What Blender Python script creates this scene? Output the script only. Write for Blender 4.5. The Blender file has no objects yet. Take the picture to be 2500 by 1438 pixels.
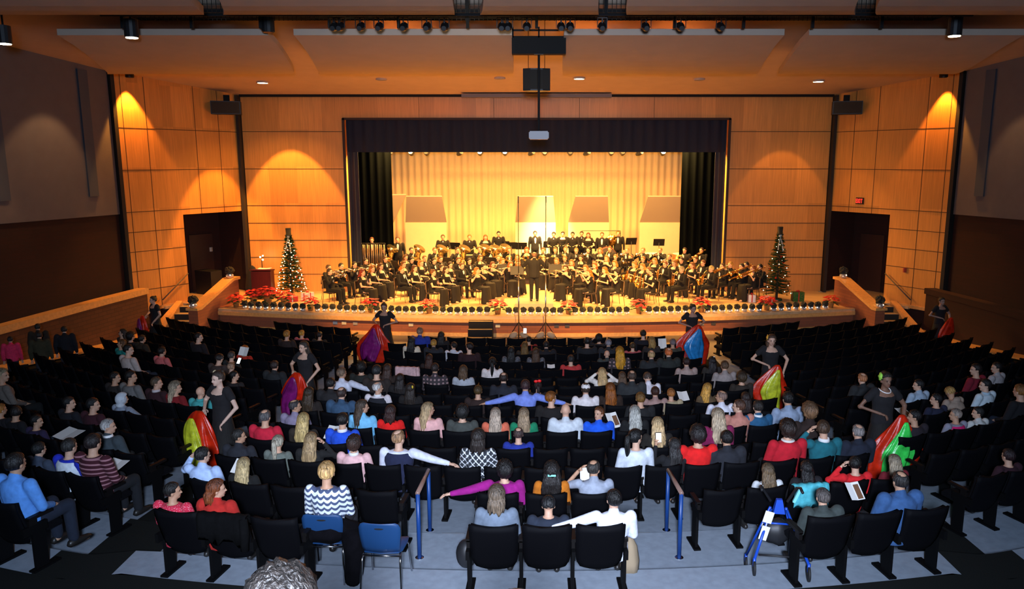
# Auditorium during a winter band concert, seen from the rear of the house.
import bpy, math, random
from mathutils import Vector as V, Matrix
random.seed(7)
PI = math.pi
sc = bpy.context.scene
C = sc.collection

# ------------------------------------------------------------------ camera
cam_d = bpy.data.cameras.new('camera')
cam = bpy.data.objects.new('camera', cam_d)
C.objects.link(cam)
cam.location = (0, 0, 5.7)
cam.rotation_euler = (math.radians(80), 0, 0)
cam_d.sensor_width = 36
cam_d.lens = 1850 / 2500 * 36
cam_d.shift_x = -60 / 2500
cam_d.clip_end = 200
sc.camera = cam
# ------------------------------------------------------------------ world
w = bpy.data.worlds.new('world')
sc.world = w
w.use_nodes = True
w.node_tree.nodes['Background'].inputs[0].default_value = (.5, .6, 1, 1)
w.node_tree.nodes['Background'].inputs[1].default_value = 0.003
# ------------------------------------------------------------------ exposure
sc.view_settings.view_transform = 'Standard'
sc.view_settings.look = 'None'
sc.view_settings.gamma = 1
sc.view_settings.exposure = 1.7
sc.view_settings.use_curve_mapping = False
try:
    sc.cycles.use_denoising = True
    sc.cycles.max_bounces = 5
    sc.cycles.diffuse_bounces = 3
    sc.cycles.sample_clamp_indirect = 4
except Exception:
    pass

def aim(o, p):
    d = V(p) - o.location
    o.rotation_euler = d.to_track_quat('-Z', 'Y').to_euler()

def light(kind, name, loc, power, col, target=None, **kw):
    d = bpy.data.lights.new(name, kind)
    d.energy = power
    d.color = col
    for k, v in kw.items():
        setattr(d, k, v)
    o = bpy.data.objects.new(name, d)
    o.location = loc
    if target: aim(o, target)
    C.objects.link(o)
    return o
WARM = (1, .50, .13); AMB = (1, .33, .05); COOL = (.55, .72, 1)
# camera flash / control booth light at the rear of the house
light('AREA', 'booth_light', (0, -.9, 6.15), 350, COOL, (0, 11, 1.6), size=.5)
light('SPOT', 'flash_fill_spot', (0, -1.0, 6.1), 1600, (.80, .84, 1), (0, 17, .9), spot_size=1.15, spot_blend=1.0, shadow_soft_size=.25)  # added fill spot, lifts the middle rows where the flash falls off
# stage electrics, above and inside the proscenium
for x in (-5.6, -2.8, 0, 2.8, 5.6):
    light('AREA', 'stage_electric', (x, 30.75, 6.75), 300, WARM, (x * .9, 29.6, 1), size=1.2)
    light('AREA', 'stage_electric', (x, 32.6, 6.6), 40, (1, .50, .15), (x * .9, 33, 1), size=1.2)
# cyclorama wash
for x in (-5, -1.7, 1.7, 5):
    light('AREA', 'cyclorama_wash', (x, 34.4, 6.9), 9, (1, .60, .20), (x, 36.9, 3.5), size=1.0)
light('SPOT', 'stage_special', (.6, 31.0, 6.6), 6500, (1, .60, .22), (.45, 35.2, 1.9), spot_size=.50, spot_blend=.9, shadow_soft_size=.1)
# front of house spots from the catwalk
for x, tx in ((-6, -5), (-3, -2), (1.3, .6), (3, 2), (6, 4.5)):
    light('SPOT', 'front_of_house_spot', (x, 16.2, 8.3), 3000, WARM, (tx, 27.6, 1.0), spot_size=.55, spot_blend=.6, shadow_soft_size=.1)
light('SPOT', 'front_of_house_spot', (-6.5, 16.2, 8.3), 1500, WARM, (-8.8, 28.6, 1.4), spot_size=.30, spot_blend=.7, shadow_soft_size=.1)
# added spots without fixtures that rim the heads of the audience with amber
for x in (-3.4, 1.3, 3.6):
    light('SPOT', 'added_rim_spot', (x, 20.2, 8.3), 900, (1, .36, .08), (x * .9, 12.5, 1), spot_size=1.1, spot_blend=.8, shadow_soft_size=.2)
# ------------------------------------------------------------------ materials
MATS = {}
def mat(name, col=(.5, .5, .5), rough=.6, metal=0, emit=None, estr=0, noise=0, nscale=20, nstretch=(1, 1, 1), objcol=False, bump=0, spec=None, alpha=None, trans=0, coat=0, roots=False):
    if name in MATS: return MATS[name]
    m = bpy.data.materials.new(name); m.use_nodes = True
    nt = m.node_tree; N = nt.nodes; L = nt.links
    b = N['Principled BSDF']
    b.inputs['Roughness'].default_value = rough
    b.inputs['Metallic'].default_value = metal
    if spec is not None: b.inputs['Specular IOR Level'].default_value = spec
    if trans: b.inputs['Transmission Weight'].default_value = trans
    if coat: b.inputs['Coat Weight'].default_value = coat
    src = None
    if objcol:
        oi = N.new('ShaderNodeObjectInfo'); src = oi.outputs['Color']
    b.inputs['Base Color'].default_value = (*col, 1)
    if noise:
        tc = N.new('ShaderNodeTexCoord'); mp = N.new('ShaderNodeMapping'); nz = N.new('ShaderNodeTexNoise')
        L.new(tc.outputs['Object'], mp.inputs[0]); mp.inputs['Scale'].default_value = nstretch
        L.new(mp.outputs[0], nz.inputs['Vector']); nz.inputs['Scale'].default_value = nscale; nz.inputs['Detail'].default_value = 3
        mr = N.new('ShaderNodeMapRange'); L.new(nz.outputs[0], mr.inputs[0])
        mr.inputs[1].default_value = .3; mr.inputs[2].default_value = .7
        mr.inputs[3].default_value = 1 - noise; mr.inputs[4].default_value = 1 + noise
        vm = N.new('ShaderNodeVectorMath'); vm.operation = 'SCALE'
        if src: L.new(src, vm.inputs[0])
        else: vm.inputs[0].default_value = col
        L.new(mr.outputs[0], vm.inputs['Scale']); src = vm.outputs[0]
        if roots:   # hair grows darker towards the crown
            sz = N.new('ShaderNodeSeparateXYZ'); L.new(tc.outputs['Object'], sz.inputs[0])
            rr = N.new('ShaderNodeMapRange'); L.new(sz.outputs[2], rr.inputs[0])
            rr.inputs[1].default_value = .02; rr.inputs[2].default_value = .11; rr.inputs[3].default_value = 1.0; rr.inputs[4].default_value = .45
            v2 = N.new('ShaderNodeVectorMath'); v2.operation = 'SCALE'; L.new(src, v2.inputs[0]); L.new(rr.outputs[0], v2.inputs['Scale']); src = v2.outputs[0]
        if bump:
            bp = N.new('ShaderNodeBump'); bp.inputs['Strength'].default_value = bump; bp.inputs['Distance'].default_value = .02
            L.new(nz.outputs[0], bp.inputs['Height']); L.new(bp.outputs[0], b.inputs['Normal'])
    if src: L.new(src, b.inputs['Base Color'])
    if emit:
        b.inputs['Emission Color'].default_value = (*emit, 1); b.inputs['Emission Strength'].default_value = estr
    MATS[name] = m
    return m

def lin(h):
    c = [int(h[i:i + 2], 16) / 255 for i in (0, 2, 4)]
    return tuple(x / 12.92 if x <= .04045 else ((x + .055) / 1.055) ** 2.4 for x in c)

def brick_mat(name, c1, c2, mortar, scale=1.0, bw=.4, rh=.12):
    if name in MATS: return MATS[name]
    m = mat(name, c1, .85)
    N = m.node_tree.nodes; L = m.node_tree.links; b = N['Principled BSDF']
    tc = N.new('ShaderNodeTexCoord'); sp = N.new('ShaderNodeSeparateXYZ'); cb = N.new('ShaderNodeCombineXYZ')
    L.new(tc.outputs['Object'], sp.inputs[0])
    ad = N.new('ShaderNodeMath'); ad.operation = 'ADD'
    L.new(sp.outputs[0], ad.inputs[0]); L.new(sp.outputs[1], ad.inputs[1])
    L.new(ad.outputs[0], cb.inputs[0]); L.new(sp.outputs[2], cb.inputs[1])
    br = N.new('ShaderNodeTexBrick'); L.new(cb.outputs[0], br.inputs['Vector'])
    br.inputs['Color1'].default_value = (*c1, 1); br.inputs['Color2'].default_value = (*c2, 1); br.inputs['Mortar'].default_value = (*mortar, 1)
    br.inputs['Scale'].default_value = scale; br.inputs['Brick Width'].default_value = bw; br.inputs['Row Height'].default_value = rh; br.inputs['Mortar Size'].default_value = .008
    L.new(br.outputs['Color'], b.inputs['Base Color'])
    return m

def wood_mat(name, c, var=.25, panel=True):
    """maple veneer: fine vertical grain and broad panels of slightly different tone"""
    m = mat(name, c, .45, noise=var * .5, nscale=3, nstretch=(14, 14, .35))
    if panel:
        N = m.node_tree.nodes; L = m.node_tree.links; b = N['Principled BSDF']
        tc = N.new('ShaderNodeTexCoord'); sp = N.new('ShaderNodeSeparateXYZ'); L.new(tc.outputs['Object'], sp.inputs[0])
        ad = N.new('ShaderNodeMath'); ad.operation = 'ADD'; L.new(sp.outputs[0], ad.inputs[0]); L.new(sp.outputs[1], ad.inputs[1])
        mu = N.new('ShaderNodeMath'); mu.operation = 'MULTIPLY'; L.new(ad.outputs[0], mu.inputs[0]); mu.inputs[1].default_value = 1.9
        fl = N.new('ShaderNodeMath'); fl.operation = 'FLOOR'; L.new(mu.outputs[0], fl.inputs[0])
        mz = N.new('ShaderNodeMath'); mz.operation = 'MULTIPLY'; L.new(sp.outputs[2], mz.inputs[0]); mz.inputs[1].default_value = .73
        fz = N.new('ShaderNodeMath'); fz.operation = 'FLOOR'; L.new(mz.outputs[0], fz.inputs[0])
        cb = N.new('ShaderNodeCombineXYZ'); L.new(fl.outputs[0], cb.inputs[0]); L.new(fz.outputs[0], cb.inputs[1])
        wn = N.new('ShaderNodeTexWhiteNoise'); L.new(cb.outputs[0], wn.inputs['Vector'])
        mr = N.new('ShaderNodeMapRange'); L.new(wn.outputs['Value'], mr.inputs[0]); mr.inputs[3].default_value = 1 - var * .5; mr.inputs[4].default_value = 1 + var * .5
        vm = N.new('ShaderNodeVectorMath'); vm.operation = 'SCALE'
        old = b.inputs['Base Color'].links[0].from_socket
        L.new(old, vm.inputs[0]); L.new(mr.outputs[0], vm.inputs['Scale']); L.new(vm.outputs[0], b.inputs['Base Color'])
    return m

def pattern_mat(name, kind, c1, c2):
    """knitted / printed cloth patterns in object space"""
    m = mat(name, c1, .9)
    N = m.node_tree.nodes; L = m.node_tree.links; b = N['Principled BSDF']
    tc = N.new('ShaderNodeTexCoord'); sp = N.new('ShaderNodeSeparateXYZ'); L.new(tc.outputs['Object'], sp.inputs[0])
    def M(op, a, bb=None):
        n = N.new('ShaderNodeMath'); n.operation = op
        for i, q in enumerate((a, bb)):
            if q is None: continue
            if isinstance(q, (int, float)): n.inputs[i].default_value = q
            else: L.new(q, n.inputs[i])
        return n.outputs[0]
    X, Y, Z = sp.outputs
    if kind == 'damask':
        a = M('SINE', M('MULTIPLY', X, 78)); c = M('SINE', M('MULTIPLY', Z, 66))
        d = M('ABSOLUTE', M('ADD', a, c)); f = M('SINE', M('MULTIPLY', M('ADD', X, Z), 130))
        v = M('LESS_THAN', M('ADD', d, M('MULTIPLY', f, .35)), .42)
    elif kind == 'nordic':
        z = M('ADD', M('MULTIPLY', Z, 95), M('MULTIPLY', M('ABSOLUTE', M('SINE', M('MULTIPLY', X, 42))), 2.6))
        v = M('GREATER_THAN', M('SINE', z), .1)
    elif kind == 'plaid':
        v = M('GREATER_THAN', M('ADD', M('SINE', M('MULTIPLY', X, 75)), M('SINE', M('MULTIPLY', Z, 75))), .9)
    elif kind == 'stripe':
        v = M('GREATER_THAN', M('SINE', M('MULTIPLY', Z, 110)), .5)
    else:
        wn = N.new('ShaderNodeTexVoronoi'); L.new(tc.outputs['Object'], wn.inputs['Vector']); wn.inputs['Scale'].default_value = 60
        v = M('LESS_THAN', wn.outputs['Distance'], .28)
    mx = N.new('ShaderNodeMix'); mx.data_type = 'RGBA'
    mx.inputs[6].default_value = (*c1, 1); mx.inputs[7].default_value = (*c2, 1)
    L.new(v, mx.inputs[0]); L.new(mx.outputs[2], b.inputs['Base Color'])
    return m

BLACK = mat('black_plastic', (.012, .012, .014), .5)
CHROME = mat('chrome', (.7, .7, .72), .18, 1)
SEATFAB = mat('seat_fabric', (.0035, .0035, .005), .95, noise=.3, nscale=60, spec=.1)
SEATSHELL = mat('seat_shell', (.0028, .0028, .004), .7, spec=.08)
SEATARM = mat('seat_armrest', (.006, .005, .005), .5, spec=.2)
SEATIRON = mat('seat_iron', (.003, .003, .0035), .7, spec=.1)
MAPLE = wood_mat('maple_veneer', (.66, .29, .065))
MAPLE_TRIM = mat('maple_trim', (.72, .38, .12), .4, noise=.12, nscale=4, nstretch=(3, 3, 3))
STAGEWOOD = mat('stage_floor_boards', (.62, .42, .22), .35, noise=.2, nscale=2.2, nstretch=(.6, 9, 1))
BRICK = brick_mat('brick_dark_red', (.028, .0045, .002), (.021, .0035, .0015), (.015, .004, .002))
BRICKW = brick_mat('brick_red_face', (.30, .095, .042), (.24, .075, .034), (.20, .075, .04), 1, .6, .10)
GREY = mat('painted_grey', (.125, .112, .112), .85, noise=.05, nscale=3)
CEIL = mat('painted_ceiling', (.52, .40, .30), .8, noise=.04, nscale=2)
CLOUD = mat('painted_cloud', (.56, .43, .34), .75, noise=.04, nscale=2)
BLUESLOT = mat('blue_grey_slot', (.05, .07, .10), .7)
CONCRETE = mat('sealed_concrete', (.29, .34, .41), .6, noise=.10, nscale=9)
CARPET = mat('aisle_carpet', (.016, .017, .016), 1.0, spec=.05, noise=.25, nscale=120)
FRONTFLOOR = mat('front_floor', (.30, .25, .17), .8, noise=.15, nscale=40)
DARK = mat('near_black', (.006, .006, .007), .9)
CURT = mat('navy_curtain', (.0025, .0035, .004), 1.0, spec=.02, noise=.2, nscale=6, nstretch=(6, 6, .2))
CYC = mat('cream_curtain', (.80, .57, .27), .9, noise=.06, nscale=5, nstretch=(8, 1, .15))
SHELL = mat('shell_panel', (.70, .54, .29), .6, noise=.03, nscale=3)
SKIN = mat('skin', (.6, .36, .25), .6, objcol=True, noise=.08, nscale=30)
HAIR = mat('hair', (.1, .06, .03), .5, objcol=True, noise=.70, nscale=12, nstretch=(6, 6, .5), bump=.9, roots=True)
CLOTH = mat('cloth', (.1, .1, .1), .92, objcol=True, noise=.14, nscale=16, bump=.25)
LIPS = mat('lips', (.30, .08, .06), .5)
EYE = mat('eye', (.015, .01, .01), .3)
TUX = mat('tuxedo_black', (.006, .0055, .005), .8)
PALEBRASS = mat('pale_brass', (.95, .78, .42), .24, 1)
GOWN = mat('gown_black', (.007, .006, .0055), .85, noise=.3, nscale=12, nstretch=(3, 3, .5), bump=.4)
WHITE = mat('white_cloth', (.80, .78, .74), .8)
BRASS = mat('brass', (.85, .52, .16), .22, 1)
SILVER = mat('silver_plate', (.85, .80, .70), .22, 1)
PAPER = mat('paper', (.78, .77, .74), .8)
SILKRED = mat('red_silk', (.62, .022, .004), .35, noise=.35, nscale=7, bump=.6)
SILKYEL = mat('yellow_silk', (.55, .60, .03), .3, noise=.35, nscale=9, bump=.6)
SILKBLU = mat('blue_silk', (.02, .22, .55), .3, noise=.3, nscale=9, bump=.6)
SILKGRN = mat('green_silk', (.05, .75, .10), .3, noise=.3, nscale=9, bump=.6)
SILKPUR = mat('purple_silk', (.20, .01, .14), .35, noise=.3, nscale=9, bump=.6)
SPOTTED = mat('black_fluffy_tinsel', (.012, .014, .012), .7, noise=.5, nscale=50, bump=1)
GLASSG = mat('clear_glass_bowl', (.8, .8, .8), .05, spec=.8, metal=.6)
BULB = mat('warm_bulb', (1, .9, .7), .5, emit=(1, .80, .42), estr=14)
BULBC = mat('cool_bulb', (1, 1, 1), .5, emit=(.9, .95, 1), estr=9)
PETAL = mat('poinsettia_petal', (.62, .02, .02), .6, noise=.3, nscale=25)
LEAF = mat('dark_green_leaf', (.02, .06, .015), .6, noise=.3, nscale=25)
FIR = mat('fir_needles', (.018, .055, .012), .7, noise=.4, nscale=30)
BLUEMETAL = mat('blue_painted_steel', (.008, .05, .22), .4)
BLUEPL = mat('navy_plastic', (.010, .05, .15), .45)
LAMPON = mat('lit_lamp', (1, .9, .7), .5, emit=(1, .80, .45), estr=12)

# ------------------------------------------------------------------ mesh helper
class MB:
    def __init__(s): s.v = []; s.f = []; s.m = []; s.cm = 0
    def add(s, vs, fs):
        o = len(s.v); s.v += [tuple(v) for v in vs]
        for f in fs: s.f.append(tuple(i + o for i in f)); s.m.append(s.cm)
        return s
    def box(s, c, d, rz=0, rx=0, ry=0, taper=1):
        M = Matrix.Rotation(rz, 3, 'Z') @ Matrix.Rotation(ry, 3, 'Y') @ Matrix.Rotation(rx, 3, 'X')
        vs = []
        for z in (-.5, .5):
            t = taper if z > 0 else 1
            for x, y in ((-.5, -.5), (.5, -.5), (.5, .5), (-.5, .5)):
                vs.append(V(c) + M @ V((x * d[0] * t, y * d[1] * t, z * d[2])))
        return s.add(vs, [(3, 2, 1, 0), (4, 5, 6, 7), (0, 1, 5, 4), (1, 2, 6, 5), (2, 3, 7, 6), (3, 0, 4, 7)])
    def loft(s, rings, cap=True):
        n = len(rings[0]); vs = [p for r in rings for p in r]; fs = []
        for k in range(len(rings) - 1):
            for i in range(n):
                j = (i + 1) % n
                fs.append((k * n + i, k * n + j, (k + 1) * n + j, (k + 1) * n + i))
        if cap: fs.append(tuple(range(n))[::-1]); fs.append(tuple((len(rings) - 1) * n + i for i in range(n)))
        return s.add(vs, fs)
    def tube(s, pts, r, n=8, cap=True, flat=1):
        pts = [V(p) for p in pts]
        if not isinstance(r, (list, tuple)): r = [r] * len(pts)
        rings = []; up = None
        for i, p in enumerate(pts):
            a = pts[max(i - 1, 0)]; b = pts[min(i + 1, len(pts) - 1)]
            t = (b - a).normalized() if (b - a).length > 1e-9 else V((0, 0, 1))
            if up is None: up = V((0, 0, 1)) if abs(t.z) < .9 else V((0, 1, 0))
            x = t.cross(up).normalized(); y = x.cross(t).normalized(); up = y
            rings.append([p + (x * math.cos(q * 2 * PI / n) + y * math.sin(q * 2 * PI / n) * flat) * r[i] for q in range(n)])
        return s.loft(rings, cap)
    def limb(s, pts, r, n=10):
        s.tube(pts, r, n)
        for p, q in zip(pts, r): s.ell(p, (q, q, q), 8, 6)
        return s
    def ell(s, c, r, nu=12, nv=8, M=None, fn=None):
        c = V(c); vs = []; fs = []
        def P(d):
            k = fn(d) if fn else 1
            p = V((d.x * r[0] * k, d.y * r[1] * k, d.z * r[2] * k))
            return c + (M @ p if M else p)
        vs.append(P(V((0, 0, -1))))
        for j in range(1, nv):
            t = -PI / 2 + PI * j / nv
            for i in range(nu):
                a = 2 * PI * i / nu
                vs.append(P(V((math.cos(a) * math.cos(t), math.sin(a) * math.cos(t), math.sin(t)))))
        vs.append(P(V((0, 0, 1)))); L = len(vs) - 1
        for i in range(nu):
            j = (i + 1) % nu
            fs.append((0, 1 + j, 1 + i))
            for k in range(nv - 2):
                a = 1 + k * nu
                fs.append((a + i, a + j, a + nu + j, a + nu + i))
            a = 1 + (nv - 2) * nu
            fs.append((a + i, a + j, L))
        return s.add(vs, fs)
    def lathe(s, prof, n=16, c=(0, 0, 0), M=None, fn=None):
        rings = []
        for k, (r, z) in enumerate(prof):
            ring = []
            for i in range(n):
                a = 2 * PI * i / n
                rr = r * (fn(a, k) if fn else 1)
                p = V((rr * math.cos(a), rr * math.sin(a), z))
                ring.append(V(c) + (M @ p if M else p))
            rings.append(ring)
        return s.loft(rings)
    def prism(s, poly, z0, z1):
        n = len(poly)
        vs = [(x, y, z0) for x, y in poly] + [(x, y, z1) for x, y in poly]
        fs = [tuple(range(n))[::-1], tuple(range(n, 2 * n))]
        for i in range(n):
            j = (i + 1) % n; fs.append((i, j, n + j, n + i))
        return s.add(vs, fs)
    def mesh(s, name, mats, smooth=False):
        me = bpy.data.meshes.new(name)
        me.from_pydata(s.v, [], s.f)
        for m in (mats if isinstance(mats, (list, tuple)) else [mats]): me.materials.append(m)
        me.polygons.foreach_set('material_index', s.m)
        if smooth: me.polygons.foreach_set('use_smooth', [True] * len(me.polygons))
        me.update()
        return me

def ob(name, me, parent=None, loc=(0, 0, 0), rz=0, col=None):
    o = bpy.data.objects.new(name, me)
    C.objects.link(o)
    o.location = loc
    if rz: o.rotation_euler = (0, 0, rz)
    if parent: o.parent = parent
    if col: o.color = (*col, 1)
    return o
def tag(o, label, cat, group=None, kind=None):
    o['label'] = label; o['category'] = cat
    if group: o['group'] = group
    if kind: o['kind'] = kind
    return o
def empty(name, loc, rz, label, cat, group=None):
    o = ob(name, None, None, loc, rz); o.empty_display_size = .1
    return tag(o, label, cat, group)
def struct(name, mb, mats, smooth=False):
    o = ob(name, mb.mesh(name, mats, smooth)); o['kind'] = 'structure'
    return o
def one(name, mb, mats, label, cat, loc=(0, 0, 0), rz=0, group=None, smooth=False):
    return tag(ob(name, mb.mesh(name, mats, smooth), None, loc, rz), label, cat, group)
def copy_tree(o, parent=None):
    c = o.copy(); C.objects.link(c)
    if parent: c.parent = parent; c.matrix_parent_inverse = o.matrix_parent_inverse.copy()
    for ch in KIDS.get(o.name, []): copy_tree(ch, c)
    return c
KIDS = {}
def kid(name, me, parent, loc=(0, 0, 0), rz=0, col=None):
    o = ob(name, me, parent, loc, rz, col)
    KIDS.setdefault(parent.name, []).append(o)
    return o
ORD = ['first', 'second', 'third', 'fourth', 'fifth', 'sixth', 'seventh', 'eighth', 'ninth', 'tenth', 'eleventh', 'twelfth', 'thirteenth', 'fourteenth', 'fifteenth', 'sixteenth', 'seventeenth', 'eighteenth', 'nineteenth', 'twentieth'] + ['%dth' % i if i % 10 not in (1, 2, 3) else '%d%s' % (i, {1: 'st', 2: 'nd', 3: 'rd'}[i % 10]) for i in range(21, 120)]
# seat x positions per block and row (metres from the house centre line)
SEATX = {
 ('C', 0): [-3.36,-2.8,-2.24,-1.68,-1.12,-0.56,0.0,0.56,1.12,1.68,2.24,2.8,3.36],
 ('C', 1): [-3.77,-3.21,-2.65,-2.09,-1.53,-0.97,-0.41,0.15,0.71,1.27,1.83,2.39,2.95,3.51],
 ('C', 2): [-3.71,-3.15,-2.59,-2.03,-1.47,-0.91,-0.35,0.21,0.77,1.33,1.89,2.45,3.01,3.57],
 ('C', 3): [-3.44,-2.88,-2.32,-1.76,-1.2,-0.64,-0.08,0.48,1.04,1.6,2.16,2.72,3.28,3.84],
 ('C', 4): [-4.14,-3.58,-3.02,-2.46,-1.9,-1.34,-0.78,-0.22,0.34,0.9,1.46,2.02,2.58,3.14,3.7],
 ('C', 5): [-3.81,-3.25,-2.69,-2.13,-1.57,-1.01,-0.45,0.11,0.67,1.23,1.79,2.35,2.91,3.47,4.03],
 ('C', 6): [-3.79,-3.23,-2.67,-2.1,-1.54,-0.98,-0.42,0.14,0.7,1.26,1.82,2.38,2.94,3.5,4.06],
 ('C', 7): [-4.38,-3.82,-3.26,-2.7,-2.14,-1.58,-1.02,-0.46,0.1,0.66,1.22,1.78,2.34,2.9,3.46,4.02],
 ('C', 8): [-4.06,-3.5,-2.94,-2.38,-1.82,-1.26,-0.7,-0.14,0.42,0.98,1.54,2.1,2.66,3.22,3.78,4.34],
 ('C', 9): [-4.15,-3.59,-3.03,-2.47,-1.91,-1.35,-0.79,-0.23,0.33,0.89,1.45,2.01,2.57,3.13,3.69,4.25],
 ('C', 10): [-4.63,-4.07,-3.51,-2.95,-2.39,-1.83,-1.27,-0.71,-0.15,0.41,0.97,1.53,2.09,2.65,3.21,3.77,4.33],
 ('C', 11): [-4.27,-3.71,-3.15,-2.59,-2.03,-1.47,-0.91,-0.35,0.21,0.77,1.33,1.89,2.45,3.01,3.57,4.13,4.69],
 ('C', 12): [-4.39,-3.83,-3.27,-2.71,-2.15,-1.59,-1.03,-0.47,0.09,0.65,1.21,1.77,2.33,2.89,3.45,4.01,4.57],
 ('C', 13): [-4.24,-3.68,-3.12,-2.56,-2.0,-0.48,0.12,0.7,2.35,2.91,3.47,4.03,4.6],
 ('C', 14): [-3.92,-3.36,-2.8,-0.45,0.11,0.67,3.16,3.72,4.28],
 ('L', 0): [-5.52,-6.06,-6.59,-7.12,-7.63,-8.14,-8.64,-9.13,-9.61,-10.08],
 ('L', 1): [-5.56,-6.1,-6.63,-7.15,-7.67,-8.17,-8.67,-9.16,-9.64,-10.11,-10.57,-11.02,-11.47],
 ('L', 2): [-5.59,-6.13,-6.66,-7.19,-7.7,-8.21,-8.7,-9.19,-9.67,-10.14,-10.6,-11.05,-11.5],
 ('L', 3): [-5.63,-6.17,-6.7,-7.22,-7.74,-8.24,-8.74,-9.22,-9.7,-10.17,-10.63,-11.08,-11.52],
 ('L', 4): [-5.66,-6.2,-6.73,-7.25,-7.77,-8.27,-8.77,-9.25,-9.73,-10.2,-10.66,-11.11,-11.55],
 ('L', 5): [-5.7,-6.24,-6.77,-7.29,-7.8,-8.31,-8.8,-9.29,-9.76,-10.23,-10.69,-11.14,-11.58],
 ('L', 6): [-5.73,-6.27,-6.8,-7.32,-7.83,-8.34,-8.83,-9.32,-9.79,-10.26,-10.72,-11.17,-11.61],
 ('L', 7): [-5.77,-6.3,-6.83,-7.36,-7.87,-8.37,-8.87,-9.35,-9.82,-10.29,-10.75,-11.2,-11.64],
 ('L', 8): [-5.81,-6.34,-6.87,-7.39,-7.9,-8.41,-8.9,-9.39,-9.86,-10.33,-10.78,-11.23,-11.67],
 ('L', 9): [-5.84,-6.38,-6.91,-7.43,-7.94,-8.44,-8.93,-9.42,-9.89,-10.36,-10.81,-11.26,-11.7],
 ('L', 10): [-5.88,-6.41,-6.94,-7.46,-7.97,-8.47,-8.96,-9.45,-9.92,-10.39,-10.84,-11.29,-11.73],
 ('L', 11): [-5.91,-6.45,-6.97,-7.49,-8.0,-8.5,-8.99,-9.47,-9.95,-10.41,-10.87,-11.31,-11.75],
 ('L', 12): [-5.95,-6.48,-7.01,-7.53,-8.04,-8.54,-9.03,-9.51,-9.98,-10.45,-10.9,-11.35,-11.78],
 ('L', 13): [-5.98,-6.52,-7.04,-7.56,-8.07,-8.57,-9.06,-9.54,-10.01,-10.47,-10.93,-11.37,-11.81],
 ('L', 14): [-6.02,-6.55,-7.08,-7.59,-8.11,-8.61,-9.1,-9.57,-10.04,-10.51,-10.96,-11.4,-11.84],
 ('R', 0): [5.52,6.06,6.59,7.12,7.63,8.14,8.64,9.13,9.61,10.08],
 ('R', 1): [5.56,6.1,6.63,7.15,7.67,8.17,8.67,9.16,9.64,10.11,10.57,11.02,11.47],
 ('R', 2): [5.59,6.13,6.66,7.19,7.7,8.21,8.7,9.19,9.67,10.14,10.6,11.05,11.5],
 ('R', 3): [5.63,6.17,6.7,7.22,7.74,8.24,8.74,9.22,9.7,10.17,10.63,11.08,11.52],
 ('R', 4): [5.66,6.2,6.73,7.25,7.77,8.27,8.77,9.25,9.73,10.2,10.66,11.11,11.55],
 ('R', 5): [5.7,6.24,6.77,7.29,7.8,8.31,8.8,9.29,9.76,10.23,10.69,11.14,11.58],
 ('R', 6): [5.73,6.27,6.8,7.32,7.83,8.34,8.83,9.32,9.79,10.26,10.72,11.17,11.61],
 ('R', 7): [5.77,6.3,6.83,7.36,7.87,8.37,8.87,9.35,9.82,10.29,10.75,11.2,11.64],
 ('R', 8): [5.81,6.34,6.87,7.39,7.9,8.41,8.9,9.39,9.86,10.33,10.78,11.23,11.67],
 ('R', 9): [5.84,6.38,6.91,7.43,7.94,8.44,8.93,9.42,9.89,10.36,10.81,11.26,11.7],
 ('R', 10): [5.88,6.41,6.94,7.46,7.97,8.47,8.96,9.45,9.92,10.39,10.84,11.29,11.73],
 ('R', 11): [5.91,6.45,6.97,7.49,8.0,8.5,8.99,9.47,9.95,10.41,10.87,11.31,11.75],
 ('R', 12): [5.95,6.48,7.01,7.53,8.04,8.54,9.03,9.51,9.98,10.45,10.9,11.35,11.78],
 ('R', 13): [5.98,6.52,7.04,7.56,8.07,8.57,9.06,9.54,10.01,10.47,10.93,11.37,11.81],
 ('R', 14): [6.02,6.55,7.08,7.59,8.11,8.61,9.1,9.57,10.04,10.51,10.96,11.4,11.84],
}
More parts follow.
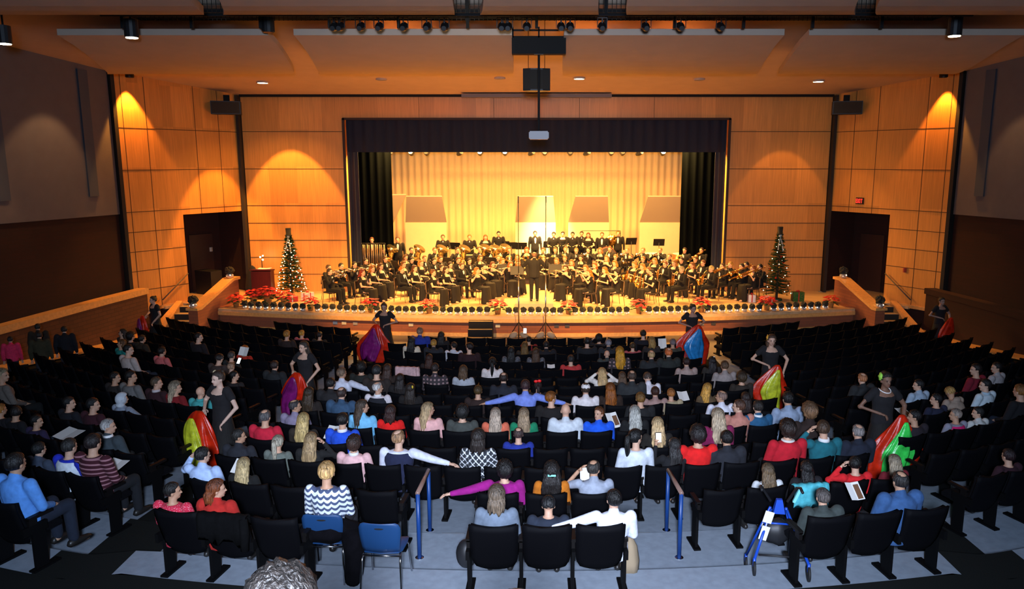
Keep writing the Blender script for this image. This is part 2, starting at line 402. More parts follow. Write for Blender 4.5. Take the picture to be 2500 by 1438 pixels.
# audience: block, row, seat, offset, scale, pose, hair, hair colour, top colour, label
AUD = [
 ('L', 5, 11, 0.07, 0.918, 'C', 'long', '2a1c14', '241c1a', 'woman with glasses turned toward the camera, face lit orange, near left wall'),
 ('L', 6, 9, -0.09, 0.899, 'C', 'long', '6a4422', '178078', 'child in teal top facing back in a seat near the left wall'),
 ('L', 5, 10, -0.03, 0.895, 'U', 'curly', '0d0a0a', '1a1416', 'person with big dark hair beside the woman with glasses'),
 ('L', 5, 9, -0.03, 0.902, 'U', 'short', '0d0a0a', '2e2418', 'person in brown jacket seated right of the big dark hair near left wall'),
 ('L', 7, 7, 0.06, 1.044, 'R', 'short', '14100e', 'b8a8a0', 'person in dark top with pale collar behind the teal child'),
 ('L', 6, 6, -0.04, 0.935, 'U', 'short', '100c0c', 'c06060', 'person with a coral collar seated below the dancer at the left wall'),
 ('L', 9, 4, 0.06, 0.996, 'R', 'short', '141210', '6a6866', 'man in grey sweater in profile, right of the left aisle wall seats'),
 ('L', 9, 5, 0.13, 0.928, 'R', 'short', '1a1412', '241e1c', 'dark haired person in brown top left of the man in grey sweater'),
 ('L', 9, 3, 0.2, 0.965, 'R', 'short', '5c4a38', '301218', 'man with cropped brown hair and maroon top, pale collar'),
 ('L', 9, 2, 0.12, 0.929, 'R', 'curlylong', 'a09078', '7a1018', 'woman with long grey blond curls and dark red top'),
 ('L', 9, 1, 0.14, 0.906, 'U', 'bald', 'd0a890', '40a0a0', 'bald person with a turquoise collar in front of the dancer with yellow silk'),
 ('L', 11, 4, -0.05, 0.907, 'R', 'short', '1c1c1c', '14141c', 'dark haired man in navy, face turned right, far left seats'),
 ('L', 11, 3, 0.02, 0.957, 'R', 'short', '16181a', '38101c', 'dark haired man in maroon, profile lit, left of the grey hoodie'),
 ('L', 10, 3, -0.02, 0.847, 'AR', 'hood', 'c4ccd4', '8a94a4', 'person in grey hooded sweatshirt stretching an arm along the seats'),
 ('L', 12, 1, -0.01, 0.965, 'R', 'short', 'c8c4c0', '3a444a', 'grey haired man with white collar and dark grey jacket near left aisle'),
 ('L', 12, 4, 0.02, 0.84, 'R', 'short', '141212', '2c2040', 'person in dark purple reading a large sheet of paper at far left'),
 ('L', 12, 6, 0.1, 0.863, 'U', 'short', 'b87a34', '1a1418', 'ginger haired person at the left edge of the photo'),
 ('L', 12, 5, 0.02, 0.894, 'L', 'short', '1c1614', '121014', 'dark haired person resting chin on hand beside the ginger haired person'),
 ('L', 11, 8, 0.02, 1.06, 'R', 'long', 'a89878', '6a6058', 'fair haired person in grey top at the left edge near the brick wall'),
 ('L', 13, 1, 0.16, 0.971, 'U', 'short', '2e2c2a', 'dfe8f4', 'person in white vest over royal blue sleeves near left aisle'),
 ('L', 13, 0, 0.03, 1.06, 'U', 'short', '241c1c', '7a2030', 'person in red and white striped sleeves left of the grey haired man'),
 ('L', 14, 0, 0.06, 1.06, 'U', 'short', '1c1818', '5c9ae8', 'man in light blue shirt in the nearest seat at lower left'),
 ('L', 13, 2, 0.11, 0.866, 'U', 'short', '141414', '3c4658', 'person in slate jacket ahead of the man in light blue shirt'),
 ('C', 13, 0, -0.2, 0.948, 'HL', 'short', '1c1a1a', 'b4ccf4', 'man in pale blue shirt with hand raised behind his head'),
 ('C', 12, 0, 0.0, 0.927, 'R', 'short', '2a2826', '22242c', 'man in charcoal jacket with short dark hair right of the pale blue shirt'),
 ('C', 13, 1, -0.18, 0.865, 'U', 'long', 'c0a878', '101010', 'woman with long blond hair and black top right of the pale blue shirt'),
 ('C', 14, 0, -0.18, 0.841, 'R', 'short', '1c1a18', 'd02848', 'child in sparkly red top turned right at the left end of the rear row'),
 ('C', 14, 1, -0.2, 0.897, 'R', 'bob', '7c4020', 'b02018', 'woman with auburn bob and red sleeve over a coat draped seat'),
 ('C', 12, 1, 0.05, 0.884, 'U', 'pony', 'b8b09c', '687068', 'woman in olive grey sweater with grey blond hair tied back'),
 ('C', 12, 2, -0.0, 0.937, 'HR', 'long', 'a88c64', '181818', 'woman with straight sandy hair raising her right hand'),
 ('C', 12, 3, 0.08, 0.917, 'U', 'curly', '3c2820', 'e8b8b8', 'woman with short brown curls and pink top with white collar'),
 ('C', 12, 4, 0.18, 1.009, 'AR', 'balding', 'a8805c', '1c2440', 'balding man in navy vest with white sleeve by the left handrail'),
 ('C', 11, 0, -0.04, 0.984, 'U', 'balding', '5c5a5a', 'c81c38', 'balding man in crimson sweater'),
 ('C', 10, 1, -0.04, 0.943, 'R', 'balding', '403c3c', '8a8098', 'balding man in lavender grey shirt turned right'),
 ('C', 11, 1, 0.04, 0.971, 'U', 'long', 'c8ac70', '2c241c', 'woman with long blond hair holding a printed programme'),
 ('C', 11, 2, 0.12, 0.996, 'U', 'short', '14100e', '1c50d0', 'dark haired person in royal blue sweater with white collar'),
 ('C', 10, 3, 0.03, 0.984, 'R', 'long', '4a3c30', '78c0e8', 'woman with wavy brown hair and light blue shirt'),
 ('C', 9, 1, 0.07, 0.98, 'U', 'balding', '3c2c28', '34506c', 'balding man in slate blue jacket'),
 ('C', 7, 1, -0.17, 0.991, 'AR', 'short', '7c6450', 'd0d4e4', 'man in white shirt stretching his arm along the seat to the right'),
 ('C', 8, 2, -0.1, 0.929, 'R', 'balding', 'd8d4d0', '1c1e28', 'white haired man in dark vest and white sleeve, profile right'),
 ('C', 6, 0, 0.0, 0.953, 'U', 'curly', '0d0b0b', '20221f', 'person with large dark curly hair by the left centre aisle'),
 ('C', 7, 2, 0.01, 1.06, 'U', 'short', '222426', '2c2420', 'person in dark cap of hair below the red silk dancer'),
 ('C', 6, 1, 0.02, 0.943, 'U', 'long', '3a241a', '2a1c16', 'woman with long dark brown hair at the aisle end'),
 ('C', 7, 3, -0.07, 0.928, 'U', 'long', '1e1614', '1a1616', 'woman with dark hair behind the seat draped with a pink coat'),
 ('C', 8, 3, -0.02, 0.928, 'U', 'long', '241a14', '181414', 'woman with a yellow hair clip and dark hair'),
 ('C', 2, 1, -0.13, 0.937, 'U', 'long', '14100e', 'd8c8b0', 'woman with straight dark hair and cream cardigan near the front'),
 ('C', 1, 1, 0.02, 0.993, 'U', 'short', '90705c', '1c308c', 'grey haired man in royal blue jacket in the front row'),
 ('C', 2, 2, -0.1, 0.899, 'U', 'short', 'b88838', '22242a', 'sandy haired child in charcoal coat, second row'),
 ('C', 1, 2, 0.05, 0.914, 'U', 'long', '0e0b0b', '161214', 'woman with long black hair in the front row'),
 ('C', 2, 3, -0.13, 0.857, 'L', 'short', '120e0e', 'c8c8d0', 'person in white hooded top, head bowed, second row'),
 ('C', 3, 3, 0.09, 0.996, 'L', 'short', '1a0f0f', '2a1014', 'broad person in dark maroon, head turned left'),
 ('C', 4, 3, -0.09, 0.888, 'U', 'long', '3a1c12', '201414', 'person with reddish brown hair in the third row'),
 ('C', 6, 3, -0.07, 0.984, 'U', 'short', '2a201c', '5a3c40', 'man in plaid shirt'),
 ('C', 6, 4, -0.02, 0.951, 'U', 'bob', '5a4430', 'a8acb4', 'woman with brown bob and light grey sweater'),
 ('C', 5, 5, 0.02, 0.979, 'U', 'pony', '0b0a0a', 'dcd0cc', 'woman with black ponytail and white shirt'),
 ('C', 7, 7, -0.2, 0.984, 'U', 'balding', '2a1c18', '20222c', 'balding man in charcoal shirt behind the black ponytail'),
 ('C', 8, 5, 0.15, 0.919, 'U', 'short', '4c3818', '2c1c18', 'brown haired child peeking over a seat behind the grey sweater'),
 ('C', 8, 7, -0.07, 1.014, 'AB', 'short', '3c2424', '7c90e0', 'man in pale blue shirt with both arms spread along the seats'),
 ('C', 7, 8, -0.07, 0.844, 'U', 'pony', '2a1c1c', '1c1416', 'girl with a bright red hair bow'),
 ('C', 9, 8, -0.07, 0.985, 'R', 'short', '8c5010', '181414', 'ginger haired child leaning on the spread pale blue sleeve'),
 ('C', 3, 5, 0.01, 0.922, 'U', 'long', '100d0d', '8c8894', 'woman with black hair and grey lace top'),
 ('C', 2, 6, 0.04, 0.876, 'U', 'long', '6a4c20', '2a2018', 'woman with long honey brown hair near the front'),
 ('C', 1, 6, 0.2, 0.84, 'U', 'short', '1a1412', '7a1418', 'person in red collar filming with a lit phone'),
 ('C', 3, 6, 0.06, 0.899, 'U', 'long', '4a3220', '148074', 'woman in teal top with a sparkling necklace'),
 ('C', 2, 7, 0.04, 0.894, 'U', 'short', '151112', '16141a', 'person in black coat beside the teal top'),
 ('C', 4, 9, -0.09, 0.898, 'U', 'short', '242222', 'b83434', 'man in brick red sweater'),
 ('C', 2, 9, -0.02, 0.965, 'U', 'short', '141110', '1a1a1e', 'dark haired person seated in front row, right half'),
 ('C', 1, 10, -0.13, 0.865, 'HL', 'curly', '0f0b0b', '16161c', 'person with dark curls raising a hand to the face, front row'),
 ('C', 2, 10, -0.02, 0.923, 'U', 'short', '8c8890', '22242a', 'grey haired person in dark coat, second row right half'),
 ('C', 3, 9, 0.15, 0.84, 'U', 'bald', 'f08038', '3a3e3c', 'bald man with orange lit crown and grey coat'),
 ('C', 4, 11, -0.05, 1.043, 'U', 'long', 'c88c20', '4a3c28', 'woman with golden hair and plaid scarf'),
 ('C', 2, 11, 0.06, 0.84, 'U', 'short', '3a2c18', 'a85058', 'person in dusty pink sweater, third row right half'),
 ('C', 1, 12, -0.04, 0.944, 'U', 'short', '0d0a0a', '12101a', 'dark haired man upright in the front row, right half'),
 ('C', 2, 12, -0.0, 0.944, 'U', 'bob', 'a07c44', '2a2220', 'woman with light brown bob in the second row'),
 ('C', 4, 12, 0.15, 0.956, 'U', 'balding', 'c0a070', '242628', 'grey haired man with glasses in a dark jacket'),
 ('C', 4, 13, 0.01, 0.993, 'U', 'balding', 'd87038', '262a28', 'balding man with orange lit crown in dark green jacket'),  # hair colour carries the orange light
 ('C', 2, 13, 0.01, 0.894, 'U', 'short', '807070', '3c3a30', 'grey haired person near the right end of the second row'),
 ('C', 6, 9, 0.14, 0.918, 'E', 'long', 'c8a470', 'e4dcd4', 'blond woman in white sweater with both hands up at her ears'),
 ('C', 8, 9, -0.05, 0.953, 'U', 'cap', '3a2c20', 'e4dcdc', 'man in white baseball cap and white shirt'),
 ('C', 8, 10, -0.14, 0.954, 'U', 'long', '8c4c14', '2c1c14', 'woman with long auburn hair'),
 ('C', 6, 10, 0.01, 0.84, 'U', 'long', '5c4430', '40362c', 'woman with wavy brown hair left of the bald crowned man'),
 ('C', 7, 11, 0.14, 1.002, 'U', 'balding', '48362c', '2c2e30', 'man with bald crown and dark grey jacket'),
 ('C', 9, 11, -0.16, 0.955, 'U', 'short', '7c5828', '1a1a1c', 'small brown haired child low in a seat'),
 ('C', 7, 12, -0.02, 0.966, 'F', 'short', '4a3c34', 'dcd8e0', 'man in white polo shirt with head bowed forward'),
 ('C', 8, 11, 0.16, 0.88, 'U', 'short', '3a1c12', 'a08078', 'dark brown haired man in dusty pink shirt with ears showing'),
 ('C', 8, 12, -0.09, 0.846, 'U', 'short', 'a86830', 'a89878', 'man in tan sweater with cropped hair'),
 ('C', 10, 9, 0.07, 0.98, 'U', 'bald', 'e8a080', 'ccd4dc', 'bald man in pale grey jacket with drawstring'),
 ('C', 10, 10, 0.06, 0.93, 'T', 'short', '6c3c18', '1458d8', 'boy in bright blue shirt looking back at the camera'),
 ('C', 10, 11, 0.1, 0.944, 'U', 'long', 'b0b0a8', '101012', 'woman with silvery long hair and black top'),
 ('C', 11, 11, -0.02, 0.972, 'U', 'long', 'd0b080', '1c1814', 'woman with long blond hair above the white long sleeve top'),
 ('C', 10, 8, -0.06, 0.925, 'U', 'long', '9c8468', '108058', 'woman with long brown hair and green top'),
 ('C', 10, 7, 0.03, 0.923, 'U', 'long', 'b8a490', 'd86c50', 'woman with long wavy blond hair and coral sleeve'),
 ('C', 10, 5, 0.03, 0.979, 'R', 'long', 'b89c74', 'e8b0ac', 'woman with long blond hair in profile, pale pink shoulder'),
 ('C', 10, 6, 0.04, 0.95, 'U', 'curly', '1c1c1c', '444844', 'woman with black hair and dark grey knit'),
 ('C', 10, 4, -0.05, 0.925, 'U', 'bob', '38201c', 'e01410', 'woman with dark brown bob and bright red top'),
 ('C', 12, 6, 0.2, 1.038, 'U', 'bob', '2c2420', 'c8ccd0', 'woman with dark bob and black and white damask top'),
 ('C', 11, 7, 0.07, 0.863, 'U', 'balding', '4a3834', '1c3090', 'balding man in royal blue sweater'),
 ('C', 12, 10, 0.2, 1.03, 'R', 'pony', '0c0c0c', 'd4dce8', 'woman with black ponytail and white long sleeve top'),
 ('C', 13, 5, 0.07, 0.923, 'AL', 'curly', '181414', '98107c', 'woman with dark curly hair and magenta top reaching left'),
 ('C', 13, 6, 0.07, 0.915, 'U', 'curlylong', '1c1614', 'c06c10', 'woman with long dark curls, teal hair clip and orange top'),
 ('C', 13, 7, 0.03, 0.937, 'HL', 'balding', '34302c', '98a0b0', 'man in grey polo shirt with hand on his cheek'),
 ('C', 14, 3, 0.02, 0.942, 'U', 'bob', '6c5c4c', '687484', 'woman with brown bob and slate grey top, left of three rear seats'),
 ('C', 14, 4, 0.02, 0.84, 'D', 'short', '141416', '1c2434', 'person in dark navy slumped in the middle of three rear seats'),
 ('C', 14, 5, 0.16, 0.899, 'AL', 'short', '0c0a0a', 'e0e4f4', 'man in white shirt with arm stretched left over the rear seats'),
 ('C', 12, 11, 0.2, 0.912, 'P', 'long', '2a2828', '141418', 'woman with straight dark hair holding up a lit phone'),
 ('C', 12, 12, -0.02, 1.043, 'U', 'curly', '221c1c', 'e01818', 'woman with dark curly hair and bright red top'),
 ('C', 12, 13, -0.15, 0.981, 'U', 'short', '141212', '22242c', 'man in charcoal suit with dark hair'),
 ('C', 11, 13, -0.19, 1.06, 'U', 'long', 'b8a488', '80184c', 'woman with blond hair and plum top'),
 ('C', 13, 9, 0.1, 0.84, 'U', 'long', '6c5840', 'ccd0d4', 'woman with long brown hair and white top'),
 ('C', 13, 10, 0.07, 0.84, 'U', 'long', '141010', '16141a', 'woman with black hair above a turquoise jacket'),
 ('C', 13, 11, 0.2, 0.857, 'HL', 'short', '0c0a0a', 'd81c24', 'man with black hair and wide red sweater'),
 ('C', 12, 14, 0.2, 1.06, 'U', 'curly', '2a1c16', 'c01428', 'woman with big brown hair and red top with pearls'),
 ('C', 12, 15, 0.2, 1.036, 'HL', 'short', '4c3828', '146470', 'man in teal sweater with white collar'),
 ('C', 12, 16, 0.2, 0.961, 'U', 'balding', '8c8480', '1a2030', 'grey haired man with round bald patch and navy jacket'),
 ('C', 14, 6, 0.01, 0.84, 'U', 'short', '5c5450', '38403e', 'person with glossy grey brown hair in dark grey jacket by the walker'),
 ('C', 14, 8, -0.2, 0.947, 'U', 'balding', '2c2826', '345888', 'balding man in denim blue jacket holding a programme'),
 ('C', 13, 12, 0.2, 0.84, 'U', 'long', 'a09078', '701420', 'woman with long grey blond hair and dark red top'),
 ('R', 8, 1, 0.13, 0.957, 'U', 'balding', 'b87850', '242628', 'man in dark coat with bald crown left of the dancer with pearls'),
 ('R', 9, 3, -0.14, 0.92, 'L', 'short', '141212', '9cb0c4', 'dark haired man in pale blue grey shirt'),
 ('R', 11, 2, -0.02, 0.868, 'L', 'short', 'a8988c', 'd8186c', 'grey blond person in hot pink vest with grey sleeves'),
 ('R', 11, 3, -0.05, 0.84, 'L', 'short', '1c1c1c', 'c8c8c4', 'dark haired person in white shirt right of the pink vest'),
 ('R', 10, 2, 0.2, 0.882, 'L', 'short', '121216', '1c2038', 'dark haired person in navy holding a printed programme'),
 ('R', 10, 4, -0.15, 0.912, 'F', 'short', 'b48c50', 'a08c7c', 'person in tan hooded top leaning left'),
 ('R', 10, 5, -0.16, 0.965, 'L', 'short', '1a1412', 'c8d8e0', 'dark haired person with pale blue collar at right'),
 ('R', 9, 7, 0.06, 0.945, 'L', 'short', '161010', 'a8a0a0', 'dark haired man in pale grey shirt at far right'),
 ('R', 9, 6, -0.13, 1.004, 'L', 'short', '201412', '7c1428', 'person in dark red reaching left at far right'),
 ('R', 11, 5, -0.08, 1.036, 'U', 'short', '8c5c2c', '161418', 'brown haired person at the right edge of the photo'),
 ('R', 13, 1, -0.05, 0.84, 'U', 'short', '2a1618', '30101c', 'person in dark maroon at lower right edge'),
 ('C', 8, 13, 0.07, 0.902, 'R', 'long', 'd09840', '5c4830', 'girl with golden hair left of the white shirt man'),
 ('C', 9, 13, 0.2, 0.938, 'L', 'balding', '8c7064', 'e0e0ec', 'grey haired man in bright white shirt right half'),
 ('C', 10, 14, 0.2, 0.972, 'L', 'short', '5c3c2c', 'c08070', 'person in dusty coral top right of the white shirt man'),
 ('C', 10, 15, -0.02, 0.948, 'U', 'short', '2a2420', '20567c', 'dark haired man in teal blue shirt with white collar'),
 ('C', 10, 16, -0.05, 1.044, 'U', 'short', '0e0c0c', '8c9cb4', 'man with black hair and blue grey shirt'),
 ('C', 11, 15, 0.2, 1.06, 'U', 'curly', '7c5c40', '2a1c18', 'person with sandy brown curls right of the blue grey shirt'),
 ('C', 5, 14, -0.02, 0.926, 'U', 'long', '140d0f', '2c2622', 'woman with dark hair and a sparkling clip'),
 ('C', 6, 14, 0.02, 0.971, 'U', 'short', '5c4430', '988c88', 'man in light grey shirt with brown hair'),
 ('C', 7, 15, 0.2, 0.906, 'U', 'curly', '40301f', '2c241e', 'person with brown curly hair right half centre block'),
 ('C', 9, 14, 0.1, 0.896, 'U', 'long', '281814', '1c1616', 'woman with long dark brown hair below the brown curls'),
 ('C', 5, 13, -0.06, 0.931, 'U', 'short', '2c1412', 'a89088', 'person in dusty rose shirt below the dancer with blue silk'),
 ('L', 4, 3, -0.06, 0.864, 'U', 'curly', 'c86c20', 'b02410', 'woman with orange lit curls and red sweater, left block'),  # orange light on the curls is put into the hair colour
 ('L', 2, 2, -0.09, 0.975, 'U', 'short', 'a8742c', '2a1c18', 'fair haired person in front left block'),
 ('L', 1, 2, 0.02, 0.84, 'U', 'short', 'c89030', 'a05058', 'blond person in pink top in front left block'),
 ('L', 1, 1, 0.05, 0.84, 'U', 'short', '241a16', '1c1614', 'dark haired person at the end of the front left block'),
 ('L', 6, 3, 0.07, 0.971, 'D', 'short', '1a1212', '3c302c', 'person holding a glowing phone in the left block'),
 ('L', 5, 3, 0.03, 0.892, 'U', 'short', '4a4440', '1c2020', 'person in a dark cap right of the glowing phone'),
 ('L', 6, 2, -0.05, 0.84, 'U', 'short', 'b08c70', '2c201c', 'fair haired person behind the glowing phone'),
 ('L', 7, 1, -0.05, 0.864, 'R', 'short', '141010', '221c1c', 'dark haired man in profile right of the dancer with yellow silk'),
 ('L', 6, 0, -0.0, 0.948, 'U', 'short', '2c201c', '202224', 'man in dark coat left of the dancer with dark red silk'),
 ('C', 9, 0, 0.01, 0.955, 'U', 'long', '3a2a18', '241c18', 'woman with dark brown hair behind the dark red silk'),
 ('C', 8, 0, 0.08, 0.961, 'U', 'short', '1c1818', '222022', 'dark haired man left of the slate blue jacket'),
 ('L', 4, 6, 0.01, 1.011, 'R', 'short', '1a1010', '181014', 'person in dark clothes at the far end of the left block'),
 ('R', 11, 0, 0.2, 0.93, 'L', 'short', '181414', '241c24', 'person with raised knees ahead of the pink vest'),
]
# band: x, y, platform height, part, standing, woman, hair, hair colour
BAND = [
 (-7.28,26.41,0.7,'tpt',0,0,'short','3c2c1c'),
 (-7.58,27.38,0.7,'tpt',0,0,'short','5a3c20'),
 (-7.24,27.85,0.7,'tpt',0,0,'short','1a1410'),
 (-6.83,28.20,0.7,'tpt',0,0,'short','181210'),
 (-6.64,29.26,0.7,'tpt',0,0,'short','241c14'),
 (-6.10,26.20,0.7,'clar',0,1,'long','8c2c10'),
 (-5.96,27.15,0.7,'clar',0,1,'long','a06020'),
 (-5.78,27.82,0.7,'clar',0,1,'long','5a3418'),
 (-6.29,31.15,0.9,'tuba',0,0,'short','50381c'),
 (-6.02,29.90,0.7,'clar',0,0,'short','5a4028'),
 (-5.16,31.15,0.9,'tuba',0,0,'short','3c2818'),
 (-5.30,30.44,0.7,'clar',0,1,'long','6a4424'),
 (-5.03,28.40,0.7,'clar',0,1,'bob','7c4c20'),
 (-4.85,26.92,0.7,'clar',0,0,'short','c87018'),
 (-4.92,29.64,0.7,'clar',0,0,'short','1c1410'),
 (-4.44,27.27,0.7,'clar',0,1,'long','5c3418'),
 (-4.42,28.76,0.7,'clar',0,1,'pony','b07830'),
 (-4.20,31.15,0.9,'tuba',0,0,'short','8c6434'),
 (-4.50,30.17,0.7,'clar',0,0,'short','8c5c2c'),
 (-4.01,29.36,0.7,'clar',0,0,'short','2c1c12'),
 (-3.82,29.93,0.7,'clar',0,0,'short','6a4828'),
 (-3.63,26.20,0.7,'clar',0,1,'bun','7a4a20'),
 (-3.48,27.49,0.7,'clar',0,0,'short','4a3018'),
 (-3.26,26.93,0.7,'clar',0,1,'long','3c2414'),
 (-3.25,28.23,0.7,'clar',0,1,'long','2c1a10'),
 (-3.25,31.15,0.9,'tuba',0,0,'short','5a3c20'),
 (-3.08,29.57,0.7,'clar',0,0,'short','6c4020'),
 (-2.79,27.98,0.7,'clar',0,0,'short','7c4a1c'),
 (-2.62,29.32,0.7,'clar',0,0,'short','1c1410'),
 (-2.14,26.72,0.7,'flute',0,1,'long','b87830'),
 (-1.95,27.70,0.7,'flute',0,1,'short','181210'),
 (-2.26,30.30,0.7,'clar',0,1,'bob','7c5428'),
 (-1.66,28.28,0.7,'flute',0,1,'long','7a4018'),
 (-2.37,31.40,0.9,'tuba',0,0,'short','6a4828'),
 (-1.91,31.15,0.9,'tuba',0,0,'short','7c5830'),
 (-1.52,31.55,0.9,'tuba',0,0,'short','6a4c2c'),
 (-1.55,30.30,0.7,'clar',0,0,'short','a87c40'),
 (-1.32,29.26,0.7,'flute',0,1,'long','b87c34'),
 (-0.98,28.26,0.7,'flute',0,1,'bob','b06020'),
 (-1.13,31.15,0.9,'horn',0,0,'short','8c5c34'),
 (-0.78,30.58,0.7,'clar',0,1,'long','b8803c'),
 (-0.71,28.79,0.7,'clar',0,1,'long','a06c34'),
 (-0.41,31.32,0.9,'horn',0,1,'bob','a04c14'),
 (0.27,31.15,0.9,'horn',0,0,'short','6c4c2c'),
 (0.29,29.90,0.7,'clar',0,1,'bob','b89048'),
 (0.77,31.15,0.9,'horn',0,0,'short','8c6838'),
 (0.78,29.39,0.7,'clar',0,1,'bob','b07c40'),
 (1.13,30.04,0.7,'clar',0,0,'short','9c6c38'),
 (1.20,31.46,0.9,'horn',0,0,'short','a87440'),
 (1.64,31.15,0.9,'clar',0,0,'short','b0783c'),
 (1.07,27.37,0.7,'flute',0,1,'bob','5a3818'),
 (1.35,28.89,0.7,'flute',0,1,'long','a86828'),
 (1.78,30.30,0.7,'clar',0,1,'long','3c2414'),
 (2.14,31.20,0.9,'tpt',0,0,'short','1a120c'),
 (1.79,27.37,0.7,'flute',0,1,'bob','a8702c'),
 (1.85,26.20,0.7,'flute',0,1,'long','b86c20'),
 (2.17,28.05,0.7,'flute',0,1,'long','a85c24'),
 (2.63,31.15,0.9,'clar',0,1,'bob','b07038'),
 (2.81,30.17,0.7,'flute',0,1,'long','a87430'),
 (3.07,31.63,0.9,'sax',0,0,'short','8c5430'),
 (3.21,30.58,0.7,'clar',0,0,'short','a86c34'),
 (2.98,28.64,0.7,'clar',0,1,'bob','c07c2c'),
 (2.44,26.83,0.7,'clar',0,1,'long','b8742c'),
 (2.81,26.20,0.7,'flute',0,1,'curly','1c100c'),
 (3.74,31.15,0.9,'tpt',0,0,'short','b08048'),
 (3.79,30.44,0.7,'tpt',0,0,'short','9c6434'),
 (3.67,28.28,0.7,'sax',0,1,'long','b8803c'),
 (4.40,31.15,0.9,'tpt',0,0,'short','a87c48'),
 (4.23,29.90,0.7,'sax',0,0,'short','a06c34'),
 (3.90,27.70,0.7,'sax',0,1,'bob','c08c40'),
 (4.01,26.83,0.7,'sax',0,0,'short','8c5c34'),
 (4.03,26.20,0.7,'sax',0,1,'long','1c120c'),
 (4.61,29.39,0.7,'sax',0,1,'long','b88c44'),
 (5.11,31.18,0.9,'tpt',0,0,'short','a88048'),
 (4.86,28.40,0.7,'sax',0,0,'short','8c5428'),
 (5.42,30.69,0.7,'tpt',0,0,'short','8c6434'),
 (5.26,28.76,0.7,'sax',0,1,'bob','a87438'),
 (5.21,26.93,0.7,'sax',0,0,'short','a89878'),
 (6.11,31.15,0.9,'horn',0,0,'short','3c2818'),
 (5.67,29.51,0.7,'horn',0,0,'short','241810'),
 (5.81,28.05,0.7,'sax',0,1,'long','8c5428'),
 (6.81,31.15,0.9,'tbn',0,0,'short','3c2818'),
 (6.37,28.76,0.7,'sax',0,0,'short','6c3c20'),
 (6.32,27.15,0.7,'sax',0,0,'short','c8b070'),
 (7.27,28.20,0.7,'tpt',0,0,'short','b0883c'),
 (6.27,29.77,0.7,'horn',0,0,'short','5a3c20'),
 (7.87,28.20,0.7,'tbn',0,0,'short','2c1c14'),
 (7.56,27.70,0.7,'tbn',0,0,'short','1c1410'),
 (7.82,27.16,0.7,'tbn',0,1,'bun','a85c24'),
 (8.20,27.59,0.7,'tbn',0,0,'short','1c1410'),
 (6.88,27.81,0.7,'tbn',0,0,'short','4a2c18'),
 (-6.79,31.15,0.9,'down',1,0,'short','7c4c28'),
 (-5.76,31.35,0.9,'down',1,0,'short','6a4424'),
 (-4.02,32.43,0.9,'stick',1,0,'short','6c5030'),
 (-2.88,32.43,0.9,'stick',1,0,'short','9c7038'),
 (-2.20,32.50,0.9,'stick',1,1,'long','b06428'),
 (-1.71,33.98,0.9,'stick',1,0,'short','1a120c'),
 (-0.07,33.98,0.9,'down',1,0,'short','1c1410'),
 (0.77,33.64,0.9,'stick',1,0,'short','1c1410'),
 (1.18,34.00,0.9,'stick',1,1,'short','140e0a'),
 (1.61,33.67,0.9,'stick',1,0,'short','2c1c12'),
 (2.03,34.00,0.9,'stick',1,0,'short','5c3018'),
 (2.29,33.46,0.9,'stick',1,1,'long','7c3c18'),
 (2.89,33.38,0.9,'down',1,0,'short','7c5028'),
 (3.66,33.98,0.9,'down',1,0,'short','c09028'),
]
# music stands: x, y, base height, angle, desk height
MSTANDS = [
 (-6.98, 28.96, 0.7, -2.0, 1.0),
 (-5.56, 29.55, 0.7, 2.3, 1.0),
 (-4.67, 29.55, 0.7, 2.4, 1.0),
 (-3.66, 30.6, 0.7, 2.6, 1.0),
 (-3.59, 33.41, 0.9, 2.8, 1.1),
 (-2.66, 30.6, 0.7, 2.6, 1.0),
 (-1.83, 30.6, 0.7, 2.8, 1.0),
 (-1.46, 34, 0.9, 3.0, 1.1),
 (-1.22, 28.39, 0.7, 0.2, 1.0),
 (-1.12, 34, 0.9, 3.14, 1.05),
 (-0.73, 27.85, 0.7, 0.1, 1.0),
 (-0.67, 33.41, 0.9, 3.14, 1.1),
 (0.5, 30.6, 0.7, 3.1, 1.0),
 (0.55, 34, 0.9, 3.3, 1.1),
 (0.7, 28.39, 0.7, -0.1, 1.0),
 (1.03, 30.6, 0.7, 3.2, 1.0),
 (1.22, 34, 0.9, 3.14, 1.15),
 (1.34, 28.96, 0.7, -0.3, 1.0),
 (1.64, 34, 0.9, 3.1, 1.1),
 (1.83, 30.6, 0.7, 3.2, 1.0),
 (2.65, 33.74, 0.9, 3.14, 1.1),
 (3.16, 30.6, 0.7, 3.2, 1.0),
 (3.61, 30.16, 0.7, 3.6, 1.0),
 (4.26, 34, 0.9, 3.3, 1.25),
 (5.51, 34, 0.9, 3.1, 1.2),
 (7.05, 28.39, 0.7, -1.2, 1.0),
]
# ------------------------------------------------------------------ seating geometry
ROWY = [20.4 - .88 * k for k in range(13)] + [8.75, 7.3]
PTS = [(30, 0), (19.52, 0), (18.64, .01), (17.76, .04), (16.88, .09), (16, .16), (15.12, .24), (14.24, .31), (13.36, .39), (12.48, .47), (11.6, .54), (10.72, .60), (9.84, .67), (9.5, .70), (9.4, .79), (8.15, .79), (7.95, 1.10), (0, 1.10)]
ROWZ = [0, 0, .01, .04, .09, .16, .24, .31, .39, .47, .54, .60, .67, .79, 1.10]
def g(x):
    a = abs(x)
    if a < 5: return a * a / 46
    d = a - 5; return .543 + .22 * d + .045 * d * d
def dg(x):
    a = abs(x); s = 1 if x > 0 else -1
    return s * (a / 23 if a < 5 else .22 + .09 * (a - 5))
def cw(k): return 3.75 + .95 * min(1, k / 10)
def sw(k): return 5.25 + .5 * k / 14
def zprof(ye):
    for (a, za), (b, zb) in zip(PTS, PTS[1:]):
        if ye >= b: return za + (zb - za) * max(0, min(1, (a - ye) / (a - b)))
    return PTS[-1][1]
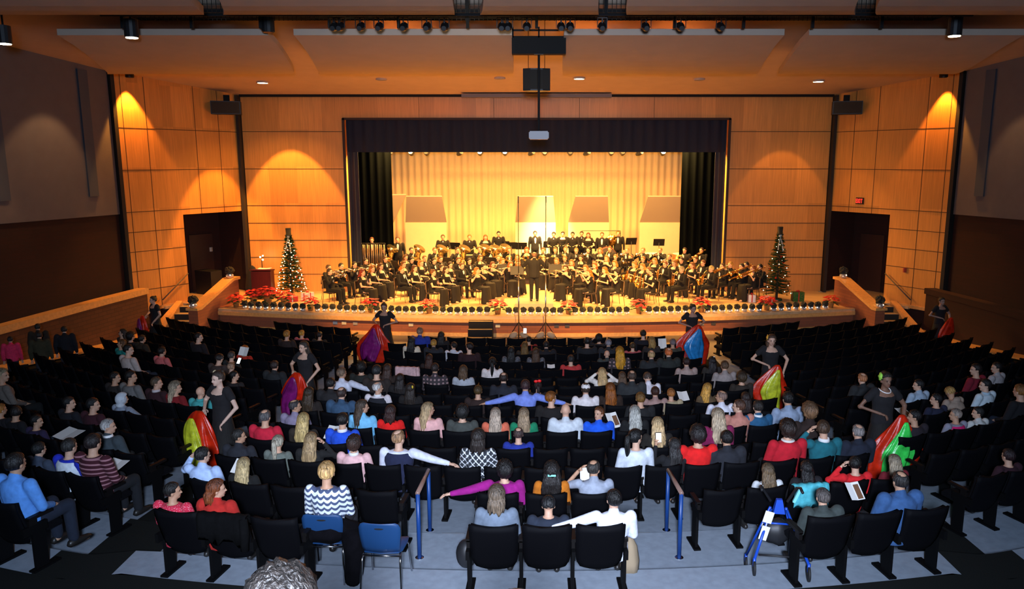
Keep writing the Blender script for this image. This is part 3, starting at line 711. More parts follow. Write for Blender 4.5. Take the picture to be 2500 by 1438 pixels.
def yeff(x, y): return y - g(x) + .25 * max(0, min(1, (abs(x) - 4.7) / .6))
def floorz(x, y): return zprof(yeff(x, y))

# house floor: a height field cut along the aisle edges, lines follow the rows
kof = lambda ye: max(0, min(14, (20.4 - ye) / .88 if ye > 9.8 else 12 + (9.84 - ye) / 1.27))
YES = [30 - .5 * i for i in range(20)] + [19.9 - .4 * i for i in range(26)] + [9.5, 9.4, 9.0, 8.6, 8.15, 7.95, 7.42, 7, 5, 3, 1, -1.5]
def strip(name, fa, fb, k, ya, yb, mt):
    m = MB(); ys = [y for y in YES if yb - 1e-6 <= y <= ya + 1e-6]; vs = []; fs = []
    for ye in ys:
        xa, xb = fa(ye), fb(ye)
        for i in range(k + 1):
            x = xa + (xb - xa) * i / k
            vs.append((x, ye + g(x) - .25 * max(0, min(1, (abs(x) - 4.7) / .6)), zprof(ye)))
    n = len(vs); K = k + 1
    vs += [(x, y, z - .25) for x, y, z in vs]
    for j in range(len(ys) - 1):
        for i in range(k):
            a = j * K + i
            fs.append((a, a + K, a + K + 1, a + 1)); fs.append((n + a, n + a + 1, n + a + K + 1, n + a + K))
    m.add(vs, fs)
    struct(name, m, mt)
YF = 21.0
struct_c = lambda v: (lambda ye: v)
strip('floor', struct_c(-17), struct_c(17), 170, 30, YF, FRONTFLOOR)
strip('floor_centre', lambda y: -cw(kof(y)) - .10, lambda y: cw(kof(y)) + .10, 30, YF, 7.42, CONCRETE)
strip('floor_carpet_cross', struct_c(-17), struct_c(17), 340, 7.42, 3, CARPET)
for s, nm in ((-1, 'left'), (1, 'right')):
    strip('floor_carpet_' + nm, lambda y: s * (cw(kof(y)) + .10), lambda y: s * (sw(kof(y)) - .03), 6, YF, 7.42, CARPET)
    strip('floor_side_' + nm, lambda y: s * (sw(kof(y)) - .03), struct_c(s * 12.15), 24, YF, 7.42, CONCRETE)
    strip('floor_carpet_wall_' + nm, struct_c(s * 12.15), struct_c(s * 17), 12, YF, 7.42, CARPET)
# raised rear platform the photograph is taken from
struct('floor_rear_platform', MB().box((0, .3, 1.6), (30, 4.6, 3.2)), CARPET)

# ------------------------------------------------------------------ stage
SZ = .7
lip = lambda x: 24.3 + x * x / 90
m = MB()
N_ = 32
xs = [-10.95 + 21.9 * i / N_ for i in range(N_ + 1)]
m.prism([(x, lip(x) - .06) for x in xs] + [(10.95, 38), (-10.95, 38)], SZ - .09, SZ)
struct('floor_stage', m, STAGEWOOD)
m = MB()
m.prism([(x, lip(x) - .10) for x in xs] + [(x, lip(x) + .1) for x in reversed(xs)], SZ - .21, SZ - .09)
struct('trim_1', m, MAPLE_TRIM)
m = MB()
m.prism([(x, lip(x) + .04) for x in xs] + [(x, lip(x) + .3) for x in reversed(xs)], 0.0, SZ - .19)
struct('wall_stage_front', m, BRICKW)
m = MB()
m.prism([(x, lip(x) - .02) for x in xs] + [(x, lip(x) + .05) for x in reversed(xs)], 0.0, .12)
struct('baseboard_stage', m, MAPLE_TRIM)

# proscenium wall with its opening
YP = 29.1; OX = 7.27; OT = 7.27; CZ = 8.14; EX = 11.05
m = MB()
for s in (-1, 1): m.box((s * (OX + EX) / 2, YP + .25, (SZ + CZ) / 2), (EX - OX, .5, CZ - SZ))
m.box((0, YP + .25, (OT + CZ) / 2), (2 * OX, .5, CZ - OT))
struct('wall_proscenium', m, MAPLE)
SEAM = mat('panel_seam', (.09, .04, .015), .8)
zs = [6.78, 5.40, 4.02, 3.35, 2.69, 2.03, 1.37]
m = MB()
for s in (-1, 1):
    for z in zs: m.box((s * (OX + EX) / 2, YP - .003, z), (EX - OX, .012, .022))
for x in (-4.4, -1.6, 1.6, 4.4): m.box((x, YP - .003, (OT + CZ) / 2), (.012, .01, CZ - OT))
struct('trim_panel_seams_proscenium', m, SEAM)
m = MB()
for s in (-1, 1): m.box((s * (OX - .02), YP - .02, (SZ + OT) / 2), (.09, .07, OT - SZ))
m.box((0, YP - .02, OT - .02), (2 * OX, .07, .08))
struct('trim_opening', m, mat('dark_opening_trim', (.03, .012, .006), .7))
struct('trim_slot_above_proscenium', MB().box((0, YP - .06, CZ - .045), (2 * EX, .14, .10)), DARK)

# angled side walls of the apron with the stage door recess
WA = V((11.1, 29.1, 0)); WB = V((13.55, 25.1, 0))
wdir = (WB - WA).normalized(); wlen = (WB - WA).length; DR = .565 * wlen
wn = V((-wdir.y, wdir.x, 0))
def wallpt(s, t, z, off=0):
    p = WA + wdir * t + wn * off
    return (s * p.x, p.y, z)
def wallbox(m, s, t0, t1, z0, z1, o0=0, o1=.3):
    """box on the angled wall; off grows outwards away from the house"""
    vs = [wallpt(s, t, z, o) for z in (z0, z1) for t, o in ((t0, o0), (t1, o0), (t1, o1), (t0, o1))]
    m.add(vs, [(3, 2, 1, 0), (4, 5, 6, 7), (0, 1, 5, 4), (1, 2, 6, 5), (2, 3, 7, 6), (3, 0, 4, 7)])
for s, nm in ((-1, 'left'), (1, 'right')):
    o0, o1 = (0, .3)
    m = MB()
    wallbox(m, s, DR, wlen, SZ, 8.7, o0, o1)
    wallbox(m, s, 0, DR, 3.83, 8.7, o0, o1)
    struct('wall_apron_' + nm, m, MAPLE)
    m = MB()
    for z in (6.76, 5.40, 4.02): wallbox(m, s, 0 if z > 3.9 else DR, wlen, z - .011, z + .011, -.006, .01)
    for z in (3.35, 2.69, 2.03, 1.37): wallbox(m, s, DR, wlen, z - .011, z + .011, -.006, .01)
    wallbox(m, s, DR + 1.05, DR + 1.07, SZ, 8.6, -.006, .01); wallbox(m, s, wlen - .2, wlen - .18, SZ, 8.6, -.006, .01)
    for t in (.95, 1.9): wallbox(m, s, t, t + .02, 3.83, 8.6, -.006, .01)
    struct('trim_panel_seams_' + nm, m, SEAM)
    m = MB(); wallbox(m, s, DR, wlen, SZ - .06, SZ + .06, -.03, .3)
    struct('baseboard_apron_' + nm, m, MAPLE_TRIM)
    # dark vertical joint at the proscenium and at the house wall
    m = MB(); m.box((s * 11.13, 29.0, 4.4), (.10, .3, 7.4)); wallbox(m, s, wlen, wlen + .12, SZ, 8.8, -.03, .3)
    struct('trim_joint_' + nm, m, mat('joint_dark', (.02, .015, .012), .8))
    # recess behind the stage door opening
    m = MB()
    wallbox(m, s, -.05, DR + .05, SZ - .02, 3.9, 1.75, 1.85)
    wallbox(m, s, -.15, -.02, SZ - .02, 3.9, .0, 1.8)
    wallbox(m, s, DR + .0, DR + .1, SZ - .02, 3.9, .3, 1.8)
    wallbox(m, s, -.15, DR + .1, 3.83, 3.93, .28, 1.8)
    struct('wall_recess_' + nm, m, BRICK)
    m = MB(); wallbox(m, s, -.15, DR + 1.0, SZ - .1, SZ, -.05, 1.85)
    struct('floor_recess_' + nm, m, STAGEWOOD)
    m = MB(); wallbox(m, s, .35, 1.35, SZ, 2.9, 1.70, 1.76)
    struct('door_' + ('1' if s < 0 else '2'), m, mat('dark_door', (.05, .02, .014), .5))
    # brick under the apron wall
    m = MB(); wallbox(m, s, DR - .6, wlen + .2, -.05, SZ - .06, .05, .35)
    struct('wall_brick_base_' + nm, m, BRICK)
    # stair parapet: brick with a broad maple cap, sloping down to the house
    hx, hy, lx, ly = 10.95, 26.9, 11.35, 24.55
    dx, dy = lx - hx, ly - hy; L_ = math.hypot(dx, dy); px, py = -dy / L_, dx / L_
    def par(m, prof, w0, w1):
        # prof: list of (t along, z); extruded across the wall
        a = [(s * (hx + dx * t + px * w0), hy + dy * t + py * w0, z) for t, z in prof]
        b = [(s * (hx + dx * t + px * w1), hy + dy * t + py * w1, z) for t, z in prof]
        n = len(prof)
        m.add(a + b, [tuple(range(n)), tuple(range(2 * n - 1, n - 1, -1))] + [(i, (i + 1) % n, n + (i + 1) % n, n + i)[::-1] for i in range(n)])
    m = MB(); par(m, [(-.06, 0), (1, 0), (1, .84), (.92, .84), (.08, 1.50), (-.06, 1.50)], -.17, .17)
    struct('wall_stair_' + nm, m, BRICKW)
    m = MB(); par(m, [(-.09, 1.50), (.08, 1.50), (.92, .84), (1.03, .84), (1.03, .92), (.93, .92), (.09, 1.59), (-.09, 1.59)], -.21, .21)
    struct('trim_stair_cap_' + nm, m, MAPLE_TRIM)
    # the short curved return wall from the stair to the stage lip
    m = MB()
    poly = [(s * (hx - .1), hy + .1), (s * (hx + .1), hy - .6), (s * 10.95, lip(10.95) + .05), (s * 10.7, lip(10.7) + .25), (s * 10.6, hy)]
    m.prism(poly if s > 0 else poly[::-1], 0, 1.0 if False else SZ + .02)
    struct('wall_stair_return_' + nm, m, BRICKW)
    # stage side steps (dark treads) between the parapet and the outer trim
    m = MB()
    for i in range(4):
        y0 = 24.55 + .42 * i
        m.cm = 0; m.box((s * 11.97, (y0 + 26.55) / 2, .0875 + .175 * i - .0), (.84, 26.55 - y0, .175))
        m.cm = 1; m.box((s * 11.97, y0 + .16, .175 * (i + 1) + .003), (.82, .26, .012))
    st = empty('stage_steps', (0, 0, 0), 0, 'dark carpeted side steps up to the stage on the %s, behind the sloping wall' % nm, 'steps')
    kid('riser', m.mesh('stage_steps', [mat('dark_step', (.025, .02, .015), .9), mat('tread_nosing', (.40, .33, .22), .7)]), st)
    m = MB(); m.prism([(s * x, y) for x, y in ((10.9, 26.56), (12.62, 26.56), (11.35, 28.8), (10.9, 28.8))][::s], SZ - .1, SZ - .001)
    struct('floor_landing_' + nm, m, STAGEWOOD)
    m = MB()
    m.add([(s * 12.42, 24.3, 0), (s * 12.42, 26.4, 0), (s * 12.55, 26.4, .82), (s * 12.55, 24.3, .16), (s * 12.75, 24.3, 0), (s * 12.75, 26.4, 0), (s * 12.75, 26.4, .82), (s * 12.75, 24.3, .16)],
          [(0, 1, 2, 3), (7, 6, 5, 4), (0, 3, 7, 4), (3, 2, 6, 7), (2, 1, 5, 6), (1, 0, 4, 5)])
    struct('trim_stair_stringer_' + nm, m, MAPLE_TRIM)
    hr = empty('wall_handrail', (0, 0, 0), 0, 'dark round handrail on the %s maple wall beside the stage steps' % nm, 'handrail')
    a = V(wallpt(s, DR + .05, 1.75, -.10)); b = V(wallpt(s, DR + 1.1, .95, -.10))
    kid('rail', MB().tube([a, b], .022, 8).mesh('rail', mat('rail_grey', (.10, .08, .06), .5), True), hr)
    for t in (.12, .88):
        p = a.lerp(b, t); q = V(wallpt(s, DR + .05 + 1.05 * t, p.z - .06, .0))
        kid('bracket', MB().tube([p, q], .012, 6).mesh('bracket', MATS['rail_grey']), hr)

    # house side walls: grey plaster above dark brick
    A = V((13.7, 25.0, 0)); B = V((17.0, 14.5, 0)); D = V((17.3, -1.5, 0))
    for i, (p, q) in enumerate(((A, B), (B, D))):
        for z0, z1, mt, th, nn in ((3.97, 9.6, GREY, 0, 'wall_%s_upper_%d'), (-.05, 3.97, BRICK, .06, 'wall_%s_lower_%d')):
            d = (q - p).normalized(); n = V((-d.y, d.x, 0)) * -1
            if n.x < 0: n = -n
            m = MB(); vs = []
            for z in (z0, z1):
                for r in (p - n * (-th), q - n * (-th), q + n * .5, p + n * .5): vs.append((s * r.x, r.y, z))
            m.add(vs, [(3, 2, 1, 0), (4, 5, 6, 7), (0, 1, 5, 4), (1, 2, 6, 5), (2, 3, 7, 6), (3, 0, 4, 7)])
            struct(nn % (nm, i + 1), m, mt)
    d = (B - A).normalized()
    for i, t in enumerate((.96, 3.9, 6.9)):
        p = A + d * t
        m = MB(); m.box((s * (p.x - .01), p.y, 6.53), (.10, .34, 3.86), rz=s * math.atan2(d.x, -d.y))
        struct('trim_wall_slot_%s_%d' % (nm, i + 1), m, BLUESLOT)
    # low brick parapet along the side ramp, maple capped on the left
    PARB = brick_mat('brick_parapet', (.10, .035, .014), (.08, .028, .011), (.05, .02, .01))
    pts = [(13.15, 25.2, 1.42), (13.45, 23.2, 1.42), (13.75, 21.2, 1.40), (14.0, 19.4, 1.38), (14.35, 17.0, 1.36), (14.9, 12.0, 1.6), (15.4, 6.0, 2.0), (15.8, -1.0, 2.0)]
    for nn, a0, a1, zt, zb, mt in (('wall_parapet_', 0, .22, 0, None, PARB if s < 0 else BRICK), ('trim_parapet_cap_', -.07, .30, .06, 0, MAPLE_TRIM if s < 0 else BRICK)):  # right wall and cap take the dark brick in place of shade
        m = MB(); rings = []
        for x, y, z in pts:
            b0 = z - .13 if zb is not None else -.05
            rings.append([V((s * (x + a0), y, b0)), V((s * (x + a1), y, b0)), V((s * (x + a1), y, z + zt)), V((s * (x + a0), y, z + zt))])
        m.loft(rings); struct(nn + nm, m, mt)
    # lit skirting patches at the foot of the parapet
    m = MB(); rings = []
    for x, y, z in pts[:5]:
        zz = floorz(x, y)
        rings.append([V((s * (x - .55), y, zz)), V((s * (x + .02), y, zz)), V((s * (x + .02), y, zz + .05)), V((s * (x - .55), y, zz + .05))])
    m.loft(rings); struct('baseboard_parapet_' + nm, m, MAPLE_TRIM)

# rear wall of the house, behind the camera
struct('wall_rear', MB().box((0, -1.9, 5), (36, .3, 10)), GREY)

# ------------------------------------------------------------------ stage house
def drape(x0, x1, y, z0, z1, amp=.07, per=.28, th=.03):
    m = MB(); n = max(4, int(abs(x1 - x0) / per * 6)); top = []; 
    for i in range(n + 1):
        x = x0 + (x1 - x0) * i / n; top.append((x, y + amp * math.sin(i / 6 * 2 * PI) + .02 * math.sin(i * .37)))
    f = [(x, yy) for x, yy in top] + [(x, yy + th) for x, yy in reversed(top)]
    vs = [(x, yy, z0) for x, yy in f] + [(x, yy, z1) for x, yy in f]; k = len(f)
    m.add(vs, [(i, (i + 1) % k, k + (i + 1) % k, k + i) for i in range(k)])
    return m
one('valance', drape(-OX, OX, 29.75, 6.03, 7.5, .05, .42), mat('valance_navy', (.011, .018, .036), .95), 'dark navy pleated valance across the top of the stage opening', 'curtain', smooth=True)
for s, nm in ((-1, 'left'), (1, 'right')):
    one('stage_curtain', drape(s * 6.95, s * (OX + .1), 29.95, SZ, 7.4, .05, .2), mat('house_curtain_blue', (.018, .026, .045), .9), 'narrow blue grey house curtain gathered at the %s edge of the opening' % nm, 'curtain', smooth=True)
    one('leg_curtain', drape(s * 5.9, s * 7.6, 31.2, SZ, 7.6, .06, .3), CURT, 'black leg curtain hanging just inside the %s edge of the stage' % nm, 'curtain', smooth=True)
    one('masking_curtain', drape(s * 7.7, s * 10.5, 34.0, SZ, 7.6, .06, .3), CURT, 'black masking curtain deep in the %s wing of the stage' % nm, 'curtain', smooth=True)
one('cyclorama', drape(-7.6, 7.6, 36.8, SZ, 7.4, .045, .32), CYC, 'cream back curtain hanging in fine folds behind the band', 'curtain', smooth=True)
struct('wall_stage_back', MB().box((0, 38.1, 4.3), (24, .2, 8.2)), DARK)
m = MB()
for s in (-1, 1): m.box((s * 11.2, 33.7, 4.3), (.2, 8.8, 8.2))
struct('wall_stage_sides', m, DARK)
struct('ceiling_stage', MB().box((0, 33.8, 8.3), (23, 9, .2)), DARK)

# orchestra shell towers with tilted canopies, whose shade is put in as a darker colour
def shell(xb0, xb1, xt0, xt1, y, label, zl=2.9, zt=4.12, rz=0):
    r = empty('acoustic_shell', ((xb0 + xb1) / 2, y, SZ), rz, label, 'stage panel', 'acoustic shell towers behind the band')
    cx = (xb0 + xb1) / 2; w2 = (xb1 - xb0) / 2
    kid('lower_panel', MB().box((0, 0, (zl - SZ) / 2), (2 * w2, .06, zl - SZ)).mesh('shell_panel', SHELL), r)
    m = MB(); a, b = xt0 - cx, xt1 - cx; z0, z1 = zl - SZ, zt - SZ
    vs = [(-w2, 0, z0), (w2, 0, z0), (b, -.75, z1), (a, -.75, z1), (-w2, .05, z0 + .03), (w2, .05, z0 + .03), (b, -.70, z1 + .04), (a, -.70, z1 + .04)]
    m.add(vs, [(0, 1, 2, 3), (7, 6, 5, 4), (0, 4, 5, 1), (1, 5, 6, 2), (2, 6, 7, 3), (3, 7, 4, 0)])
    kid('canopy', m.mesh('shell_canopy_shaded', mat('shell_canopy_shaded', (.42, .33, .22), .6)), r)
    kid('base', MB().box((0, .25, .06), (w2 * 1.2, .7, .12)).mesh('shell_base', BLACK), r)
shell(-7.4, -6.5, -7.2, -6.1, 34.5, 'angled cream shell tower at the left beside the black curtain', 2.9, 4.2, .5)
shell(-6.05, -4.15, -5.85, -4.25, 35, 'cream shell tower with shade darkened canopy on the left half of the stage')
shell(-.98, .88, -.85, .75, 35, 'shell tower behind the conductor, lit almost white')
shell(1.46, 3.34, 1.75, 3.2, 35, 'shell tower with a bright diagonal of light right of the conductor')
shell(4.76, 6.67, 5.0, 6.6, 35, 'cream shell tower with shade darkened canopy by the black curtain at right')

# ------------------------------------------------------------------ ceiling
ceilz = lambda y: 8.12 + .10 * (29.1 - y)
m = MB()
m.add([(-17.5, 29.4, ceilz(29.4)), (17.5, 29.4, ceilz(29.4)), (17.5, 18.2, ceilz(18.2)), (-17.5, 18.2, ceilz(18.2)),
       (-17.5, 29.4, 9.9), (17.5, 29.4, 9.9), (17.5, 18.2, 9.9), (-17.5, 18.2, 9.9)],
      [(0, 1, 2, 3), (7, 6, 5, 4), (0, 4, 5, 1), (1, 5, 6, 2), (2, 6, 7, 3), (3, 7, 4, 0)])
struct('ceiling', m, CEIL)
struct('ceiling_upper', MB().box((0, 8, 10.2), (36, 21, .3)), mat('ceiling_void', (.02, .016, .014), .9))
def cloud(name, near, far, zn, zf, label, bulge=.22):
    """convex suspended reflector; near=(x0,x1,y), far=(x0,x1,y)"""
    m = MB(); n = 8; k = 14; top = []; bot = []
    for j in range(n + 1):
        t = j / n
        y = near[2] + (far[2] - near[2]) * t
        x0 = near[0] + (far[0] - near[0]) * t ** 1.6; x1 = near[1] + (far[1] - near[1]) * t ** 1.6
        z = zn + (zf - zn) * t - bulge * math.sin(PI * t)
        for i in range(k + 1):
            x = x0 + (x1 - x0) * i / k
            bot.append((x, y, z)); top.append((x, y, z + .13))
    K = k + 1; fs = []; o = len(bot)
    for j in range(n):
        for i in range(k):
            a = j * K + i
            fs.append((a, a + 1, a + K + 1, a + K)); fs.append((o + a, o + a + K, o + a + K + 1, o + a + 1))
    for i in range(k): fs.append((i, o + i, o + i + 1, i + 1)); a = n * K + i; fs.append((a, a + 1, o + a + 1, o + a))
    for j in range(n):
        a = j * K; fs.append((a, a + K, o + a + K, o + a)); a = j * K + k; fs.append((a, o + a, o + a + K, a + K))
    m.add(bot + top, fs)
    return one(name, m, CLOUD, label, 'ceiling panel', group='suspended acoustic clouds', smooth=False)
def CX_(px, y, z):   # horizontal position of a point seen at px for a given depth and height
    return (px - 1310) / 1850 * (y * .9848 - (z - 5.7) * .1736)
yn, yf, zn, zf = 17.0, 22.6, 8.36, 8.16
for nx0, nx1, fx0, fx1, lab in ((140, 655, 262, 716, 'outer left cloud panel above the left maple wall'),
                                (717, 1250, 778, 1252, 'cloud panel left of the hanging loudspeaker'),
                                (1377, 1915, 1376, 1850, 'cloud panel right of the hanging loudspeaker'),
                                (1975, 2500, 1900, 2330, 'outer right cloud panel above the right maple wall')):
    cloud('acoustic_cloud', (CX_(nx0, yn, zn), CX_(nx1, yn, zn), yn), (CX_(fx0, yf, zf), CX_(fx1, yf, zf), yf), zn, zf, lab)
yn2, yf2, zn2, zf2 = 8.8, 12.6, 8.15, 7.98
for nx0, nx1, fx0, fx1, lab in ((-900, 330, -300, 498, 'near left cloud panel with a curved blue edge'),
                                (430, 1075, 545, 1110, 'near cloud panel left of the first dark ceiling gap'),
                                (1170, 1480, 1172, 1462, 'narrow near cloud panel over the middle of the house'),
                                (1560, 2200, 1530, 2088, 'near cloud panel right of the second dark ceiling gap'),
                                (2260, 3300, 2140, 2900, 'near right cloud panel in shadow')):
    cloud('acoustic_cloud', (CX_(nx0, yn2, zn2), CX_(nx1, yn2, zn2), yn2), (CX_(fx0, yf2, zf2), CX_(fx1, yf2, zf2), yf2), zn2, zf2, lab)
# catwalk between the two rows of clouds
cwk = empty('catwalk', (0, 15.6, 8.30), 0, 'dark lighting catwalk with mesh guard between the ceiling clouds', 'catwalk')
MESH = mat('catwalk_mesh', (.02, .015, .01), .8)
m = MB()
for i in range(180): m.box((-8.1 + i * .09, .5, .65), (.012, .012, .9))
for j in range(10): m.box((0, .5, .25 + j * .09), (16.2, .012, .012))
kid('mesh_guard', m.mesh('mesh_guard', MESH), cwk)
m = MB(); m.box((0, 1.0, .40), (17, .9, .06))
for i in range(13): m.box((-8.4 + i * 1.4, .5, .7), (.06, .06, 1.3))
m.tube([(-8.4, .45, .95), (8.4, .45, .95)], .03, 6); m.tube([(-8.4, -.3, .17), (8.4, -.3, .17)], .03, 6)
kid('walkway', m.mesh('walkway', DARK), cwk)
tb = empty('truss_box', (.05, 17.3, 8.05), 0, 'black rectangular drop box above the hanging loudspeaker', 'bracket')
m = MB(); m.box((0, 0, .12), (1.18, .25, .34)); 
kid('fascia', m.mesh('fascia', DARK), tb)
m = MB()
for z in (.32, .46): m.box((0, 0, z), (1.18, .04, .035))
for x in (-.57, 0, .57): m.box((x, 0, .38), (.035, .04, .3))
kid('railing', m.mesh('railing', DARK), tb)
# theatre lanterns hung under the catwalk and over the stage
def lantern(rad=.10, ln=.30, lit=False):
    m = MB()
    Mx = Matrix.Rotation(math.radians(70), 3, 'X')
    m.lathe([(rad * .6, -ln * .5), (rad * .8, -ln * .3), (rad, 0), (rad, ln * .5)], 10, (0, 0, 0), Mx)
    m.box((0, 0, rad * 1.5), (.03, .03, rad * 1.4)); m.box((0, 0, rad * 2.2), (rad * 2.4, .02, .02))
    for s in (-1, 1): m.box((s * rad * 1.15, 0, rad), (.015, .03, rad * 2.4))
    return m.mesh('lantern_body', BLACK)
LB = lantern(); 
LENS = MB().lathe([(.085, 0), (.085, .01)], 10, (0, 0, 0), Matrix.Rotation(math.radians(70), 3, 'X')).mesh('lens', LAMPON)
LENSD = MB().lathe([(.085, 0), (.085, .01)], 10, (0, 0, 0), Matrix.Rotation(math.radians(70), 3, 'X')).mesh('lens_dark', mat('lens_glass', (.3, .25, .2), .1, .5))
def put_lantern(loc, rz, lit, label, group, sc_=1.0):
    r = empty('stage_lantern', loc, rz, label, 'stage light', group)
    r.scale = (sc_,) * 3
    kid('housing', LB, r)
    # lens sits on the open end of the barrel
    p = Matrix.Rotation(math.radians(70), 3, 'X') @ V((0, 0, .152))
    kid('lens', LENS if lit else LENSD, KIDS[r.name][0], p)
random.seed(3)
for i, px in enumerate((815, 830, 880, 925, 985, 1042, 1085, 1225, 1240, 1286, 1370, 1392, 1470, 1577, 1662, 1760)):
    put_lantern((CX_(px, 15.3, 8.2), 15.3, 8.24), PI, i in (0, 6, 7, 8), 'black spotlight under the catwalk, %s from the left' % ORD[i], 'catwalk spotlights', .8)
for i, px in enumerate((950, 1004, 1042, 1122, 1172, 1233, 1297, 1330, 1392, 1432, 1492, 1520, 1560, 1618, 1675, 1733)):
    put_lantern((CX_(px, 32.3, 5.9), 32.3, 6.02), 0 if i % 3 else .6, i in (4, 5, 13, 14, 15), 'stage spotlight below the valance, %s from the left' % ORD[i], 'stage spotlights on the pipe', 1.1)
one('lighting_pipe', MB().tube([(-7, 32.3, 6.32), (7, 32.3, 6.32)], .03, 8), DARK, 'black lighting pipe behind the valance', 'pipe')
def ring_mb(r):
    m = MB(); m.loft([[V((q * math.cos(a * PI / 10), q * math.sin(a * PI / 10), z)) for a in range(20)] for q, z in ((r, -.045), (r + .03, -.045), (r + .035, .02), (r, .02), (r, -.045))], False); return m
# recessed ceiling downlights (their light comes from here)
def downlight(px, py, rad=.17, lit=True, label=''):
    u = (px - 1310) / 1850; v = (py - 719) / 1850
    f = .9848 - v * .1736; d = -(.1736 + v * .9848)
    s_ = (8.12 + 2.91 - 5.7) / (d + .10 * f)
    x, y = u * s_, f * s_; z = ceilz(y)
    r = empty('downlight', (x, y, z), 0, label, 'ceiling light', 'recessed downlights')
    kid('trim_ring', ring_mb(rad).mesh('trim_ring', CEIL), r)
    kid('diffuser', MB().lathe([(rad, -.040), (rad, .0)], 20).mesh('diffuser', LAMPON if lit else mat('unlit_vent', (.25, .25, .28), .6)), r)
    return x, y, z
for px, py, lab in ((641, 200, 'lit recessed downlight above the left maple portal'), (1414, 190, 'lit recessed downlight right of the hanging loudspeaker'), (1998, 197, 'lit recessed downlight above the right maple portal')):
    x, y, z = downlight(px, py, lab and .17, True, lab)
    light('SPOT', 'downlight_lamp', (x, y, z - .05), 180 if x < 5 else 60, WARM, (x, y + .2, 0), spot_size=2.0, spot_blend=.5, shadow_soft_size=.1)
for px, py, lab in ((931, 193, 'unlit round vent in the ceiling left of centre'), (1220, 190, 'unlit round vent just left of the hanging loudspeaker'), (1707, 193, 'unlit round vent right of centre')):
    downlight(px, py, .16, False, lab)
# surface cans near the side walls
def can(loc, label, lit=True):
    r = empty('can_light', loc, 0, label, 'ceiling light', 'cylinder can lights')
    kid('housing', MB().lathe([(.13, .0), (.13, .34)], 14).mesh('housing', BLACK), r)
    kid('stem', MB().tube([(0, 0, .3), (0, 0, (9.9 if loc[1] < 18 else 8.6) - loc[2])], .02, 6).mesh('can_stem', BLACK), r)
    kid('bulb', MB().lathe([(.11, -.012), (.11, .0)], 14).mesh('bulb', LAMPON if lit else BLACK), r)
for px, py, Y, lab in ((322, 92, 15.5, 'black cylinder can light left of the left cloud panel'), (12, 107, 15.5, 'black cylinder can light at the left edge of the photo'), (2330, 88, 15.5, 'black cylinder can light above the outer right cloud'), (655, 78, 16.2, 'unlit dark can over the joint of the left clouds')):
    v = (py - 719) / 1850; f = .9848 - v * .1736; d = -(.1736 + v * .9848); s_ = Y / f
    can(((px - 1310) / 1850 * s_, Y, 5.7 + d * s_), lab, 'unlit' not in lab)
for s, nm in ((-1, 'left'), (1, 'right')):
    p = wallpt(s, wlen - .35, 8.35, -.32)
    can(p, 'small dark can light washing the %s maple wall' % nm, False)
    light('SPOT', 'wall_wash', (p[0], p[1], 8.3), (300 if s < 0 else 220), (1, .36, .05), wallpt(s, wlen - .45, 5.2, .05), spot_size=1.05, spot_blend=.35, shadow_soft_size=.05)
    p = wallpt(s, 1.3, 8.1, -2.2)
    light('SPOT', 'wall_wash', p, (620 if s < 0 else 50), (1, .38, .06), wallpt(s, 1.3, 1.5, .0), spot_size=.76, spot_blend=.3, shadow_soft_size=.05)
    # spots high on the grey side walls
    light('SPOT', 'wall_wash', (s * 12.9, 22.6, 8.4), 75 if s < 0 else 45, (1, .52, .22), (s * 14.4, 22.4, 4.0), spot_size=1.1, spot_blend=.4, shadow_soft_size=.08)
    light('SPOT', 'wall_wash', (s * 13.4, 19.6, 8.4), 75 if s < 0 else 30, (1, .52, .22), (s * 15.2, 19.4, 4.0), spot_size=1.1, spot_blend=.4, shadow_soft_size=.08)
    light('SPOT', 'wall_wash', (s * 9.3, 27.0, 8.1), 600 if s < 0 else 90, (1, .42, .08), (s * 9.25, 29.1, 2.6), spot_size=.92, spot_blend=.22, shadow_soft_size=.04)
# added uplight to brighten the ceiling; spot on the left ramp parapet
light('AREA', 'added_ceiling_fill', (-3, 24.5, 2.6), 36, AMB, (-2.5, 23, 8), size=3)
light('SPOT', 'ramp_light', (-9.5, 22, 8.2), 700, (1, .34, .05), (-13.8, 22.2, 1.2), spot_size=1.1, spot_blend=.6, shadow_soft_size=.1)

# hanging loudspeaker, pole and projector
hs = empty('hanging_loudspeaker', (0, 19, 7.38), 0, 'black trapezoid loudspeaker hanging at the middle of the ceiling', 'loudspeaker')
m = MB(); m.prism([(-.33, -.02), (-.15, -.09), (.15, -.09), (.33, -.02), (.22, .42), (-.22, .42)], 0, .52)
kid('cabinet', m.mesh('cabinet', BLACK), hs)
kid('grille', MB().prism([(-.31, -.035), (-.15, -.10), (.15, -.10), (.31, -.035), (.15, -.08), (-.15, -.08)], .03, .49).mesh('grille', mat('speaker_grille', (.03, .025, .02), .9)), KIDS[hs.name][0])
m = MB()
for x in (-.2, .2): m.tube([(x, .2, .5), (x, .2, 1.75)], .008, 5)
kid('suspension_wire', m.mesh('suspension_wire', DARK), hs)
pj = empty('projector', (.05, 17.3, 6.17), 0, 'grey projector hanging on a long black pole before the valance', 'projector')
m = MB(); m.box((0, 0, .09), (.44, .42, .13)); m.box((0, 0, .165), (.40, .38, .03)); m.box((0, 0, .015), (.40, .38, .03))
kid('housing', m.mesh('housing', mat('projector_grey', (.35, .35, .38), .5)), pj)
kid('pole', MB().tube([(0, 0, .18), (0, 0, 1.88)], .026, 8).mesh('pole', DARK, True), pj)
kid('ceiling_plate', MB().box((0, 0, 1.85), (.2, .2, .06)).mesh('ceiling_plate', BLACK), pj)
kid('lens', MB().lathe([(.04, 0), (.04, .06)], 12, (.1, .21, .09), Matrix.Rotation(-PI / 2, 3, 'X')).mesh('lens', BLACK), pj)
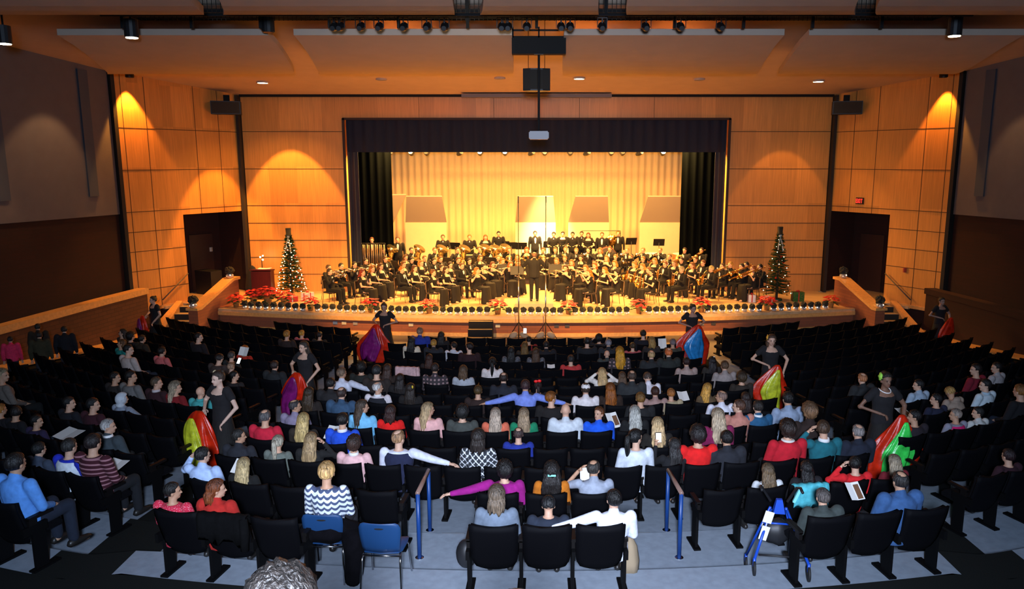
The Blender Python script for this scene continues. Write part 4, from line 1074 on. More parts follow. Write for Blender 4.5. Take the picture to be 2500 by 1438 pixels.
one('screen_case', MB().box((0, 28.70, 8.05), (5.5, .30, .12)), mat('screen_case_grey', (.16, .14, .14), .6), 'long grey housing of the roll down screen over the opening', 'screen housing')
# line array boxes at the portal corners
for s, nm in ((-1, 'left'), (1, 'right')):
    r = empty('wall_loudspeaker', (s * 11.2, 28.1, 7.31), s * -.28, 'black horizontal loudspeaker at the top %s corner of the portal' % nm, 'loudspeaker')
    kid('cabinet', MB().box((0, 0, .27), (1.0, .5, .46)).mesh('cabinet', BLACK), r)
    kid('grille', MB().box((0, -.26, .27), (.94, .02, .40)).mesh('grille', MATS['speaker_grille']), KIDS[r.name][0])
    kid('bracket', MB().box((0, .3, .62), (.2, .2, .25)).mesh('bracket', DARK), r)

# exit sign, red with letters
ex = empty('exit_sign', wallpt(1, 1.42, 4.26, -.035), math.radians(-58), 'lit red EXIT sign on the right maple wall above the stage door', 'sign')
kid('housing', MB().box((0, 0, 0), (.30, .06, .24)).mesh('housing', BLACK), ex)
m = MB()
def seg(x, z, w_, h_): m.box((x, -.035, z), (w_, .012, h_))
# E X I T built from bars
x0 = -.10
seg(x0 - .022, 0, .014, .15); [seg(x0, z, .05, .02) for z in (-.065, 0, .065)]
for a in (.40, -.40): m.box((-.035, -.035, 0), (.015, .012, .16), ry=a)
seg(.028, 0, .016, .15); seg(.095, 0, .016, .15); seg(.095, .065, .07, .02)
kid('lettering', m.mesh('lettering', mat('exit_red', (1, .02, .02), .5, emit=(1, .02, .015), estr=1.1)), ex)
kid('face', MB().box((0, -.031, 0), (.27, .004, .21)).mesh('face', mat('exit_face', (.02, .0, .0), .5)), ex)
# small wall fittings
for p, dd, c_, lab in ((wallpt(-1, .45, 2.28, 1.70), (.10, .10, .16), (.6, .55, .45), 'white switch plate inside the left stage door recess'), (wallpt(1, 3.4, 1.95, -.04), (.09, .09, .16), (.35, .06, .04), 'small red fire alarm box on the right maple wall')):
    one('wall_plate', MB().box((0, 0, 0), dd), mat('plate_' + lab[6:9], c_, .5), lab, 'wall fitting', p)
# outlets on the stage front
for i, (px, lab) in enumerate(((807, 'blue grey'), (830, 'white'), (859, 'small grey'), (1000, 'white'), (1215, 'white'), (1359, 'dark'), (1385, 'dark'), (1720, 'grey'), (1750, 'dark'))):
    X = (px - 1310) / 1850 * 24.8
    c_ = {'b': (.12, .18, .3), 'w': (.6, .5, .3), 's': (.3, .25, .2), 'd': (.05, .04, .03), 'g': (.2, .2, .2)}[lab[0]]
    one('outlet_plate', MB().box((0, 0, 0), (.15, .03, .10)), mat('outlet_' + lab, c_, .5), '%s outlet plate on the brick stage front, %s from the left' % (lab, ORD[i]), 'outlet', (X, lip(X) + .025, .36), group='outlets on the stage front')
# ------------------------------------------------------------------ people
def remesh(mb, name, mats, voxel=.014, it=2):
    me = mb.mesh('tmp', mats)
    o = bpy.data.objects.new('tmp', me); C.objects.link(o)
    r = o.modifiers.new('r', 'REMESH'); r.mode = 'VOXEL'; r.voxel_size = voxel; r.use_smooth_shade = True
    if it:
        q = o.modifiers.new('s', 'SMOOTH'); q.iterations = it; q.factor = .5
    d = o.modifiers.new('d', 'DECIMATE'); d.ratio = .45
    dg_ = bpy.context.evaluated_depsgraph_get()
    out = bpy.data.meshes.new_from_object(o.evaluated_get(dg_))
    bpy.data.objects.remove(o); bpy.data.meshes.remove(me)
    out.name = name
    out.polygons.foreach_set('use_smooth', [True] * len(out.polygons))
    return out
def join(me, mb):
    """append loose-standing small features (fingers, eyes) to a body mesh"""
    n0 = len(me.vertices); p0 = len(me.polygons)
    vs = [tuple(v.co) for v in me.vertices]; fs = [tuple(p.vertices) for p in me.polygons]; ms = [0] * p0
    fs += [tuple(i + n0 for i in f) for f in mb.f]
    out = bpy.data.meshes.new(me.name); out.from_pydata(vs + mb.v, [], fs)
    for m in me.materials: out.materials.append(m)
    out.polygons.foreach_set('material_index', ms + mb.m)
    out.polygons.foreach_set('use_smooth', [True] * len(out.polygons)); out.update()
    bpy.data.meshes.remove(me)
    return out

# arm poses: (elbow, wrist) offsets from the shoulder for the right arm, +x is outwards
ARM = {
 'lap': ((.05, .07, -.27), (-.07, .29, -.36)),
 'rest': ((.10, .06, -.26), (.06, .32, -.34)),
 'side': ((.27, -.03, -.07), (.53, -.07, -.11)),
 'head': ((.16, .13, -.08), (.0, .08, .14)),
 'ear': ((.17, .08, -.02), (-.05, .05, .17)),
 'phone': ((.10, .20, -.14), (.04, .32, .09)),
 'clar': ((.10, .10, -.24), (-.15, .30, -.17)),
 'clar2': ((.10, .14, -.25), (-.15, .36, -.30)),
 'fluteR': ((.20, .10, -.14), (.12, .22, .06)),
 'fluteL': ((.10, .20, -.12), (-.22, .24, .06)),
 'tpt': ((.14, .19, -.16), (-.13, .27, .03)),
 'tbnR': ((.08, .26, -.12), (-.08, .50, -.04)),
 'tbnL': ((.08, .17, -.18), (-.14, .20, .04)),
 'saxR': ((.10, -.02, -.28), (.04, .18, -.40)),
 'saxL': ((.08, .13, -.24), (-.10, .28, -.16)),
 'tuba': ((.14, .12, -.24), (-.04, .34, -.18)),
 'down': ((.06, -.01, -.29), (.07, .06, -.54)),
 'stick': ((.08, .05, -.27), (.02, .30, -.26)),
 'cond': ((.17, .08, -.17), (.24, .30, .02)),
 'silk': ((.20, .0, -.22), (-.02, .20, -.28)),
 'silk2': ((.18, .02, -.23), (.06, .18, -.44)),
}
POSES = {   # right arm, left arm, head yaw (+ left), pitch (+ down), forward lean
 'U': ('lap', 'lap', 0, .05, 0), 'R': ('lap', 'lap', -1.0, .05, 0), 'L': ('lap', 'lap', 1.0, .05, 0),
 'D': ('lap', 'lap', 0, .55, .06), 'AR': ('side', 'lap', -.5, 0, 0), 'AL': ('lap', 'side', .25, 0, 0), 'AB': ('side', 'side', 0, .1, 0),
 'HL': ('lap', 'head', -.5, .1, 0), 'HR': ('head', 'lap', 0, .1, 0), 'T': ('lap', 'lap', 2.45, -.1, 0), 'C': ('lap', 'lap', 2.6, -.1, 0), 'E': ('ear', 'ear', 0, .25, .03),
 'F': ('lap', 'lap', 0, .9, .22), 'P': ('lap', 'phone', .2, 0, 0), 'Rd': ('rest', 'rest', 0, .4, 0),
 'clar': ('clar2', 'clar', 0, .1, .03), 'flute': ('fluteR', 'fluteL', .15, .1, .03), 'tpt': ('tpt', 'tpt', 0, 0, .02), 'tbn': ('tbnR', 'tbnL', 0, .0, .02),
 'sax': ('saxR', 'saxL', 0, .1, .02), 'tuba': ('tuba', 'tuba', 0, 0, 0), 'stick': ('stick', 'stick', 0, .2, .02), 'down': ('down', 'down', 0, .1, 0),
 'cond': ('cond', 'cond', 0, .1, 0), 'silk': ('silk', 'silk2', -.1, .05, 0), 'silkb': ('silk', 'silk', .4, .15, 0),
}
def skel(pose, fem, stand):
    ra, la, yaw, pitch, lean = POSES[pose]
    hz = .93 if stand else .50
    hip = V((0, 0, hz)); k = .92 if fem else 1
    neck = V((0, -.05 * (0 if stand else 1) + lean * 1.2, hz + .50 - lean * .25))
    sh = .205 if not fem else .180
    S = {}
    S['hip'] = hip; S['neck'] = neck; S['k'] = k
    for s, a in ((1, ra), (-1, la)):
        sp = neck + V((s * sh, -.005, -.035)); e, w_ = ARM[a]
        S['sh', s] = sp; S['el', s] = sp + V((s * e[0], e[1], e[2])); S['wr', s] = sp + V((s * w_[0], w_[1], w_[2])); S['arm', s] = a
        if stand:
            S['hp', s] = V((s * .09, 0, hz - .03)); S['kn', s] = V((s * .10, .02, .50)); S['an', s] = V((s * .10, -.02, .09))
        else:
            S['hp', s] = V((s * .09, .03, hz)); S['kn', s] = V((s * .12, .43, .51)); S['an', s] = V((s * .12, .45, .09))
    hd = neck + V((0, .03 + .06 * max(0, pitch), .165 - .05 * max(0, pitch)))
    S['head'] = hd; S['HM'] = Matrix.Rotation(yaw, 3, 'Z') @ Matrix.Rotation(-pitch, 3, 'X')
    return S
def torso(m, S, d, top=1.0, fem=False):
    hip, neck, k = S['hip'], S['neck'], S['k']
    prof = [(-.10, .160, .120), (0, .180, .132), (.12, .165, .122), (.24, .166, .124), (.34, .188, .130), (.42, .190, .118), (.475, .145, .092), (.505, .078, .070)]
    rings = []
    for z, rx, ry in prof:
        if z > .505 * top + 1e-6: continue
        t = max(0, z / .5); c = hip.lerp(neck, min(1, t)) + V((0, 0, -.10 if z < 0 else 0))
        if z < 0: c = hip + V((0, 0, -.10))
        rings.append([c + V(((rx * k + d) * math.cos(a * PI / 8), (ry * k + d) * math.sin(a * PI / 8) + (.018 if fem and .3 < z < .44 and math.sin(a * PI / 8) > .5 else 0), 0)) for a in range(16)])
    m.loft(rings)
def body_mesh(pose, fem, stand):
    S = skel(pose, fem, stand); m = MB(); k = S['k']
    torso(m, S, 0, 1.0, fem)
    hd, HM = S['head'], S['HM']
    m.limb([S['neck'] + V((0, -.005, -.04)), hd + V((0, -.015, -.06))], [.058 * k, .054 * k])
    m.ell(hd + HM @ V((0, -.012, .022)), (.077, .096, .092), 16, 12, HM)      # cranium
    m.ell(hd + HM @ V((0, .022, -.045)), (.058, .066, .068), 14, 10, HM)      # face and jaw
    m.ell(hd + HM @ V((0, .066, -.088)), (.026, .024, .022), 8, 6, HM)        # chin
    m.tube([hd + HM @ V((0, .082, .008)), hd + HM @ V((0, .104, -.034)), hd + HM @ V((0, .084, -.040))], [.010, .017, .014], 6)
    m.ell(hd + HM @ V((0, .072, .018)), (.052, .022, .014), 8, 6, HM)         # brow
    for s in (1, -1):
        m.ell(hd + HM @ V((s * .079, -.008, -.018)), (.012, .020, .032), 8, 6, HM)
        m.limb([S['sh', s], S['el', s], S['wr', s]], [.055 * k, .043 * k, .028 * k])
        m.limb([S['hp', s], S['kn', s]], [.085 * k, .058 * k]); m.limb([S['kn', s], S['an', s]], [.056 * k, .038 * k])
        m.limb([S['an', s] + V((0, -.03, -.04)), S['an', s] + V((s * .02, .16, -.055))], [.04, .034])
        f = (S['wr', s] - S['el', s]).normalized()
        m.ell(S['wr', s] + f * .045, (.036, .046, .018), 8, 6, f.to_track_quat('Y', 'Z').to_matrix())
    me = remesh(m, 'person_body', [SKIN, EYE, LIPS], .0135)
    q = MB()
    for s in (1, -1):
        f = (S['wr', s] - S['el', s]).normalized(); R = f.to_track_quat('Y', 'Z').to_matrix()
        grip = S['arm', s] in ('clar', 'clar2', 'tpt', 'tbnR', 'tbnL', 'saxR', 'saxL', 'stick', 'silk', 'silk2', 'phone', 'fluteR', 'fluteL', 'cond')
        w0 = S['wr', s]
        for i, (dx, ln) in enumerate(((-.026, .060), (-.009, .072), (.009, .068), (.025, .052))):
            a = w0 + R @ V((dx, .078, 0)); b = a + R @ V((dx * .15, ln * (.45 if grip else .55), -.012 if not grip else -.03))
            c_ = b + R @ V((0, ln * (.15 if grip else .45), -.02 if not grip else -.032))
            q.tube([a, b, c_], [.0095, .0085, .0065], 6)
        a = w0 + R @ V((-s * .030, .030, 0)); b = a + R @ V((-s * .026, .028, -.012)); c_ = b + R @ V((s * .004, .026, -.012))
        q.tube([a, b, c_], [.011, .0095, .0075], 6)
    q.cm = 1
    for s in (1, -1):
        q.ell(hd + HM @ V((s * .029, .0815, .000)), (.0115, .006, .0065), 8, 6, HM)
        q.tube([hd + HM @ V((s * .016, .0905, .017)), hd + HM @ V((s * .044, .081, .016))], [.0045, .003], 5)
    q.cm = 2
    q.ell(hd + HM @ V((0, .0885, -.064)), (.021, .006, .0065), 8, 6, HM)
    return join(me, q), S
def top_mesh(S, style, fem):
    m = MB(); k = S['k']; d = .014
    if style == 'gown':
        torso(m, S, .011, .84, fem)
        for s in (1, -1): m.limb([S['sh', s] + V((-s * .035, 0, .012)), S['sh', s].lerp(S['el', s], .42)], [.078 * k, .070 * k])
        for s in (1, -1): m.limb([S['sh', s] + V((-s * .03, .01, .0)), S['neck'].lerp(S['hip'], .22) + V((s * .07, .06, 0))], [.04, .05])
    elif style == 'polo':
        torso(m, S, d, 1.0, fem)
        for s in (1, -1): m.limb([S['sh', s], S['sh', s].lerp(S['el', s], .62)], [.066 * k, .058 * k])
    else:
        torso(m, S, d if style != 'coat' else .028, 1.0, fem)
        e = 1 if style != 'coat' else 1.25
        for s in (1, -1): m.limb([S['sh', s], S['el', s], S['wr', s].lerp(S['el', s], .08)], [.073 * k * e, .058 * k * e, .039 * k * e])
    if style in ('shirt', 'polo', 'coat', 'tux'):
        n_ = S['neck']; m.limb([n_ + V((0, -.004, -.01)), n_ + V((0, -.002, .028))], [.073, .067])
    if style == 'hoodie':
        m.ell(S['neck'] + V((0, -.075, .02)), (.105, .06, .06), 12, 8)
    if style == 'tux':
        pass
    return remesh(m, 'top_' + style, [CLOTH], .015, 2)
def leg_mesh(S, style, stand):
    m = MB(); k = S['k']
    if style == 'skirt':
        if stand:
            r = [(.16, .12, .0, .97), (.19, .15, 0, .85), (.24, .20, .01, .6), (.31, .27, .02, .3), (.37, .32, .03, .03)]
        else:
            r = None
        if r:
            rings = [[V((rx * k * math.cos(a * PI / 14) * (1 + .05 * math.sin(a * 3) * (1 - z)), cy + ry * math.sin(a * PI / 14) * (1 + .05 * math.sin(a * 3) * (1 - z)), z)) for a in range(28)] for rx, ry, cy, z in r]
            m.loft(rings); return m.mesh('skirt', [GOWN], True)
        m.ell((0, .02, .50), (.20, .15, .12))
        m.ell((0, .25, .53), (.20, .26, .10))
        rings = []
        for t, z in ((0, .60), (.2, .54), (.5, .36), (.8, .16), (1, .02)):
            rx = .20 + .06 * t; y0 = .30 - .02 * t; y1 = .52 + .05 * t; n = 24; ring = []
            for a in range(n):
                aa = a * 2 * PI / n; w = 1 + .06 * t * math.sin(aa * 7)
                ring.append(V((rx * math.cos(aa) * w, (y0 + y1) / 2 + (y1 - y0) / 2 * math.sin(aa) * w, z)))
            rings.append(ring)
        m.loft(rings)
        return remesh(m, 'skirt', [GOWN], .02, 1)
    m.ell(S['hip'] + V((0, 0, -.02)), (.178 * k, .135, .12))
    for s in (1, -1):
        m.limb([S['hp', s], S['kn', s]], [.098 * k, .074 * k]); m.limb([S['kn', s], S['an', s] + V((0, 0, .01))], [.072 * k, .060 * k])
    me = remesh(m, 'trousers', [CLOTH], .018, 2)
    return me
def shoe_mesh(S, s):
    m = MB(); a = S['an', s]
    m.loft([[a + V((s * .02 * t + rx * math.cos(q * PI / 5), -.085 + .29 * t, -.055 + rz * math.sin(q * PI / 5) * (1 if math.sin(q * PI / 5) > 0 else .6))) for q in range(10)] for t, rx, rz in ((0, .018, .02), (.08, .036, .055), (.35, .042, .062), (.6, .044, .045), (.88, .038, .032), (1, .018, .015))])
    return m.mesh('shoe', [mat('shoe_leather', (.015, .013, .012), .4)], True)

# hair, modelled about the head centre (+y is the face)
def hair_mesh(style):
    m = MB(); rnd = random.Random(hash(style) % 999 if False else len(style) * 7 + ord(style[0]))
    th = {'short': .010, 'bald': .0, 'balding': .007, 'cap': .007, 'curly': .038, 'curlylong': .034, 'long': .016, 'bob': .020, 'pony': .012, 'bun': .012, 'hood': .03}[style]
    ph = rnd.random() * 6
    def fn(d):
        n = math.sin(d.x * 9 + ph) * math.sin(d.z * 8) * .5 + math.sin(d.x * 23 + d.y * 17) * .35
        cover = min(1, max(0, (.42 - d.y + max(0, d.z - .25) * 1.35) / .18))
        if d.z < -.15: cover *= min(1, max(0, (.05 - d.y) / .2))
        if style in ('short', 'balding', 'cap', 'pony', 'bun') and d.z < -.62: cover = 0
        if style == 'balding' and (d - V((0, -.25, .97))).length < .62: cover = 0
        amp = {'curly': .10, 'curlylong': .10, 'short': .03, 'balding': .02}.get(style, .025)
        if style in ('curly', 'curlylong'): n += .8 * math.sin(d.x * 17 + d.z * 13 + 1) * math.sin(d.y * 19 + d.z * 11)
        return (.90 if cover <= 0 else .90 + cover * (.10 + th / .09 + amp * n))
    if style != 'bald':
        m.ell((0, -.012, .018), (.082, .100, .097), 34, 24, None, fn)
    if style in ('long', 'curlylong', 'bob'):
        L = {'long': .36, 'curlylong': .32, 'bob': .16}[style]; K = 12; rings = []
        n = 36
        for j in range(K + 1):
            t = j / K; z = .045 - (L + .05) * t
            rx = .086 + (.040 if style != 'bob' else .018) * t ** .8 - (.045 if style == 'long' else .02) * max(0, t - .75) * 4
            ry = .078 - .02 * t
            if style == 'curlylong': rx += .03 * t ** .5
            cy = -.035 - .055 * min(1, t * 2) ** 1.5
            ring = []
            for i in range(n):
                a = 2 * PI * i / n
                w = 1 + (.06 * math.sin(a * 11 + 2.2 * math.sin(t * 4)) + .05 * math.sin(a * 5 + t * 6 + ph)) * (1 if t > .1 else .3)
                if style == 'curlylong': w += .06 * math.sin(a * 6 + t * 26) * math.sin(t * 21 + a * 2)
                y = cy + ry * math.sin(a) * w
                if y > .02: y = .02 + (y - .02) * .2
                ring.append(V((rx * math.cos(a) * w, y, z - ((.022 * math.sin(a * 9 + ph) + .02 * math.sin(a * 4)) * max(0, t - .6) * 2.5))))
            rings.append(ring)
        m.loft(rings)
    if style == 'pony':
        pts = [V((0, -.10, .05)), V((.005, -.155, .03)), V((.012, -.165, -.06)), V((.006, -.145, -.16)), V((0, -.135, -.24)), V((0, -.13, -.31))]
        m.tube(pts, [.020, .036, .042, .038, .028, .006], 12)
    if style == 'bun':
        m.ell((0, -.085, .085), (.042, .036, .038), 14, 10, None, lambda d: 1 + .08 * math.sin(d.x * 12 + d.z * 9))
    if style == 'hood':
        m.ell((0, -.035, .0), (.105, .115, .13), 20, 14)
        m.ell((0, -.06, -.12), (.12, .09, .06), 14, 10)
    return m.mesh('hair_' + style, [HAIR if style != 'hood' else CLOTH], True)
HAIRS = {}
def get_hair(s):
    if s not in HAIRS: HAIRS[s] = hair_mesh(s)
    return HAIRS[s]
def cap_mesh():
    m = MB()
    m.ell((0, -.01, .035), (.092, .112, .088), 20, 14, None, lambda d: 1 if d.z > -.2 else .8)
    m.ell((0, .11, .035), (.07, .08, .012), 14, 8)
    return m.mesh('baseball_cap', [CLOTH], True)
PR = {}
def proto(pose, fem, stand=False):
    key = (pose, fem, stand)
    if key not in PR:
        me, S = body_mesh(pose, fem, stand); PR[key] = {'body': me, 'S': S}
    return PR[key]
def part_of(P, kind, *a):
    key = (kind,) + a
    if key not in P:
        if kind == 'top': P[key] = top_mesh(P['S'], a[0], a[1])
        elif kind == 'legs': P[key] = leg_mesh(P['S'], a[0], a[1])
        elif kind == 'shoe': P[key] = shoe_mesh(P['S'], a[0])
    return P[key]
SKINS = [(.62, .36, .24), (.58, .33, .22), (.66, .40, .28), (.52, .29, .18)]
FEM = {'long', 'bob', 'pony', 'bun', 'curlylong'}
def person(loc, rz, pose, hair, hc, tc, label, top='sweater', legs='trousers', lc=(.02, .02, .028), fem=None, stand=False, scale=1.0, skin=None, group=None, topmat=None, cat='person', name='person'):
    fem = (hair in FEM) if fem is None else fem
    P = proto(pose, fem, stand)
    b = ob(name, P['body'], None, loc, rz, skin or random.choice(SKINS))
    b.scale = (scale,) * 3
    tag(b, label, cat, group)
    S = P['S']
    t = kid('top', part_of(P, 'top', top, fem), b, col=tc)
    if topmat:
        t.material_slots[0].link = 'OBJECT'; t.material_slots[0].material = topmat
    kid('skirt' if legs == 'skirt' else 'trousers', part_of(P, 'legs', legs, stand), b, col=lc)
    if legs != 'skirt':
        for s_ in (1, -1): kid('shoe', part_of(P, 'shoe', s_), b)
    if hair != 'bald':
        h = kid('hair' if hair != 'hood' else 'hood', get_hair(hair if hair != 'cap' else 'short'), b, col=hc)
        h.location = S['head']; h.rotation_euler = S['HM'].to_euler()
    if hair == 'cap':
        if 'CAP' not in HAIRS: HAIRS['CAP'] = cap_mesh()
        h = kid('baseball_cap', HAIRS['CAP'], b, S['head'], col=(.8, .76, .74)); h.rotation_euler = S['HM'].to_euler()
    return b
def world_of(b, p):
    return b.location + Matrix.Rotation(b.rotation_euler[2], 3, 'Z') @ (V(p) * b.scale[0])
# ------------------------------------------------------------------ auditorium seats
def seat_meshes():
    M_ = {}
    m = MB(); n = 8; f = []; 
    def pan(off, z0, z1, w0, w1, bow, th):
        """curved back panel, ring by ring from the bottom"""
        rings = []
        for j in range(9):
            t = j / 8; z = z0 + (z1 - z0) * t; w_ = w0 + (w1 - w0) * t
            if j == 0: w_ *= .82
            if j == 1: w_ *= .95
            y = off + .16 * (1 - t) ** 1.2
            fr = []; bk = []
            for i in range(n + 1):
                u = i / n * 2 - 1
                zz = z + (.022 * u * u if j == 8 else 0) - (.02 * (1 - u * u) if j == 0 else 0)
                fr.append(V((u * w_, y + bow * u * u, zz))); bk.append(V((u * w_ * .97, y + bow * u * u + th, zz)))
            rings.append(fr + bk[::-1])
        m.loft(rings)
    m.cm = 0; pan(0, .32, .85, .245, .262, .035, .022)
    M_['backrest'] = m.mesh('seat_backrest', [SEATSHELL], True)
    m = MB(); pan(.024, .36, .835, .225, .245, .035, .05); M_['pad'] = m.mesh('seat_back_pad', [SEATFAB], True)
    m = MB(); rings = []
    for j, (y, zt) in enumerate(((.17, .44), (.24, .475), (.42, .48), (.56, .475), (.60, .45))):
        rings.append([V((-.235, y, .38)), V((.235, y, .38)), V((.245, y, zt - .02)), V((.20, y, zt)), V((-.20, y, zt)), V((-.245, y, zt - .02))])
    m.loft(rings); M_['cushion'] = m.mesh('seat_cushion', [SEATFAB], False)
    m = MB(); m.box((.28, .26, .27), (.035, .16, .54)); m.box((.28, .30, .012), (.09, .34, .024)); m.box((.28, .22, .50), (.04, .30, .10))
    for y in (.16, .42): m.lathe([(.012, .024), (.012, .032)], 6, (.28, y, 0))
    M_['leg'] = m.mesh('seat_leg', [SEATIRON])
    M_['armrest'] = MB().box((.28, .30, .635), (.055, .30, .035)).box((.28, .20, .57), (.035, .10, .12)).mesh('seat_armrest', [SEATARM])
    m = MB()
    m.v = []
    for me_ in ('leg',):
        for q in M_[me_].vertices: pass
    m = MB(); m.box((-.28, .26, .27), (.035, .16, .54)); m.box((-.28, .30, .012), (.09, .34, .024)); m.box((-.28, .22, .50), (.04, .30, .10))
    M_['leg2'] = m.mesh('seat_leg_left', [SEATIRON])
    M_['armrest2'] = MB().box((-.28, .30, .635), (.055, .30, .035)).box((-.28, .20, .57), (.035, .10, .12)).mesh('seat_armrest_left', [SEATARM])
    M_['endpanel'] = MB().box((0, .28, .36), (.03, .34, .50)).mesh('seat_end_panel', [SEATSHELL])
    return M_
SM = seat_meshes()
def seat_pose(b, k, X):
    off = -.25 if b != 'C' else 0
    return (X, ROWY[k] + off + g(X), ROWZ[k]), math.atan(dg(X))
seats = []
for (b, k), xs in SEATX.items():
    for i, X in enumerate(xs):
        p, a = seat_pose(b, k, X)
        zc = p[1] * .9848 - (p[2] - 5.7) * .1736
        px = 1310 + 1850 * p[0] / zc
        if -90 < px < 2590: seats.append((zc, b, k, i, X, len(xs)))
# the extra front row of each side block
for s, b in ((-1, 'L'), (1, 'R')):
    for i, x in enumerate((5.75, 6.28, 6.81, 7.33, 7.84)):
        seats.append((22, b, -1, i, s * x, 5))
seats.sort()
stuff = MB(); made = 0
RNAME = {'C': 'centre', 'L': 'left', 'R': 'right'}
for zc, b, k, i, X, n in seats:
    if k < 0:
        a = math.atan(dg(X)); loc = (X, 21.1 - .25 + g(X) + .18, 0)
    else: loc, a = seat_pose(b, k, X)
    first = (i == 0 if b != 'L' else i == n - 1)
    last = (i == n - 1 if b != 'L' else i == 0)
    if made < 300 or k < 0:
        if b == 'C': lab = 'black auditorium seat, %s from left aisle, %s centre row from the stage' % (ORD[i], ORD[k])
        else: lab = 'black auditorium seat, %s out from %s aisle, %s row of %s block' % (ORD[i], RNAME[b], ORD[k + 1], RNAME[b])
        r = empty('auditorium_seat', loc, a, lab, 'seat', 'black seats of the %s block' % RNAME[b])
        kid('pad', SM['pad'], kid('backrest', SM['backrest'], r)); kid('seat', SM['cushion'], r)
        if not (b == 'C' and k == 14 and i in (2, 5, 8)) or True:
            kid('leg', SM['leg'], r); kid('armrest', SM['armrest'], r)
        if first or (k == 14 and i in (3, 6)) or (k == 13 and i in (5, 8)): kid('leg', SM['leg2'], r); kid('armrest', SM['armrest2'], r)
        made += 1
    else:
        R = Matrix.Rotation(a, 3, 'Z')
        for nm in ('backrest', 'pad', 'cushion', 'leg', 'armrest'):
            me_ = SM[nm]; o = len(stuff.v)
            stuff.v += [tuple(V(loc) + R @ v.co) for v in me_.vertices]
            for p in me_.polygons:
                stuff.f.append(tuple(o + q for q in p.vertices)); stuff.m.append({'cushion': 1, 'pad': 1}.get(nm, 0))
if stuff.v:
    o = ob('auditorium_seating', stuff.mesh('auditorium_seating', [SEATSHELL, SEATFAB]))
    tag(o, 'remaining distant rows of black auditorium seats toward the stage and side walls', 'seats', kind='stuff')

# ------------------------------------------------------------------ audience
LONGTOP = {'white polo': 'polo', 'grey polo': 'polo'}
PEOPLE = {}
for b, k, i, dx, s_, pose, hair, hc, tc, lab in AUD:
    X = SEATX[(b, k)][i]
    p, a = seat_pose(b, k, X)
    if pose in ('T', 'C'): a2 = a
    else: a2 = a
    R = Matrix.Rotation(a, 3, 'Z')
    loc = V(p) + R @ V((dx, .29, 0))
    top = 'sweater'
    if 'polo' in lab: top = 'polo'
    elif 'shirt' in lab: top = 'shirt'
    elif 'jacket' in lab or 'coat' in lab or 'suit' in lab: top = 'coat'
    elif 'hooded' in lab or 'drawstring' in lab: top = 'hoodie'
    elif 'damask' in lab or 'orange top' in lab: top = 'sweater'
    tm = None
    if 'damask' in lab: tm = pattern_mat('damask_knit', 'damask', (.03, .035, .045), (.75, .77, .80))
    if 'plaid' in lab: tm = pattern_mat('plaid_cloth', 'plaid', (.04, .03, .035), (.35, .22, .22))
    if 'striped' in lab: tm = pattern_mat('striped_knit', 'stripe', (.05, .004, .012), (.38, .17, .20))
    if 'sparkly' in lab: tm = pattern_mat('sequin_cloth', 'dots', (.62, .02, .06), (.9, .45, .5))
    if 'lace' in lab: tm = pattern_mat('lace_knit', 'dots', (.06, .06, .07), (.45, .44, .48))
    sk = None
    if hair == 'bald': sk = (.66, .38, .26)
    if 'white shirt with arm stretched left' in lab: sk = (.55, .32, .22)
    # keep the hips on the cushion whatever the stature
    z0 = .50 * (1 - s_)
    q = person((loc.x, loc.y, loc.z), a2, pose, hair, lin(hc), lin(tc), lab, top, scale=s_, skin=sk, topmat=tm, group='seated audience',
               lc=lin(random.choice(['14161c', '1a2233', '1c1a18', '232a38', '101010'])))
    PEOPLE[lab] = q
def find(s):
    for l, o in PEOPLE.items():
        if s in l: return o
# collars, vests and other garments that read as parts of their wearer
def collar(s, col, r=.074):
    b = find(s); 
    if not b: return
    S = [v['S'] for kk, v in PR.items() if v['body'] == b.data][0]
    n_ = S['neck']; m = MB()
    m.lathe([(r + .008, -.02), (r - .002, .03), (r - .010, .03), (r - .004, -.02)], 16, n_ + V((0, -.002, .012)))
    kid('collar', m.mesh('collar', [WHITE], True), b, col=col).data.materials[0] = mat('collar_%02d' % len(MATS), col, .85)
for s, c_ in (('royal blue sweater with white collar', (.85, .85, .9)), ('grey haired man with white collar', (.9, .9, .9)), ('pink top with white collar', (.85, .85, .85)), ('teal sweater with white collar', (.85, .85, .85)),
              ('turquoise collar', (.05, .38, .38)), ('coral collar', (.55, .15, .13)), ('white haired man in dark vest', (.9, .9, .9)), ('teal blue shirt with white collar', (.8, .8, .8)), ('pale blue collar', (.45, .6, .7)), ('cropped brown hair and maroon', (.55, .5, .5))):
    collar(s, c_)
def attach(s, name, mb, mt, off=None, smooth=True, head=False):
    b = find(s)
    if not b: return
    S = [v['S'] for kk, v in PR.items() if v['body'] == b.data][0]
    o = kid(name, mb.mesh(name, mt, smooth), b)
    if head: o.location = S['head']; o.rotation_euler = S['HM'].to_euler()
    return o
def accessory(s, name, mb, mt, label, cat, smooth=False):
    """a thing worn or held that is not part of the body: stays top-level"""
    b = find(s)
    if not b: return
    o = ob(name, mb.mesh(name, mt, smooth), None, b.location, b.rotation_euler[2]); o.scale = b.scale
    return tag(o, label, cat)
